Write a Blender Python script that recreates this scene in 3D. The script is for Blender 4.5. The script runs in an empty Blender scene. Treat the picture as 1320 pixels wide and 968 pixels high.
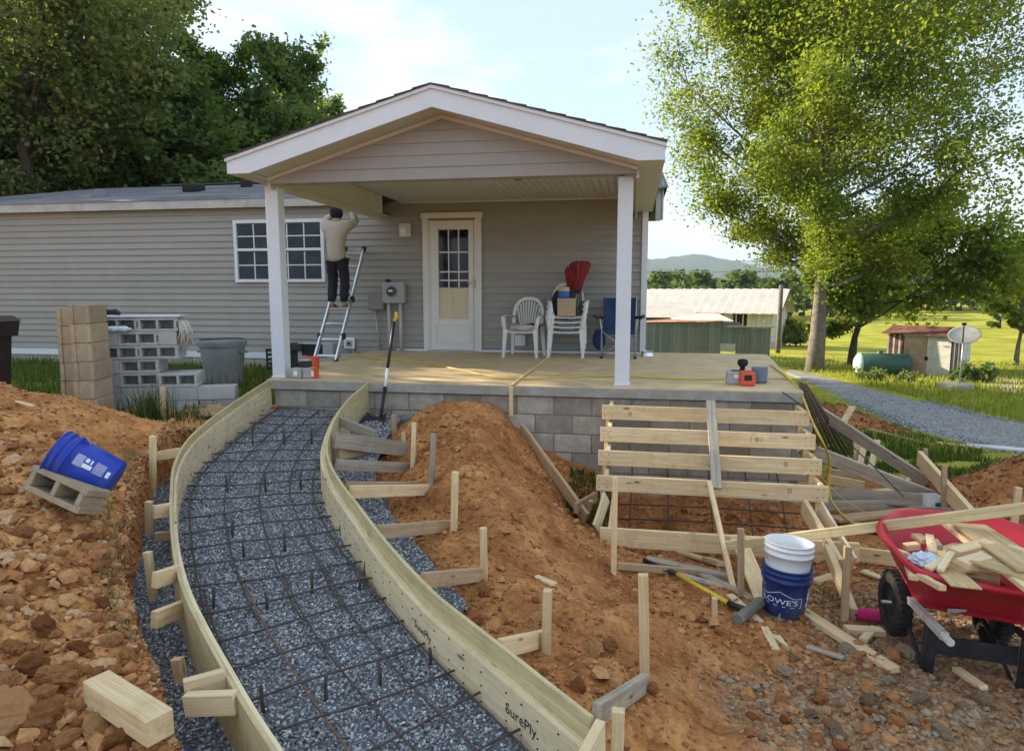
import bpy, math, random
import numpy as np
from mathutils import Vector, Matrix
SC = bpy.context.scene
R = math.radians
random.seed(7); RNG = np.random.default_rng(7)
# ------------------------------------------------------------------ camera
cd = bpy.data.cameras.new('camera'); cam = bpy.data.objects.new('camera', cd); SC.collection.objects.link(cam)
cam.location = (0, 0, 1.0); cam.rotation_euler = (R(83), 0, R(10))
cd.sensor_width = 36; cd.lens = 24; cd.clip_start = .05; cd.clip_end = 20000
SC.camera = cam
# ------------------------------------------------------------------ sky, sun, exposure
SUN_AZ, SUN_EL = R(70), R(21)          # azimuth to the left of +Y, elevation
sdir = Vector((-math.sin(SUN_AZ) * math.cos(SUN_EL), math.cos(SUN_AZ) * math.cos(SUN_EL), math.sin(SUN_EL)))
W = bpy.data.worlds.new('World'); SC.world = W; W.use_nodes = True
nt = W.node_tree; bg = nt.nodes['Background']; bg.inputs[1].default_value = .085
sky = nt.nodes.new('ShaderNodeTexSky'); sky.sky_type = 'NISHITA'; sky.sun_disc = False
sky.sun_elevation = SUN_EL; sky.sun_rotation = -SUN_AZ
sky.air_density = 1.0; sky.dust_density = .8; sky.ozone_density = 1.0
tc = nt.nodes.new('ShaderNodeTexCoord')
mp = nt.nodes.new('ShaderNodeMapping'); mp.inputs['Scale'].default_value = (1.6, 1.6, 4.2); mp.inputs['Location'].default_value = (3.1, .4, .2)
nz = nt.nodes.new('ShaderNodeTexNoise'); nz.inputs['Scale'].default_value = 1.7; nz.inputs['Detail'].default_value = 9; nz.inputs['Roughness'].default_value = .58
rp = nt.nodes.new('ShaderNodeValToRGB'); rp.color_ramp.elements[0].position = .47; rp.color_ramp.elements[1].position = .64
rp.color_ramp.elements[0].color = (0, 0, 0, 1); rp.color_ramp.elements[1].color = (.85, .85, .85, 1)
mx = nt.nodes.new('ShaderNodeMixRGB'); mx.inputs[2].default_value = (5.0, 4.9, 4.75, 1)
veil = nt.nodes.new('ShaderNodeMixRGB'); veil.inputs[0].default_value = .80; veil.inputs[2].default_value = (2.7, 3.42, 4.3, 1)     # thin high haze over the whole sky
nt.links.new(tc.outputs['Generated'], mp.inputs[0]); nt.links.new(mp.outputs[0], nz.inputs[0]); nt.links.new(nz.outputs[0], rp.inputs[0])
nt.links.new(rp.outputs[0], mx.inputs[0]); nt.links.new(sky.outputs[0], veil.inputs[1]); nt.links.new(veil.outputs[0], mx.inputs[1]); nt.links.new(mx.outputs[0], bg.inputs[0])
sl = bpy.data.lights.new('sun', 'SUN'); sl.energy = 5.0; sl.angle = R(.5); sl.color = (1, .86, .66)
so = bpy.data.objects.new('sun', sl); SC.collection.objects.link(so); so.rotation_euler = sdir.to_track_quat('Z', 'Y').to_euler(); so.location = (-20, 20, 30)
SC.view_settings.view_transform = 'Standard'; SC.view_settings.look = 'None'; SC.view_settings.gamma = 1
SC.view_settings.exposure = 1.70
SC.cycles.use_denoising = True
SC.cycles.max_bounces = 7; SC.cycles.transparent_max_bounces = 6; SC.cycles.volume_bounces = 0
# ------------------------------------------------------------------ helpers
_F = np.array([-math.sin(R(10)) * math.cos(R(7)), math.cos(R(10)) * math.cos(R(7)), -math.sin(R(7))])
_R = np.array([math.cos(R(10)), math.sin(R(10)), 0]); _U = np.cross(_R, _F); _C = np.array([0, 0, 1.0])
def ray(x, y): return _F + _R * (x - 660) / 880 - _U * (y - 484) / 880
def az(x, y, z): d = ray(x, y); return Vector(_C + d * (z - 1.0) / d[2])          # photo point on a level plane z
def ay(x, y, v): d = ray(x, y); return Vector(_C + d * v / d[1])                  # photo point on the plane Y = v
def ad(x, y, dep): return Vector(_C + ray(x, y) * dep)                            # photo point at a depth
K = .125
def ZT(Y): return -K * (7.2 - Y)                                                  # top of the ramp at Y
def ap(x, y, off=0):                                                              # photo point on the ramp's inclined plane
    d = ray(x, y); t = (off - K * 7.2 - 1.0) / (d[2] - K * d[1]); return Vector(_C + d * t)

class Hash:
    def __init__(s, seed): s.t = np.random.default_rng(seed).random((256, 256))
    def at(s, x, y):
        xi = np.floor(x).astype(int); yi = np.floor(y).astype(int); fx = x - xi; fy = y - yi
        fx = fx * fx * (3 - 2 * fx); fy = fy * fy * (3 - 2 * fy); t = s.t
        a = t[xi % 256, yi % 256]; b = t[(xi + 1) % 256, yi % 256]; c = t[xi % 256, (yi + 1) % 256]; d = t[(xi + 1) % 256, (yi + 1) % 256]
        return (a * (1 - fx) + b * fx) * (1 - fy) + (c * (1 - fx) + d * fx) * fy - .5
NZ = [Hash(i) for i in range(6)]
def fbm(x, y, f, oct=4, g=.5):
    s = 0; a = 1
    for i in range(oct): s = s + a * NZ[i % 6].at(x * f + 17.3 * i, y * f - 9.1 * i); f *= 2.03; a *= g
    return s

MATS = {}
def newmat(name):
    m = bpy.data.materials.new(name); m.use_nodes = True; n = m.node_tree; b = n.nodes['Principled BSDF']; MATS[name] = m
    return m, n, b
def ramp(n, a, b, p0=.3, p1=.7, more=()):
    r = n.nodes.new('ShaderNodeValToRGB'); e = r.color_ramp.elements
    e[0].position = p0; e[0].color = (*a, 1); e[1].position = p1; e[1].color = (*b, 1)
    for p, c in more: q = e.new(p); q.color = (*c, 1)
    return r
def noise(n, vec, scale, detail=6, rough=.6):
    t = n.nodes.new('ShaderNodeTexNoise'); t.inputs['Scale'].default_value = scale; t.inputs['Detail'].default_value = detail; t.inputs['Roughness'].default_value = rough
    if vec is not None: n.links.new(vec, t.inputs['Vector'])
    return t
def bumpn(n, b, h, st, dist=.01):
    k = n.nodes.new('ShaderNodeBump'); k.inputs['Strength'].default_value = st; k.inputs['Distance'].default_value = dist
    n.links.new(h, k.inputs['Height']); n.links.new(k.outputs[0], b.inputs['Normal']); return k
def hsv_rand(n, col, amt=.25):                                                    # every object a little lighter or darker
    oi = n.nodes.new('ShaderNodeObjectInfo'); mr = n.nodes.new('ShaderNodeMapRange')
    mr.inputs['To Min'].default_value = 1 - amt; mr.inputs['To Max'].default_value = 1 + amt
    n.links.new(oi.outputs['Random'], mr.inputs['Value'])
    hv = n.nodes.new('ShaderNodeHueSaturation'); n.links.new(mr.outputs[0], hv.inputs['Value']); n.links.new(col, hv.inputs['Color']); return hv.outputs[0]
def plain(name, c, rough=.6, var=.12, scale=6, bump=.1, bscale=60, metal=0, rnd=0, dirt=0, dirtcol=(.25, .15, .08), spec=.4):
    m, n, b = newmat(name); t = n.nodes.new('ShaderNodeTexCoord'); v = t.outputs['Object']
    z = noise(n, v, scale, 6, .65); c = np.array(c)
    r = ramp(n, np.clip(c * (1 - var), 0, 1), np.clip(c * (1 + var), 0, 1)); n.links.new(z.outputs[0], r.inputs[0]); col = r.outputs[0]
    if dirt:
        z3 = noise(n, v, scale * .6 + 2, 9, .72); r3 = ramp(n, (0, 0, 0), (dirt,) * 3, .48, .68); n.links.new(z3.outputs[0], r3.inputs[0])
        q = n.nodes.new('ShaderNodeMixRGB'); q.inputs[2].default_value = (*dirtcol, 1); n.links.new(r3.outputs[0], q.inputs[0]); n.links.new(col, q.inputs[1]); col = q.outputs[0]
    if rnd: col = hsv_rand(n, col, rnd)
    n.links.new(col, b.inputs['Base Color']); b.inputs['Roughness'].default_value = rough; b.inputs['Metallic'].default_value = metal
    b.inputs['Specular IOR Level'].default_value = spec
    if bump: z2 = noise(n, v, bscale, 4); bumpn(n, b, z2.outputs[0], bump)
    return m
def wood(name, c1, c2, knot=(.12, .06, .03), stain=.3, staincol=(.30, .17, .09), rnd=.13):
    m, n, b = newmat(name); a = n.nodes.new('ShaderNodeAttribute'); a.attribute_name = 'gco'; v = a.outputs['Vector']
    def mapped(s):
        k = n.nodes.new('ShaderNodeMapping'); k.inputs['Scale'].default_value = s; n.links.new(v, k.inputs[0]); return k.outputs[0]
    z = noise(n, mapped((1.2, 26, 26)), 1.6, 5, .6); r = ramp(n, c1, c2, .35, .66); n.links.new(z.outputs[0], r.inputs[0])
    z2 = noise(n, mapped((3, 160, 160)), 1.2, 3, .6)
    q = n.nodes.new('ShaderNodeMixRGB'); q.blend_type = 'MULTIPLY'; q.inputs[0].default_value = .45; r2 = ramp(n, (.55, .5, .45), (1, 1, 1), .3, .6)
    n.links.new(z2.outputs[0], r2.inputs[0]); n.links.new(r.outputs[0], q.inputs[1]); n.links.new(r2.outputs[0], q.inputs[2])
    vo = n.nodes.new('ShaderNodeTexVoronoi'); vo.inputs['Scale'].default_value = 1; n.links.new(mapped((2.6, 9, 9)), vo.inputs[0])
    r3 = ramp(n, (1, 1, 1), (0, 0, 0), .035, .12); n.links.new(vo.outputs['Distance'], r3.inputs[0])
    q2 = n.nodes.new('ShaderNodeMixRGB'); q2.inputs[2].default_value = (*knot, 1); n.links.new(r3.outputs[0], q2.inputs[0]); n.links.new(q.outputs[0], q2.inputs[1])
    z4 = noise(n, mapped((3, 3, 3)), 2.5, 8, .7); r4 = ramp(n, (0, 0, 0), (stain,) * 3, .5, .7); n.links.new(z4.outputs[0], r4.inputs[0])
    q3 = n.nodes.new('ShaderNodeMixRGB'); q3.inputs[2].default_value = (*staincol, 1); n.links.new(r4.outputs[0], q3.inputs[0]); n.links.new(q2.outputs[0], q3.inputs[1])
    n.links.new(hsv_rand(n, q3.outputs[0], rnd), b.inputs['Base Color']); b.inputs['Roughness'].default_value = .8; b.inputs['Specular IOR Level'].default_value = .25
    bumpn(n, b, z2.outputs[0], .25, .004); return m
def varied(name, stops, rough=.9, scale=30, bump=.4, amt=.35, trans=0):            # colour from the point attribute 'col' (one value per stone or leaf)
    m, n, b = newmat(name); a = n.nodes.new('ShaderNodeAttribute'); a.attribute_name = 'col'
    r = ramp(n, stops[0][1], stops[-1][1], stops[0][0], stops[-1][0], stops[1:-1]); n.links.new(a.outputs['Fac'], r.inputs[0]); col = r.outputs[0]
    if bump:
        t = n.nodes.new('ShaderNodeTexCoord'); z = noise(n, t.outputs['Object'], scale, 5, .7)
        q = n.nodes.new('ShaderNodeMixRGB'); q.blend_type = 'MULTIPLY'; q.inputs[0].default_value = amt; r2 = ramp(n, (.35, .35, .35), (1.3, 1.3, 1.3), .3, .7)
        n.links.new(z.outputs[0], r2.inputs[0]); n.links.new(col, q.inputs[1]); n.links.new(r2.outputs[0], q.inputs[2]); col = q.outputs[0]
        bumpn(n, b, z.outputs[0], bump, .01)
    n.links.new(col, b.inputs['Base Color']); b.inputs['Roughness'].default_value = rough; b.inputs['Specular IOR Level'].default_value = .25
    if trans:
        tl = n.nodes.new('ShaderNodeBsdfTranslucent'); hv = n.nodes.new('ShaderNodeHueSaturation'); hv.inputs['Value'].default_value = 1.7; hv.inputs['Hue'].default_value = .485; hv.inputs['Saturation'].default_value = 1.1
        n.links.new(col, hv.inputs['Color']); n.links.new(hv.outputs[0], tl.inputs[0]); ms = n.nodes.new('ShaderNodeMixShader'); ms.inputs[0].default_value = trans
        n.links.new(b.outputs[0], ms.inputs[1]); n.links.new(tl.outputs[0], ms.inputs[2]); n.links.new(ms.outputs[0], n.nodes['Material Output'].inputs['Surface'])
    return m
def glass(name, c=(.02, .025, .03)):  # colour noise paints in faint reflections and curtains
    m, n, b = newmat(name); t = n.nodes.new('ShaderNodeTexCoord'); z = noise(n, t.outputs['Object'], 2.2, 5, .6); r = ramp(n, c, (c[0] * 3 + .012, c[1] * 3 + .012, c[2] * 3 + .012), .45, .7); n.links.new(z.outputs[0], r.inputs[0]); n.links.new(hsv_rand(n, r.outputs[0], .5), b.inputs['Base Color']); b.inputs['Roughness'].default_value = .05; b.inputs['Specular IOR Level'].default_value = .3; return m

def tag(o, label=None, cat=None, group=None, kind=None):
    if label: o['label'] = label
    if cat: o['category'] = cat
    if group: o['group'] = group
    if kind: o['kind'] = kind
    return o
def thing(name, label, cat, loc=(0, 0, 0), group=None):
    o = bpy.data.objects.new(name, None); SC.collection.objects.link(o); o.location = loc; o.empty_display_size = .1; return tag(o, label, cat, group)
def wloc(o):
    v = Vector(o.location); p = o.parent
    while p: v += p.location; p = p.parent
    return v
def link(name, me, mat, parent=None, M=None, world=True):
    if mat and not me.materials: me.materials.append(mat if not isinstance(mat, str) else MATS[mat])
    o = bpy.data.objects.new(name, me); SC.collection.objects.link(o)
    if M is not None: o.matrix_local = M
    if parent:
        o.parent = parent
        if world: o.location = Vector(o.location) - wloc(parent)
    return o
class MB:
    def __init__(s): s.v = []; s.f = []; s.g = []; s.sm = []
    def add(s, vs, fs, g=None, smooth=False):
        k = len(s.v); s.v += [tuple(p) for p in vs]; s.f += [tuple(i + k for i in q) for q in fs]; s.sm += [smooth] * len(fs)
        s.g += [tuple(p) for p in (g if g is not None else vs)]; return s
    def box(s, c, d, M=None, ch=0):                                              # centre, size; ch = chamfer
        x, y, z = d[0] / 2, d[1] / 2, d[2] / 2
        if not ch:
            vs = [(i * x, j * y, k * z) for i in (-1, 1) for j in (-1, 1) for k in (-1, 1)]
            fs = [(0, 1, 3, 2), (4, 6, 7, 5), (0, 4, 5, 1), (2, 3, 7, 6), (0, 2, 6, 4), (1, 5, 7, 3)]
        else:
            vs = []; idx = {}
            for i in (-1, 1):
                for j in (-1, 1):
                    for k in (-1, 1):
                        for ax in range(3):
                            p = [i * (x - ch), j * (y - ch), k * (z - ch)]; p[ax] = (i * x, j * y, k * z)[ax]; idx[(i, j, k, ax)] = len(vs); vs.append(tuple(p))
            fs = []
            for ax in range(3):
                o1, o2 = [(1, 2), (2, 0), (0, 1)][ax]
                for sg in (-1, 1):
                    q = []
                    for a, b in ((-1, -1), (1, -1), (1, 1), (-1, 1)):
                        t = [0, 0, 0]; t[ax] = sg; t[o1] = a; t[o2] = b; q.append(idx[(*t, ax)])
                    fs.append(tuple(q if sg > 0 else q[::-1]))
                for a in (-1, 1):
                    for b in (-1, 1):
                        q = []
                        for e, axx in ((-1, o1), (1, o1), (1, o2), (-1, o2)):
                            t = [0, 0, 0]; t[ax] = e; t[o1] = a; t[o2] = b; q.append(idx[(*t, axx)])
                        fs.append(tuple(q if a * b < 0 else q[::-1]))
            for i in (-1, 1):
                for j in (-1, 1):
                    for k in (-1, 1):
                        q = [idx[(i, j, k, a)] for a in range(3)]; fs.append(tuple(q if i * j * k > 0 else q[::-1]))
        g = vs
        if M is not None: vs = [tuple(M @ Vector(p)) for p in vs]
        return s.add([(p[0] + c[0], p[1] + c[1], p[2] + c[2]) for p in vs], fs, g)
    def tube(s, pts, r, n=8, cap=True, smooth=True):                              # swept tube, r number or list
        pts = [Vector(p) for p in pts]; N = len(pts); rr = r if hasattr(r, '__len__') else [r] * N; vs = []; gs = []; L = 0
        up = None
        for i, p in enumerate(pts):
            t = (pts[min(i + 1, N - 1)] - pts[max(i - 1, 0)]).normalized()
            if up is None: up = Vector((0, 0, 1)) if abs(t.z) < .9 else Vector((1, 0, 0))
            a = t.cross(up).normalized(); b = a.cross(t).normalized(); up = b
            if i: L += (p - pts[i - 1]).length
            for k in range(n):
                w = 2 * math.pi * k / n; vs.append(p + (a * math.cos(w) + b * math.sin(w)) * rr[i]); gs.append((L, math.cos(w) * rr[i], math.sin(w) * rr[i]))
        fs = [(i * n + k, i * n + (k + 1) % n, (i + 1) * n + (k + 1) % n, (i + 1) * n + k) for i in range(N - 1) for k in range(n)]
        s.add(vs, fs, gs, smooth)
        if cap: 
            k0 = len(s.v) - N * n; s.f += [tuple(range(k0 + n - 1, k0 - 1, -1)), tuple(range(k0 + (N - 1) * n, k0 + N * n))]; s.sm += [False, False]
        return s
    def lathe(s, prof, n=24, M=None, smooth=True):                                 # profile (r, z), closed open-ended
        vs = [(r * math.cos(2 * math.pi * k / n), r * math.sin(2 * math.pi * k / n), z) for r, z in prof for k in range(n)]
        fs = [(i * n + k, i * n + (k + 1) % n, (i + 1) * n + (k + 1) % n, (i + 1) * n + k) for i in range(len(prof) - 1) for k in range(n)]
        if M is not None: vs = [tuple(M @ Vector(p)) for p in vs]
        return s.add(vs, fs, None, smooth)
    def prism(s, poly, d, M=None):                                                 # polygon in XZ, extruded along +Y by d
        n = len(poly); vs = [(x, 0, z) for x, z in poly] + [(x, d, z) for x, z in poly]
        fs = [tuple(range(n)), tuple(range(2 * n - 1, n - 1, -1))] + [(i, i + n, (i + 1) % n + n, (i + 1) % n) for i in range(n)]
        if M is not None: vs = [tuple(M @ Vector(p)) for p in vs]
        return s.add(vs, fs)
    def mesh(s, name, off=(0, 0, 0)):
        me = bpy.data.meshes.new(name); me.from_pydata([(a - off[0], b - off[1], c - off[2]) for a, b, c in s.v], [], s.f)
        at = me.attributes.new('gco', 'FLOAT_VECTOR', 'POINT'); at.data.foreach_set('vector', np.array(s.g, dtype=np.float32).ravel())
        me.polygons.foreach_set('use_smooth', s.sm); me.update(); return me
    def build(s, name, mat, parent=None, local=False):                             # vertices in world space unless local
        off = wloc(parent) if parent and not local else (0, 0, 0)
        o = link(name, s.mesh(name, off), mat, None); o.parent = parent
        if parent and not local and parent.rotation_euler.to_matrix() != Matrix.Identity(3):         # a turned parent: undo its turn
            o.matrix_parent_inverse = parent.matrix_basis.to_3x3().to_4x4().inverted()
        return o
def npmesh(name, V, Fq, mat, parent=None, col=None, smooth=False):                  # arrays -> one mesh; col = one value per vertex
    me = bpy.data.meshes.new(name); V = np.asarray(V, np.float32); Fq = np.asarray(Fq, np.int32); k = Fq.shape[1]
    me.vertices.add(len(V)); me.vertices.foreach_set('co', V.ravel()); me.loops.add(Fq.size); me.loops.foreach_set('vertex_index', Fq.ravel())
    me.polygons.add(len(Fq)); me.polygons.foreach_set('loop_start', np.arange(len(Fq), dtype=np.int32) * k); me.polygons.foreach_set('loop_total', np.full(len(Fq), k, np.int32))
    me.polygons.foreach_set('use_smooth', np.full(len(Fq), smooth))
    if col is not None:
        col = np.asarray(col, np.float32)
        if col.ndim == 1: a = me.attributes.new('col', 'FLOAT', 'POINT'); a.data.foreach_set('value', col)
        else: a = me.attributes.new('col', 'FLOAT_COLOR', 'POINT'); a.data.foreach_set('color', col.ravel())
    me.update(calc_edges=True); return link(name, me, mat, parent, world=False)
def board(p0, p1, w, h, mat, name='board', parent=None, up=(0, 0, 1), ch=.003, point=0):
    """timber from p0 to p1 (centre line), w across, h along 'up'; local x runs along the grain"""
    p0 = Vector(p0); p1 = Vector(p1); L = (p1 - p0).length; x = (p1 - p0).normalized(); u = Vector(up)
    if abs(x.dot(u)) > .97: u = Vector((0, 1, 0))
    y = u.cross(x).normalized(); z = x.cross(y); M = Matrix((x, y, z)).transposed().to_4x4(); M.translation = (p0 + p1) / 2
    m = MB().box((0, 0, 0), (L, w, h), None, min(ch, w / 4, h / 4))
    if point:                                                                     # sharpened end at p1
        m.v = [(a if a < L / 2 - .02 else a, b, c) for a, b, c in m.v]
        m = MB(); q = [(-L / 2, -w / 2), (L / 2 - point, -w / 2), (L / 2, 0), (L / 2 - point, w / 2), (-L / 2, w / 2)]
        m.add([(a, b, c) for c in (-h / 2, h / 2) for a, b in q], [(4, 3, 2, 1, 0), (5, 6, 7, 8, 9)] + [(i, (i + 1) % 5, (i + 1) % 5 + 5, i + 5) for i in range(5)])
    o = random.uniform(0, 50); m.g = [(a + o, b + o * .37, c + o * .11) for a, b, c in m.g]
    return link(name, m.mesh(name), mat, parent, M)
def copy_tree(o, parent=None):
    c = o.copy(); SC.collection.objects.link(c); c.parent = parent
    for ch in [q for q in o.children]: copy_tree(ch, c)
    return c

# ------------------------------------------------------------------ materials
wood('pine', (.74, .53, .28), (.86, .68, .42)); wood('pine_new', (.78, .59, .34), (.88, .72, .47), stain=.15)
wood('weathered', (.34, .285, .22), (.50, .43, .345), stain=.4, staincol=(.22, .14, .09)); wood('treated', (.54, .45, .24), (.70, .59, .34), stain=.4)
wood('plywood', (.74, .60, .37), (.86, .72, .48), stain=.3, rnd=.05); wood('osb', (.52, .36, .17), (.72, .55, .30), stain=.3)
wood('brownwood', (.46, .31, .18), (.58, .42, .26), stain=.4)
plain('siding', (.315, .30, .272), .55, .05, 1.2, .06, 140, rnd=.05, dirt=.2, dirtcol=(.22, .205, .18)); plain('siding_gable', (.33, .305, .29), .5, .05, 1.5, .05, 140, rnd=.04)
plain('white_vinyl', (.68, .70, .75), .45, .04, 2, .03, 80, dirt=.14, dirtcol=(.42, .40, .36)); plain('trim_white', (.70, .69, .66), .5, .08, 5, .1, 60, dirt=.25, dirtcol=(.45, .40, .33))
plain('tan_vinyl', (.58, .545, .475), .5, .05, 3, .05, 80); plain('fascia_old', (.44, .44, .42), .6, .15, 3, .1, 60, dirt=.5, dirtcol=(.25, .24, .22))
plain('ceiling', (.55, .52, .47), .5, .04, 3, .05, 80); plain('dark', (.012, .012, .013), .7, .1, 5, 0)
plain('concrete', (.62, .47, .27), .85, .16, 2.2, .35, 90, dirt=.5, dirtcol=(.36, .28, .17)); plain('concrete_edge', (.34, .32, .285), .9, .2, 6, .5, 60, dirt=.4, dirtcol=(.22, .17, .12))
plain('block', (.37, .34, .29), .95, .25, 9, .7, 120, rnd=.25, dirt=.6, dirtcol=(.36, .27, .17)); plain('block_grey', (.42, .42, .41), .95, .14, 9, .6, 120, rnd=.14, dirt=.2, dirtcol=(.3, .28, .25))
plain('block_brown', (.40, .31, .21), .95, .2, 9, .6, 120, rnd=.16, dirt=.4, dirtcol=(.30, .20, .12)); plain('mortar', (.23, .215, .19), .95, .2, 20, .4, 90)
plain('rebar', (.105, .085, .075), .75, .45, 25, .5, 200, metal=.3); plain('rebar_rust', (.20, .12, .08), .85, .4, 25, .5, 200)
def shingle_mat(name, c):
    m, n, b = newmat(name); t = n.nodes.new('ShaderNodeTexCoord'); z = noise(n, t.outputs['Object'], 140, 3, .8); z2 = noise(n, t.outputs['Object'], 2.5, 5, .6)
    q = n.nodes.new('ShaderNodeMath'); q.operation = 'MULTIPLY_ADD'; q.inputs[1].default_value = .6; n.links.new(z2.outputs[0], q.inputs[0]); n.links.new(z.outputs[0], q.inputs[2])
    c = np.array(c); r = ramp(n, c * .55, c * 1.5, .5, 1.1); n.links.new(q.outputs[0], r.inputs[0]); n.links.new(hsv_rand(n, r.outputs[0], .22), b.inputs['Base Color']); b.inputs['Roughness'].default_value = .95
    bumpn(n, b, z.outputs[0], .5, .004)
shingle_mat('shingle', (.165, .17, .185)); shingle_mat('shingle_dark', (.055, .05, .048))
glass('pane', (.006, .009, .014)); glass('pane_pale', (.05, .06, .06))  # dark window glass, and a paler glass for the meter dial
# ------------------------------------------------------------------ the ramp's two edges
def smooth(P, it=3):
    P = [np.array(p[:2]) for p in P]
    for _ in range(it):
        q = [P[0]]
        for a, b in zip(P[:-1], P[1:]): q += [a * .75 + b * .25, a * .25 + b * .75]
        q.append(P[-1]); P = q
    return np.array(P)
def resample(P, n):
    d = np.r_[0, np.cumsum(np.linalg.norm(np.diff(P, axis=0), axis=1))]; s = np.linspace(0, d[-1], n)
    return np.c_[np.interp(s, d, P[:, 0]), np.interp(s, d, P[:, 1])], s
LPX = [(351, 487), (319, 506), (289, 526), (262, 546), (239, 567), (226, 589), (220, 609), (219, 631), (218, 653), (219, 681), (221, 700), (224, 722), (235, 764), (260, 816), (285, 860), (304, 895), (328, 935), (350, 968)]
RPX = [(477, 492), (453, 511), (437, 531), (427, 553), (421, 575), (426, 597), (440, 621), (464, 651), (493, 690), (526, 727), (560, 762), (591, 787), (645, 828), (703, 874), (765, 922)]
Lw = [ap(*p) for p in LPX]; Rw = [ap(*p) for p in RPX]; Lw[0].y = 7.15; Rw[0].y = 7.15
dl = (Lw[-1] - Lw[-3]).normalized(); Lw += [Lw[-1] + dl * .5, Lw[-1] + dl * 1.1]
LC, LS = resample(smooth(Lw), 90); RC, RS = resample(smooth(Rw), 80)
dr = RC[-1] - RC[-4]; dr = dr / np.linalg.norm(dr); RX = np.r_[RC, [RC[-1] + dr * .8], [RC[-1] + dr * 1.6]]
def XL(Y): return np.interp(Y, LC[::-1, 1], LC[::-1, 0])
def XR(Y): return np.interp(Y, RX[::-1, 1], RX[::-1, 0])
def slopeL(Y): return (XL(Y + .05) - XL(Y - .05)) / .1
def slopeR(Y): return (XR(Y + .05) - XR(Y - .05)) / .1
def GD(Y): return ZT(Y) - np.interp(Y, [2, 7], [.30, .355])                          # gravel bed inside the forms
# ------------------------------------------------------------------ terrain height
CP = [(-5.2, 4.75, .24), (-6.6, 4.8, .32), (-4.4, 4.7, .0), (-4.0, 5.4, -.18), (-4.9, 6.3, -.3), (-4.35, 6.3, -.32), (-5.8, 6.2, -.26), (-6.8, 6.4, -.25), (-5.2, 5.7, -.1), (-8, 8, -.3), (-5, 9, -.32), (-4.6, 7.4, -.34), (-12, 9, -.3), (-7, 11, -.32), (-10, 5, .1),
      (-3.5, 3.6, -.24), (-3.9, 3.9, -.12), (-3.6, 4.6, -.26), (-5, 3.2, -.05), (-4, 2.5, -.35), (-6.5, 3, .05), (-3, 1, -.6), (-6, 1, -.3), (-.3, .8, -.75), (-9, 2, 0)]
CP += [tuple(az(*p)) for p in [(100, 750, -.42), (60, 850, -.52), (170, 905, -.6), (40, 950, -.6), (150, 820, -.55)]]
for Yv, zv in ((5.6, -.3), (5, -.33), (4.4, -.37), (3.9, -.42), (3.4, -.5), (2.9, -.57), (2.5, -.62), (2.1, -.68), (1.6, -.72)):
    CP.append((float(XL(Yv)) - .25 * math.hypot(1, float(slopeL(Yv))), Yv, zv))
CP += [tuple(ay(*p)) for p in [(545, 534, 7.0), (590, 520, 7.0), (640, 522, 7.0), (515, 565, 7.05), (690, 578, 7.05), (730, 605, 6.95), (765, 612, 6.9)]]
CP += [tuple(az(*p)) for p in [(600, 600, -.42), (560, 580, -.42), (640, 660, -.62), (670, 620, -.62), (700, 720, -.85), (780, 780, -1.0), (830, 860, -1.0), (900, 830, -1.1), (880, 930, -.98), (960, 940, -1.12),
      (525, 600, -.6), (545, 650, -.72), (505, 720, -.8), (560, 720, -.78), (600, 780, -.82), (660, 770, -.8), (650, 835, -.78), (740, 885, -.78), (800, 930, -.82), (830, 962, -.84),
      (750, 672, -1.18), (700, 610, -.82), (765, 615, -1.36), (730, 650, -1.05), (830, 745, -1.15), (900, 725, -1.2), (1000, 850, -1.2), (1150, 700, -1.2), (1250, 900, -1.2), (1310, 960, -1.2), (1150, 600, -1.2), (1100, 545, -1.27), (960, 780, -1.19)]]
CP += [(.7, 7.0, -1.1), (.1, 7.0, -1.2), (1.4, 7.0, -1.15), (.7, 6.55, -1.35), (.0, 6.5, -1.35), (1.5, 6.5, -1.3), (.3, 6.15, -1.42), (1.1, 6.15, -1.42), (2.3, 7.5, -1.25), (2.5, 10, -1.3), (5, 5, -1.2), (8, 4, -1.2), (6, 8, -1.22), (4, 1, -1.2), (1.5, 1.5, -1.15), (1.2, 9, -1.3), (8, 9, -1.25), (9, 12, -1.34), (3, 13, -1.38)]
CP = np.array(CP); _c = .25
_A = np.sqrt(((CP[:, None, :2] - CP[None, :, :2]) ** 2).sum(2) + _c * _c); _n = len(CP)
_S = np.zeros((_n + 3, _n + 3)); _S[:_n, :_n] = _A + np.eye(_n) * -.02; _S[:_n, _n:] = np.c_[np.ones(_n), CP[:, :2]]; _S[_n:, :_n] = _S[:_n, _n:].T
_w = np.linalg.solve(_S, np.r_[CP[:, 2], 0, 0, 0])
def rbf(x, y):
    s = np.zeros(np.shape(x)) + _w[_n] + _w[_n + 1] * x + _w[_n + 2] * y
    for i in range(_n): s += _w[i] * np.sqrt((x - CP[i, 0]) ** 2 + (y - CP[i, 1]) ** 2 + _c * _c)
    return s
def sst(a, b, x): t = np.clip((x - a) / (b - a), 0, 1); return t * t * (3 - 2 * t)
def zfar(x, y):
    right = -1.2 - .035 * np.clip(y - 8, 0, 37) + .012 * np.clip(y - 60, 0, 400) * sst(20, 60, x); left = np.full(np.shape(x), -.32)
    t = sst(-5, 2.2, x); return left * (1 - t) + right * t
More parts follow.
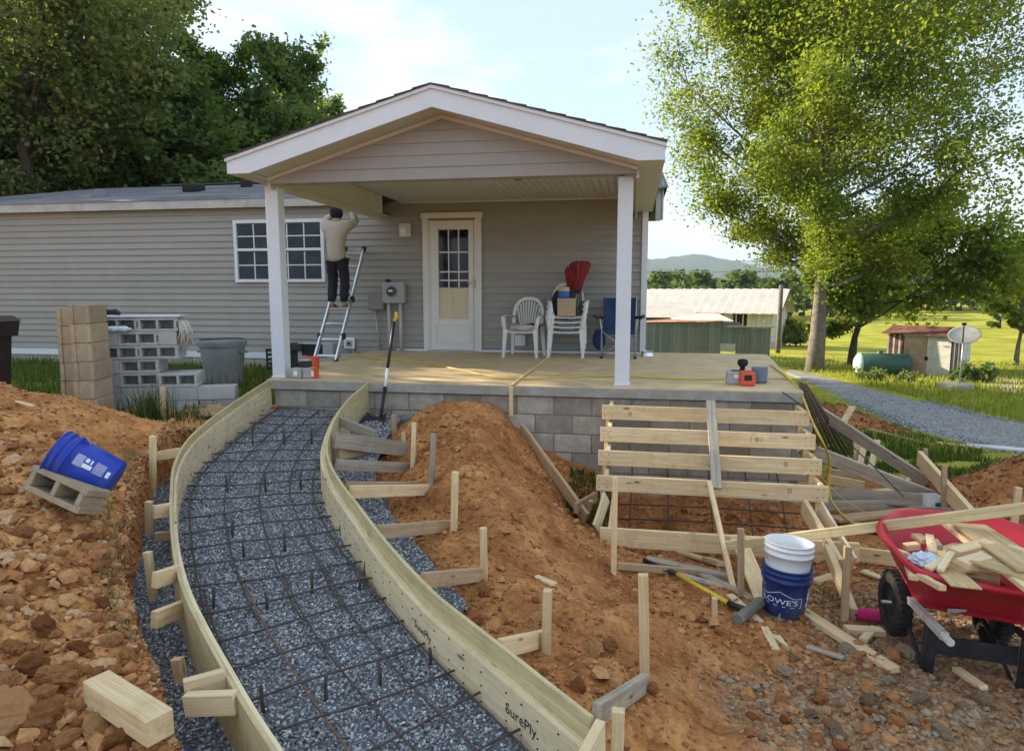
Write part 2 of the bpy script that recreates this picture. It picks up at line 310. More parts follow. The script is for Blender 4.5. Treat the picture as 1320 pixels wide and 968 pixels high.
def H(x, y, rough=True):
    x = np.asarray(x, float); y = np.asarray(y, float)
    near = sst(13, 9.5, y) * sst(9.5, 7.5, np.abs(x + .8)) * sst(-.8, .4, y)
    f = zfar(x, y); h = f * (1 - near) + np.where(near > 0, rbf(np.clip(x, -11, 9), np.clip(y, -2, 14)), 0) * near
    h = h + .62 * np.exp(-(((x - 4.3) / .85) ** 2 + ((y - 7.5) / .8) ** 2)) + .26 * np.exp(-(((x - 3.75 + (y - 13) * .12) / .6) ** 2 + ((y - 13.2) / 1.9) ** 2))
    dm = dirtmask(x, y)
    if rough:
        h = h + dm * (.10 * fbm(x, y, 1.3, 3) + .055 * fbm(x + 5, y, 5, 3) + .03 * fbm(x, y + 3, 17, 2)) + (1 - dm) * .03 * fbm(x, y, 1.1, 3)
    # trench and ramp bed cut into the bank
    dL = (XL(y) - x) / np.sqrt(1 + slopeL(y) ** 2); dR = (x - XR(y)) / np.sqrt(1 + slopeR(y) ** 2)
    wob = .05 * fbm(x * 0 + y, y, 2.5, 3) + (.035 * fbm(x, y, 9, 2) if rough else 0)
    cut = sst(.25, .19, dL + wob) * sst(7.12, 7.05, y) * (y > .5) * sst(.02, -.02, dR)
    h = h * (1 - cut) + (GD(y) - .05) * cut
    side = (dR >= -.02) & (y < 7.1) & (y > 1.2); lim = ZT(y) - .1 + np.clip(dR, 0, 9) * .9
    return np.where(side, np.minimum(h, lim), h)
def dirtmask(x, y):
    n = fbm(x, y, .9, 4) * .9
    a = sst(6.75, 6.15, y + n * .7) * sst(6.4, 5.2, x + n)                               # the dug-up front yard
    b = np.exp(-(((x - 3.75 + (y - 13) * .12) / .75) ** 2 + ((y - 13.2) / 2.1) ** 2)); b = sst(.25, .5, b + n * .15)
    c = sst(.2, .35, np.exp(-(((x - 4.3) / 1.0) ** 2 + ((y - 7.5) / 1.0) ** 2)) + n * .1)
    d = (x > -4.3) * (x < 2.5 + n) * sst(8.0, 7.6, y)
    e = np.exp(-(((x + 5.6) / 2.2) ** 2 + ((y - 4.6) / 1.6) ** 2)); e = sst(.3, .5, e)
    f = (x > 1.6) * sst(3.6, 3.2, x + n * .6) * sst(9.0, 8.6, y + n * .5)
    return np.clip(np.maximum.reduce([a, b, c, d, e, f]), 0, 1)
# ------------------------------------------------------------------ ground
def ground_mat():
    m, n, b = newmat('ground'); t = n.nodes.new('ShaderNodeTexCoord'); v = t.outputs['Object']; a = n.nodes.new('ShaderNodeAttribute'); a.attribute_name = 'col'
    sp = n.nodes.new('ShaderNodeSeparateColor'); n.links.new(a.outputs['Color'], sp.inputs[0])
    def mixc(f, c1, c2):
        q = n.nodes.new('ShaderNodeMixRGB'); n.links.new(f, q.inputs[0]); n.links.new(c1, q.inputs[1]); n.links.new(c2, q.inputs[2]); return q.outputs[0]
    z1 = noise(n, v, 2.6, 10, .74); z2 = noise(n, v, 26, 8, .7); z3 = noise(n, v, 120, 4, .7)
    tan = ramp(n, (.37, .13, .037), (.92, .48, .185), .36, .64); n.links.new(z1.outputs[0], tan.inputs[0])
    red = ramp(n, (.28, .105, .036), (.56, .26, .10), .36, .64); n.links.new(z1.outputs[0], red.inputs[0])
    gr = ramp(n, (.25, .155, .085), (.52, .36, .215), .36, .64); n.links.new(z2.outputs[0], gr.inputs[0])
    c = mixc(sp.outputs['Blue'], tan.outputs[0], red.outputs[0]); c = mixc(sp.outputs['Green'], c, gr.outputs[0])
    k = n.nodes.new('ShaderNodeMixRGB'); k.blend_type = 'MULTIPLY'; k.inputs[0].default_value = .65; r2 = ramp(n, (.5, .45, .42), (1.2, 1.2, 1.2), .34, .62); n.links.new(z2.outputs[0], r2.inputs[0]); n.links.new(c, k.inputs[1]); n.links.new(r2.outputs[0], k.inputs[2])
    z5 = noise(n, v, .35, 6, .6); z6 = noise(n, v, 9, 5, .7)
    g1 = ramp(n, (.24, .25, .028), (.42, .41, .055), .38, .62); n.links.new(z5.outputs[0], g1.inputs[0])
    k2 = n.nodes.new('ShaderNodeMixRGB'); k2.blend_type = 'MULTIPLY'; k2.inputs[0].default_value = .7; r4 = ramp(n, (.5, .5, .45), (1.15, 1.15, 1.1), .35, .65); n.links.new(z6.outputs[0], r4.inputs[0]); n.links.new(g1.outputs[0], k2.inputs[1]); n.links.new(r4.outputs[0], k2.inputs[2])
    n.links.new(mixc(sp.outputs['Red'], k2.outputs[0], k.outputs[0]), b.inputs['Base Color']); b.inputs['Roughness'].default_value = .97; b.inputs['Specular IOR Level'].default_value = .1
    ad_ = n.nodes.new('ShaderNodeMath'); ad_.operation = 'MULTIPLY_ADD'; ad_.inputs[1].default_value = .35; n.links.new(z3.outputs[0], ad_.inputs[0]); n.links.new(z2.outputs[0], ad_.inputs[2]); bumpn(n, b, ad_.outputs[0], .8, .03)
ground_mat()
def axis(a, b, d, lo, hi, g=1.13):
    v = list(np.arange(a, b, d)); s = d
    while v[-1] < hi: s *= g; v.append(v[-1] + s)
    s = d
    while v[0] > lo: s *= g; v.insert(0, v[0] - s)
    return np.array(v)
def gravelly(x, y):
    n = fbm(x, y, 1.1, 4)
    a = sst(.5, 1.5, x + n * 1.2 + (y - 4) * -.25) * sst(6.2, 5.2, y)
    return np.clip(a * .85, 0, 1)
def redness(x, y):
    return np.clip(sst(2.6, 3.4, x) * sst(5.5, 6.3, y) + sst(-2.6, -1.4, x) * .55 * (y > 3) + .35 * fbm(x, y, .8, 3) + .12, 0, 1)
gx = axis(-7, 3.6, .032, -2500, 2500); gy = axis(1.0, 8.2, .034, -60, 4000)
X, Y = np.meshgrid(gx, gy); Z = H(X, Y); nx, ny = len(gx), len(gy)
iq = (np.arange(ny - 1)[:, None] * nx + np.arange(nx - 1)[None, :]).ravel()
dm = dirtmask(X, Y); cols = np.stack([dm, gravelly(X, Y), redness(X, Y), np.ones_like(X)], -1).reshape(-1, 4)
tag(npmesh('ground', np.stack([X, Y, Z], -1).reshape(-1, 3), np.c_[iq, iq + 1, iq + nx + 1, iq + nx], 'ground', None, cols, True), kind='structure')
Hs = lambda x, y: float(H(np.array([x]), np.array([y]))[0])
def on(px, py, z0=-1.2):                                                            # photo point dropped on the terrain
    p = az(px, py, z0)
    for _ in range(12): p = az(px, py, .5 * p.z + .5 * Hs(p.x, p.y))
    return p
# ------------------------------------------------------------------ stones and clods
def ico(sub):
    import bmesh
    bm = bmesh.new(); bmesh.ops.create_icosphere(bm, subdivisions=sub, radius=1); v = np.array([p.co for p in bm.verts]); f = np.array([[q.index for q in t.verts] for t in bm.faces]); bm.free(); return v, f
def rotm(n, rng):
    q = rng.normal(size=(n, 4)); q /= np.linalg.norm(q, axis=1)[:, None]; w, x, y, z = q.T
    return np.stack([1 - 2 * (y * y + z * z), 2 * (x * y - z * w), 2 * (x * z + y * w), 2 * (x * y + z * w), 1 - 2 * (x * x + z * z), 2 * (y * z - x * w), 2 * (x * z - y * w), 2 * (y * z + x * w), 1 - 2 * (x * x + y * y)], -1).reshape(n, 3, 3)
def rockshape(v, rng, rough=.28):
    d = v / np.linalg.norm(v, axis=1)[:, None]; r = np.ones(len(v))
    for _ in range(6):
        a = rng.normal(size=3); a /= np.linalg.norm(a); r = np.minimum(r, rng.uniform(.55, .95) / np.maximum(d @ a, .05))
    return v * (np.minimum(r, 1.15) * (1 + rng.normal(size=len(v)) * rough * .35))[:, None] * rng.uniform(.7, 1.25, 3)
def stones(name, P, size, mat, rng, sub=1, flat=.75, sink=.25, variants=10, colv=None):
    n = len(P); v0, f0 = ico(sub) if sub else (np.array([(1, 0, 0), (-1, 0, 0), (0, 1, 0), (0, -1, 0), (0, 0, 1), (0, 0, -1)], float), np.array([(0, 2, 4), (2, 1, 4), (1, 3, 4), (3, 0, 4), (2, 0, 5), (1, 2, 5), (3, 1, 5), (0, 3, 5)]))
    sh = np.stack([rockshape(v0, rng) for _ in range(variants)]); V = sh[rng.integers(0, variants, n)] * size[:, None, None]
    V = np.einsum('nij,nkj->nki', rotm(n, rng), V); V[:, :, 2] *= flat; V += P[:, None, :]; V[:, :, 2] += (size * (flat - sink * 2) * .5)[:, None]
    F = (f0[None] + (np.arange(n) * len(v0))[:, None, None]).reshape(-1, 3); c = np.repeat(colv if colv is not None else rng.random(n), len(v0))
    V = V.reshape(-1, 3); nn = np.cross(V[F[:, 1]] - V[F[:, 0]], V[F[:, 2]] - V[F[:, 0]]); nn /= np.linalg.norm(nn, axis=1)[:, None] + 1e-12
    return npmesh(name, V, F[nn[:, 2] > -.3], mat, None, c, False)                   # faces bedded in the ground are left out
varied('gravel_stone', [(0, (.13, .137, .15)), (.35, (.27, .283, .305)), (.75, (.44, .455, .475)), (1, (.74, .75, .76))], .85, 60, .3)
varied('clay_clod', [(0, (.24, .085, .028)), (.4, (.48, .22, .082)), (.85, (.62, .34, .15)), (1, (.58, .42, .27))], .97, 40, .8, .6)
varied('red_clod', [(0, (.13, .048, .02)), (.5, (.24, .10, .042)), (1, (.36, .18, .085))], .97, 40, .8, .6)
varied('fieldstone', [(0, (.22, .14, .08)), (.4, (.31, .22, .14)), (.85, (.42, .33, .23)), (1, (.45, .27, .14))], .95, 40, .8, .6)
g = np.random.default_rng(11)
plain('gravel_base', (.12, .13, .15), .95, .35, 60, .8, 90)
gw = lambda y: np.interp(y, [2.2, 3.3, 3.6, 7], [.04, .10, .34, .42])
yy = np.linspace(1.0, 7.14, 130); V = []; U = np.linspace(-1, 1, 24)
for y in yy:
    a = float(XL(y)) - .26 * math.hypot(1, float(slopeL(y))); b = float(XR(y)) + float(gw(y)) * math.hypot(1, float(slopeR(y)))
    for u in U:
        x = a + (b - a) * (u + 1) / 2; V.append((x, y, float(GD(y)) + .012 * float(fbm(np.array([x]), np.array([y]), 6, 2)[0])))
n_ = len(U); q = (np.arange(len(yy) - 1)[:, None] * n_ + np.arange(n_ - 1)[None]).ravel()
tag(npmesh('gravel_bed', V, np.c_[q, q + 1, q + n_ + 1, q + n_], 'gravel_base', None, None, True), kind='structure')
def in_bed(n, lo=1.2, hi=7.12):
    y = lo + (hi - lo) * g.random(n) ** 1.35; a = XL(y) - .24 * np.sqrt(1 + slopeL(y) ** 2); b = XR(y) + gw(y) * np.sqrt(1 + slopeR(y) ** 2)
    x = a + (b - a) * g.random(n); return x, y
x, y = in_bed(100000); tag(stones('gravel', np.c_[x, y, GD(y) + g.normal(0, .006, len(x))], g.uniform(.006, .012, len(x)), 'gravel_stone', g, 0, .9, .2), kind='stuff')
def scatter(n, xr, yr, dens):
    x = g.uniform(*xr, n); y = g.uniform(*yr, n); k = g.random(n) < dens(x, y); return x[k], y[k]
leftd = lambda x, y: dirtmask(x, y) * ((XL(y) - x) > .26 * np.sqrt(1 + slopeL(y) ** 2)) * (.35 + .65 * sst(4.6, 2.8, y))
rightd = lambda x, y: dirtmask(x, y) * ((x - XR(y)) > .05) * (x < 2.6) * (1 - .8 * (np.exp(-((x + .9 - (5.6 - y) * .55) / .38) ** 2)))
piles = lambda x, y: ((np.exp(-(((x - 4.3) / .9) ** 2 + ((y - 7.5) / .9) ** 2)) > .15) | (np.exp(-(((x - 3.75 + (y - 13) * .12) / .75) ** 2 + ((y - 13.2) / 2.0) ** 2)) > .3)) * 1.0
x, y = scatter(42000, (-7, -.9), (1.1, 6.8), leftd); s = .007 + .018 * g.random(len(x)) ** 2.5
tag(stones('clay_crumbs', np.c_[x, y, H(x, y)], s, 'clay_clod', g, 0), kind='stuff')
x, y = scatter(9500, (-6.5, -.9), (1.1, 5.8), lambda x, y: leftd(x, y) * sst(4.9, 2.6, y)); s = .022 + .035 * g.random(len(x)) ** 2
tag(stones('clay_rubble', np.c_[x, y, H(x, y)], s, 'clay_clod', g, 1), kind='stuff')
yb = g.uniform(1.3, 6.4, 5200); db = g.uniform(.15, .27, 5200); xb = XL(yb) - db * np.sqrt(1 + slopeL(yb) ** 2); tag(stones('trench_wall_crumbs', np.c_[xb, yb, H(xb, yb)], g.uniform(.008, .026, 5200), 'clay_clod', g, 0), kind='stuff')
x, y = scatter(30000, (-2.8, 3), (2.0, 7.1), rightd); s = .006 + .016 * g.random(len(x)) ** 2.5
tag(stones('dirt_crumbs', np.c_[x, y, H(x, y)], s, 'clay_clod', g, 0, colv=g.random(len(x)) * .6), kind='stuff')
x, y = scatter(2600, (-2.4, 1.6), (2.0, 7.0), lambda x, y: rightd(x, y) * (.25 + .75 * (fbm(x, y, .9, 3) > .05))); s = .016 + .035 * g.random(len(x)) ** 2.2
tag(stones('dirt_rubble', np.c_[x, y, H(x, y)], s, 'clay_clod', g, 1, colv=g.random(len(x)) * .7), kind='stuff')
x, y = scatter(15000, (.0, 4.4), (2.2, 6.2), lambda x, y: gravelly(x, y) ** 1.3); s = .007 + .022 * g.random(len(x)) ** 2.2
tag(stones('field_stones', np.c_[x, y, H(x, y)], s, 'fieldstone', g, 1), kind='stuff')
x, y = scatter(16000, (2.6, 5.5), (5.8, 16), piles); s = .008 + .03 * g.random(len(x)) ** 3
tag(stones('red_clay_crumbs', np.c_[x, y, H(x, y)], s, 'red_clod', g, 0), kind='stuff')
v2, f2 = ico(4)
rocksh = []
for k in range(8):
    v = rockshape(v2, g, .05); v = v * (1 + sum(a_ * np.sin(v @ g.normal(size=3) * f_ + f_) for a_, f_ in ((.09, 5), (.06, 9), (.035, 16), (.03, 24), (.02, 37))))[:, None]; me = bpy.data.meshes.new('rock'); me.from_pydata(v.tolist(), [], f2.tolist()); me.attributes.new('col', 'FLOAT', 'POINT').data.foreach_set('value', np.full(len(v), (k * .37) % 1, np.float32)); rocksh.append(me)
def rock(x, y, s, mat, lab, grp, k):
    me = rocksh[k % 8] if mat == 'clay_clod' else rocksh[k % 8].copy()
    if not me.materials: me.materials.append(MATS[mat])
    elif mat != 'clay_clod': me.materials[0] = MATS[mat]
    o = bpy.data.objects.new('rock', me); SC.collection.objects.link(o); o.location = (x, y, Hs(x, y) + s * .25); o.scale = (s, s * random.uniform(.75, 1.2), s * random.uniform(.55, .85)); o.rotation_euler = (random.random(), random.random(), random.random() * 6); tag(o, lab, 'rock', grp)
k = 0
for px, py, s in [(35, 865, .085), (75, 880, .10), (20, 930, .11), (110, 700, .06), (125, 712, .065), (95, 745, .055), (30, 690, .05), (140, 830, .05), (60, 810, .06), (165, 850, .05), (130, 945, .06), (155, 960, .07), (85, 960, .06), (115, 815, .05), (50, 765, .05), (15, 780, .06), (105, 840, .055), (20, 840, .06), (180, 800, .045), (150, 760, .05), (75, 720, .05), (200, 940, .06), (55, 930, .065), (160, 715, .04), (135, 780, .045), (10, 885, .07)]:
    p = on(px, py, -.5); rock(p.x, p.y, s * .95, 'clay_clod', 'rough clay-caked rock lying in the rubble of the left bank', 'rocks in the left bank rubble', k); k += 1
for px, py, s in [(1015, 868, .05), (1020, 850, .045), (1180, 905, .06), (1175, 930, .05), (1045, 925, .035), (1170, 845, .06), (1120, 905, .05), (1265, 905, .05), (1090, 840, .04), (1080, 945, .05), (1215, 945, .05), (1145, 880, .05)]:
    p = on(px, py); rock(p.x, p.y, s, 'fieldstone', 'grey-brown fieldstone lying on the stony ground before the wheelbarrow', 'fieldstones before the wheelbarrow', k); k += 1
for px, py, s in [(785, 835, .045), (765, 840, .04), (660, 885, .04), (700, 870, .035), (1000, 862, .05), (745, 890, .045), (840, 890, .05), (690, 800, .05), (625, 765, .045), (540, 725, .06)]:
    p = on(px, py, -.8); rock(p.x, p.y, s, 'clay_clod', 'clay clod lying on the dirt beside the right ramp form', 'clods beside the right ramp form', k); k += 1
near_e = [Vector((8.5, 7.2, 0)), on(1320, 590), on(1250, 578), on(1190, 560), on(1120, 530), on(1070, 508), on(1035, 492), on(1012, 482)]
far_e = [Vector((14.5, 9.5, 0)), on(1320, 548), on(1250, 531), on(1190, 517), on(1130, 501), on(1080, 489), on(1045, 481), on(1020, 475.5)]
A_ = np.array([[p[0], p[1]] for p in near_e]); B_ = np.array([[p[0], p[1]] for p in far_e]); o1 = np.argsort(A_[:, 1]); o2 = np.argsort(B_[:, 1])
def in_drive(x, y, a=.15, b=.1): return (x > np.interp(y, A_[o1, 1], A_[o1, 0]) - a) & (x < np.interp(y, B_[o2, 1], B_[o2, 0]) + b) & (y > 7)
# ------------------------------------------------------------------ grass
def blades(name, x, y, h, mat, wid=.006, z=None, lean=.5, colv=None):
    n = len(x); z = H(x, y) if z is None else z; a = g.random(n) * 6.283; l = g.random(n) * lean * h; w = wid * (.6 + .8 * g.random(n)); b = g.random(n) * 6.283
    P = np.c_[x, y, z - .01]; S = np.c_[np.cos(a), np.sin(a), np.zeros(n)] * w[:, None]; D = np.c_[np.cos(b) * l, np.sin(b) * l, np.zeros(n)]; Hh = np.c_[np.zeros(n), np.zeros(n), h]
    V = np.stack([P - S, P + S, P + D * .35 + Hh * .6 + S * .7, P + D + Hh, P + D * .35 + Hh * .6 - S * .7], 1)
    F = np.array([[0, 1, 2], [0, 2, 4], [4, 2, 3]])[None] + (np.arange(n) * 5)[:, None, None]; c = np.repeat(g.random(n) if colv is None else colv, 5)
    return tag(npmesh(name, V.reshape(-1, 3), F.reshape(-1, 3), mat, None, c), kind='stuff')
varied('grass_blade', [(0, (.035, .07, .012)), (.5, (.075, .125, .022)), (1, (.17, .19, .05))], .75, 30, 0, trans=.35)
varied('dry_grass', [(0, (.13, .14, .05)), (1, (.33, .27, .13))], .8, 30, 0, trans=.3)
varied('meadow', [(0, (.14, .19, .024)), (.5, (.22, .27, .04)), (1, (.34, .34, .08))], .75, 30, 0, trans=.4)
x, y = scatter(64000, (1.8, 6.4), (8.0, 12.5), lambda x, y: (1 - dirtmask(x, y)) * sst(2.2, 2.7, x) * (fbm(x, y, 1.2, 3) > -.28) * sst(8.3, 8.8, y + (x - 3) * .3) * ~in_drive(x, y)); blades('grass', x, y, g.uniform(.04, .12, len(x)), 'grass_blade')
x, y = scatter(26000, (-13, -4.2), (6.3, 11.0), lambda x, y: (1 - dirtmask(x, y)) * (fbm(x, y, .9, 3) > -.2)); blades('grass', x, y, g.uniform(.05, .17, len(x)), 'grass_blade')
x = g.normal(-4.85, .10, 190); y = g.normal(6.2, .10, 190); blades('grass', x, y, g.uniform(.12, .42, 190), 'grass_blade', .006, lean=.8, colv=g.random(190) * .6)
x = g.normal(-4.35, .25, 300); y = g.normal(6.4, .15, 300); blades('grass', x, y, g.uniform(.06, .2, 300), 'grass_blade', .006, lean=.8)
x, y = scatter(5000, (.9, 1.9), (4.2, 6.0), lambda x, y: (fbm(x, y, 1.6, 3) > -.05) * .6); blades('weeds', x, y, g.uniform(.02, .07, len(x)), 'grass_blade', .004, lean=1.2)
x, y = scatter(1100, (-.6, -.15), (6.3, 6.9), lambda x, y: 1.0 + 0 * x); blades('weeds', x, y, g.uniform(.03, .11, len(x)), 'grass_blade', .006)
yb = g.uniform(2.4, 5.0, 700); xb = XL(yb) - (.25 + .1 * g.random(700)) * np.sqrt(1 + slopeL(yb) ** 2); kk = fbm(xb * 0, yb, 1.5, 2) > .16; blades('dry_grass', xb[kk], yb[kk], g.uniform(.03, .11, kk.sum()), 'dry_grass', .003, lean=1.2)
p = on(541, 728, -.75); x = g.normal(p.x, .04, 160); y = g.normal(p.y, .04, 160); blades('dry_grass', x, y, g.uniform(.05, .13, 160), 'dry_grass', .003, lean=1.1)
# ------------------------------------------------------------------ driveway and far track
def strip(name, edge_a, edge_b, mat, lift=.03, n=60, m=8):
    A, _ = resample(smooth(edge_a), n); B, _ = resample(smooth(edge_b), n); V = []
    for i in range(n):
        for j in range(m):
            p = A[i] * (1 - j / (m - 1)) + B[i] * j / (m - 1); V.append((p[0], p[1], Hs(p[0], p[1]) + lift - (.09 if j in (0, m - 1) else 0)))
    q = (np.arange(n - 1)[:, None] * m + np.arange(m - 1)[None]).ravel(); return tag(npmesh(name, V, np.c_[q, q + m, q + m + 1, q + 1], mat, None, None, True), kind='structure'), A, B
m_, n, b = newmat('drive'); t = n.nodes.new('ShaderNodeTexCoord'); vo = n.nodes.new('ShaderNodeTexVoronoi'); vo.inputs['Scale'].default_value = 24; n.links.new(t.outputs['Object'], vo.inputs[0])
z1 = noise(n, t.outputs['Object'], .6, 6, .65); rr = ramp(n, (.13, .13, .13), (.40, .395, .385), .1, .9, [(.5, (.24, .237, .235))]); n.links.new(vo.outputs['Color'], rr.inputs[0])
q2 = n.nodes.new('ShaderNodeMixRGB'); q2.inputs[2].default_value = (.27, .22, .16, 1); r5 = ramp(n, (0, 0, 0), (.5, .5, .5), .5, .72); n.links.new(z1.outputs[0], r5.inputs[0]); n.links.new(r5.outputs[0], q2.inputs[0]); n.links.new(rr.outputs[0], q2.inputs[1])
n.links.new(q2.outputs[0], b.inputs['Base Color']); b.inputs['Roughness'].default_value = .95; bumpn(n, b, vo.outputs['Distance'], .8, .03)
plain('dirt_track', (.42, .34, .24), .95, .2, 3, .5, 60)
_, DA, DB = strip('driveway', near_e, far_e, 'drive')
t_ = g.random(26000) ** .8; i_ = np.clip((t_ * 59).astype(int), 0, 58); s_ = g.random(26000); Pp = DA[i_] * (1 - s_)[:, None] + DB[i_] * s_[:, None] + g.normal(0, .12, (26000, 2)); kk = Pp[:, 1] < 17
Pp = Pp[kk]; tag(stones('driveway_gravel', np.c_[Pp, H(Pp[:, 0], Pp[:, 1]) + .02], g.uniform(.012, .032, len(Pp)), 'gravel_stone', g, 0, colv=.75 * g.random(len(Pp))), kind='stuff')
strip('dirt_track', [on(1265, 498, -2), on(1320, 513, -2), on(1400, 530, -2)], [on(1262, 484, -2), on(1320, 487, -2), on(1400, 492, -2)], 'dirt_track')
# grass strip between the driveway and the shed, and the near meadow
x, y = scatter(90000, (3.5, 22), (10, 34), lambda x, y: np.clip((34 - y) / 24, .12, 1) * (x > .36 * y - 6 + 0 * y) * (y > 10)); inside = in_drive(x, y, .5, .1); keep = ~inside & (dirtmask(x, y) < .5)
blades('grass', x[keep], y[keep], g.uniform(.06, .2, keep.sum()), 'meadow', .014)
# ------------------------------------------------------------------ the house
HY = 11.1
house = thing('house', 'long single-storey house with taupe lap siding, grey shingle roof and white door', 'house', (-5, HY, 0))
MB().box((-6.7, 13.66, 1.1), (13.7, 5.04, 2.6)).build('wall', 'siding', house)
def sidecourse(x0, x1, z0, h, yf, mat, parent, name='siding_board'):
    L = x1 - x0; vs = []; 
    prof = [(0, 0), (-.024, 0), (-.024, .016), (-.004, h - .012), (-.002, h + .002)]
    for x in (x0, x1): vs += [(x, yf + a, z0 + c) for a, c in prof]
    fs = [(i, i + 1, i + 6, i + 5) for i in range(4)] + [(4, 3, 2, 1, 0), (5, 6, 7, 8, 9)]
    return MB().add(vs, [q[::-1] for q in fs]).build(name, mat, parent)
ch = .1135
for i in range(22):
    z0 = -.055 + i * ch; cuts = [-13.5, -10.2 + (i * 1.37 % 2.2), -6.3 + (i * .91 % 1.6), -3.0 - (i * .77 % .4), .14]
    for a, c in zip(cuts[:-1], cuts[1:]): sidecourse(a + .001, c - .001, z0, ch, HY + .02 - random.uniform(0, .002), 'siding', house)
bd = MB().box((-2.1, HY + .006, 2.52), (4.45, .03, .15)); bd.build('frieze_board', 'siding_gable', house)
MB().box((-8.95, HY + .0, -.115), (9.3, .05, .11)).build('base_trim', 'white_vinyl', house)
MB().box((-1.85, HY - .012, .02), (4.2, .03, .035)).build('base_trim', 'white_vinyl', house)
MB().box((.165, HY - .005, 1.2), (.09, .06, 2.5)).build('corner_trim', 'white_vinyl', house); MB().box((.195, HY + .06, 1.2), (.03, .09, 2.5)).build('corner_trim', 'white_vinyl', house)
for j in range(2):
    for i in range(23):
        x = -13.5 + i * .405 + (.2 if j else 0)
        MB().box((x + .2, HY + .1, -.275 - j * .2), (.397, .19, .192), None, .006).build('foundation_block', 'block', house)
# eave: fascia and roof
MB().box((-9.2, 10.96, 2.50), (9.9, .03, .145)).build('eave_fascia', 'fascia_old', house)
MB().box((-9.2, 11.04, 2.452), (9.9, .13, .012)).build('soffit', 'fascia_old', house)
rid = ay(200, 241, 13.6); rz = rid.z; hx = ay(130, 243, 13.6).x
e0, e1 = (-14.15, 10.93, 2.58), (.5, 10.93, 2.58)
nr = 16
for i in range(nr):                                                               # shingle courses
    t0, t1 = i / nr, (i + 1) / nr; Yf = lambda t: 10.93 + (13.6 - 10.93) * t; Zf = lambda t: 2.58 + (rz - 2.58) * t; xl = lambda t: -14.15 + (hx + 14.15) * t
    segs = np.linspace(0, 1, 9)
    for a, c in zip(segs[:-1], segs[1:]):
        sh = (i * .37 % .1); A = [xl(t0) + (.5 - xl(t0)) * a, xl(t0) + (.5 - xl(t0)) * c]; B = [xl(t1) + (.5 - xl(t1)) * a, xl(t1) + (.5 - xl(t1)) * c]
        vs = [(A[0], Yf(t0), Zf(t0) - .012), (A[1], Yf(t0), Zf(t0) - .012), (A[1], Yf(t0), Zf(t0) + .006), (A[0], Yf(t0), Zf(t0) + .006), (B[0], Yf(t1) + .01, Zf(t1)), (B[1], Yf(t1) + .01, Zf(t1))]
        if c - a > 0: MB().add(vs, [(0, 1, 2, 3), (3, 2, 5, 4)]).build('shingle', 'shingle', house)
MB().add([(hx, 13.6, rz - .004), (.5, 13.6, rz - .004), (.5, 16.3, 2.6), (-14.15, 16.3, 2.6), (-14.15, 10.93, 2.55)], [(0, 1, 2, 3), (0, 3, 4)]).build('roof', 'shingle', house)
MB().box(((-9.6 + -4.0) / 2, 13.6, rz + .012), (6.4, .25, .03)).build('ridge_cap', 'shingle_dark', house)
MB().add([(.48, 10.95, 2.565), (.48, 16.2, 2.6), (.48, 13.6, rz - .02)], [(0, 1, 2)]).build('gable_end', 'siding', house)
for px, py, s in ((250, 250, .34), (318, 244, .2)):
    p = ay(px, py, 12.3 if s > .3 else 12.9); zz = 2.58 + (rz - 2.58) * (p.y - 10.93) / 2.67
    MB().box((p.x, p.y, zz + .06), (s, s * .8, .15), Matrix.Rotation(.09, 3, 'X'), .02).build('roof_vent', 'dark', house)
p = ay(131, 259, 11.7); MB().lathe([(.0, .14), (.06, .13), (.12, .09), (.16, .02), (.17, -.05)][::-1], 16, Matrix.Translation((p.x, p.y, 2.58 + (rz - 2.58) * .29 + .01))).build('roof_vent', 'shingle', house)
# window
wx0, wx1, wz0, wz1 = -6.88, -5.20, 1.16, 2.23
win = MB()
for c, d in (((wx0 + .03, 0, (wz0 + wz1) / 2), (.06, .06, wz1 - wz0)), ((wx1 - .03, 0, (wz0 + wz1) / 2), (.06, .06, wz1 - wz0)), (((wx0 + wx1) / 2, 0, wz1 - .03), (wx1 - wx0 - .12, .06, .06)), (((wx0 + wx1) / 2, 0, wz0 + .025), (wx1 - wx0 - .12, .07, .05))):
    win.box((c[0], HY - .012, c[2]), d, None, .004)
win = win.build('window', 'white_vinyl', house)
MB().box(((wx0 + wx1) / 2, HY - .014, wz0 + .06 + .5), (wx1 - wx0 - .12, .04, .045), None, .003).build('meeting_rail', 'white_vinyl', win)
cols_ = np.linspace(wx0 + .06, wx1 - .06, 6); rows_ = [wz0 + .05, wz0 + .295, wz0 + .56, wz0 + .79, wz1 - .06]
for i in range(5):
    for j in range(4): MB().box(((cols_[i] + cols_[i + 1]) / 2, HY - .004, (rows_[j] + rows_[j + 1]) / 2), (cols_[i + 1] - cols_[i] - .022, .008, rows_[j + 1] - rows_[j] - .022)).build('pane', 'pane', win)
mu = MB()
for i in range(1, 5): mu.box((cols_[i], HY - .006, (rows_[0] + rows_[2]) / 2 - .02), (.018, .016, rows_[2] - rows_[0] - .05)); mu.box((cols_[i], HY - .006, (rows_[2] + rows_[4]) / 2 + .012), (.018, .016, rows_[4] - rows_[2] - .03))
for j in (1, 3):
    for i in range(5): mu.box(((cols_[i] + cols_[i + 1]) / 2, HY - .006, rows_[j]), (cols_[i + 1] - cols_[i] - .02, .015, .018))
mu.build('muntin', 'white_vinyl', win)
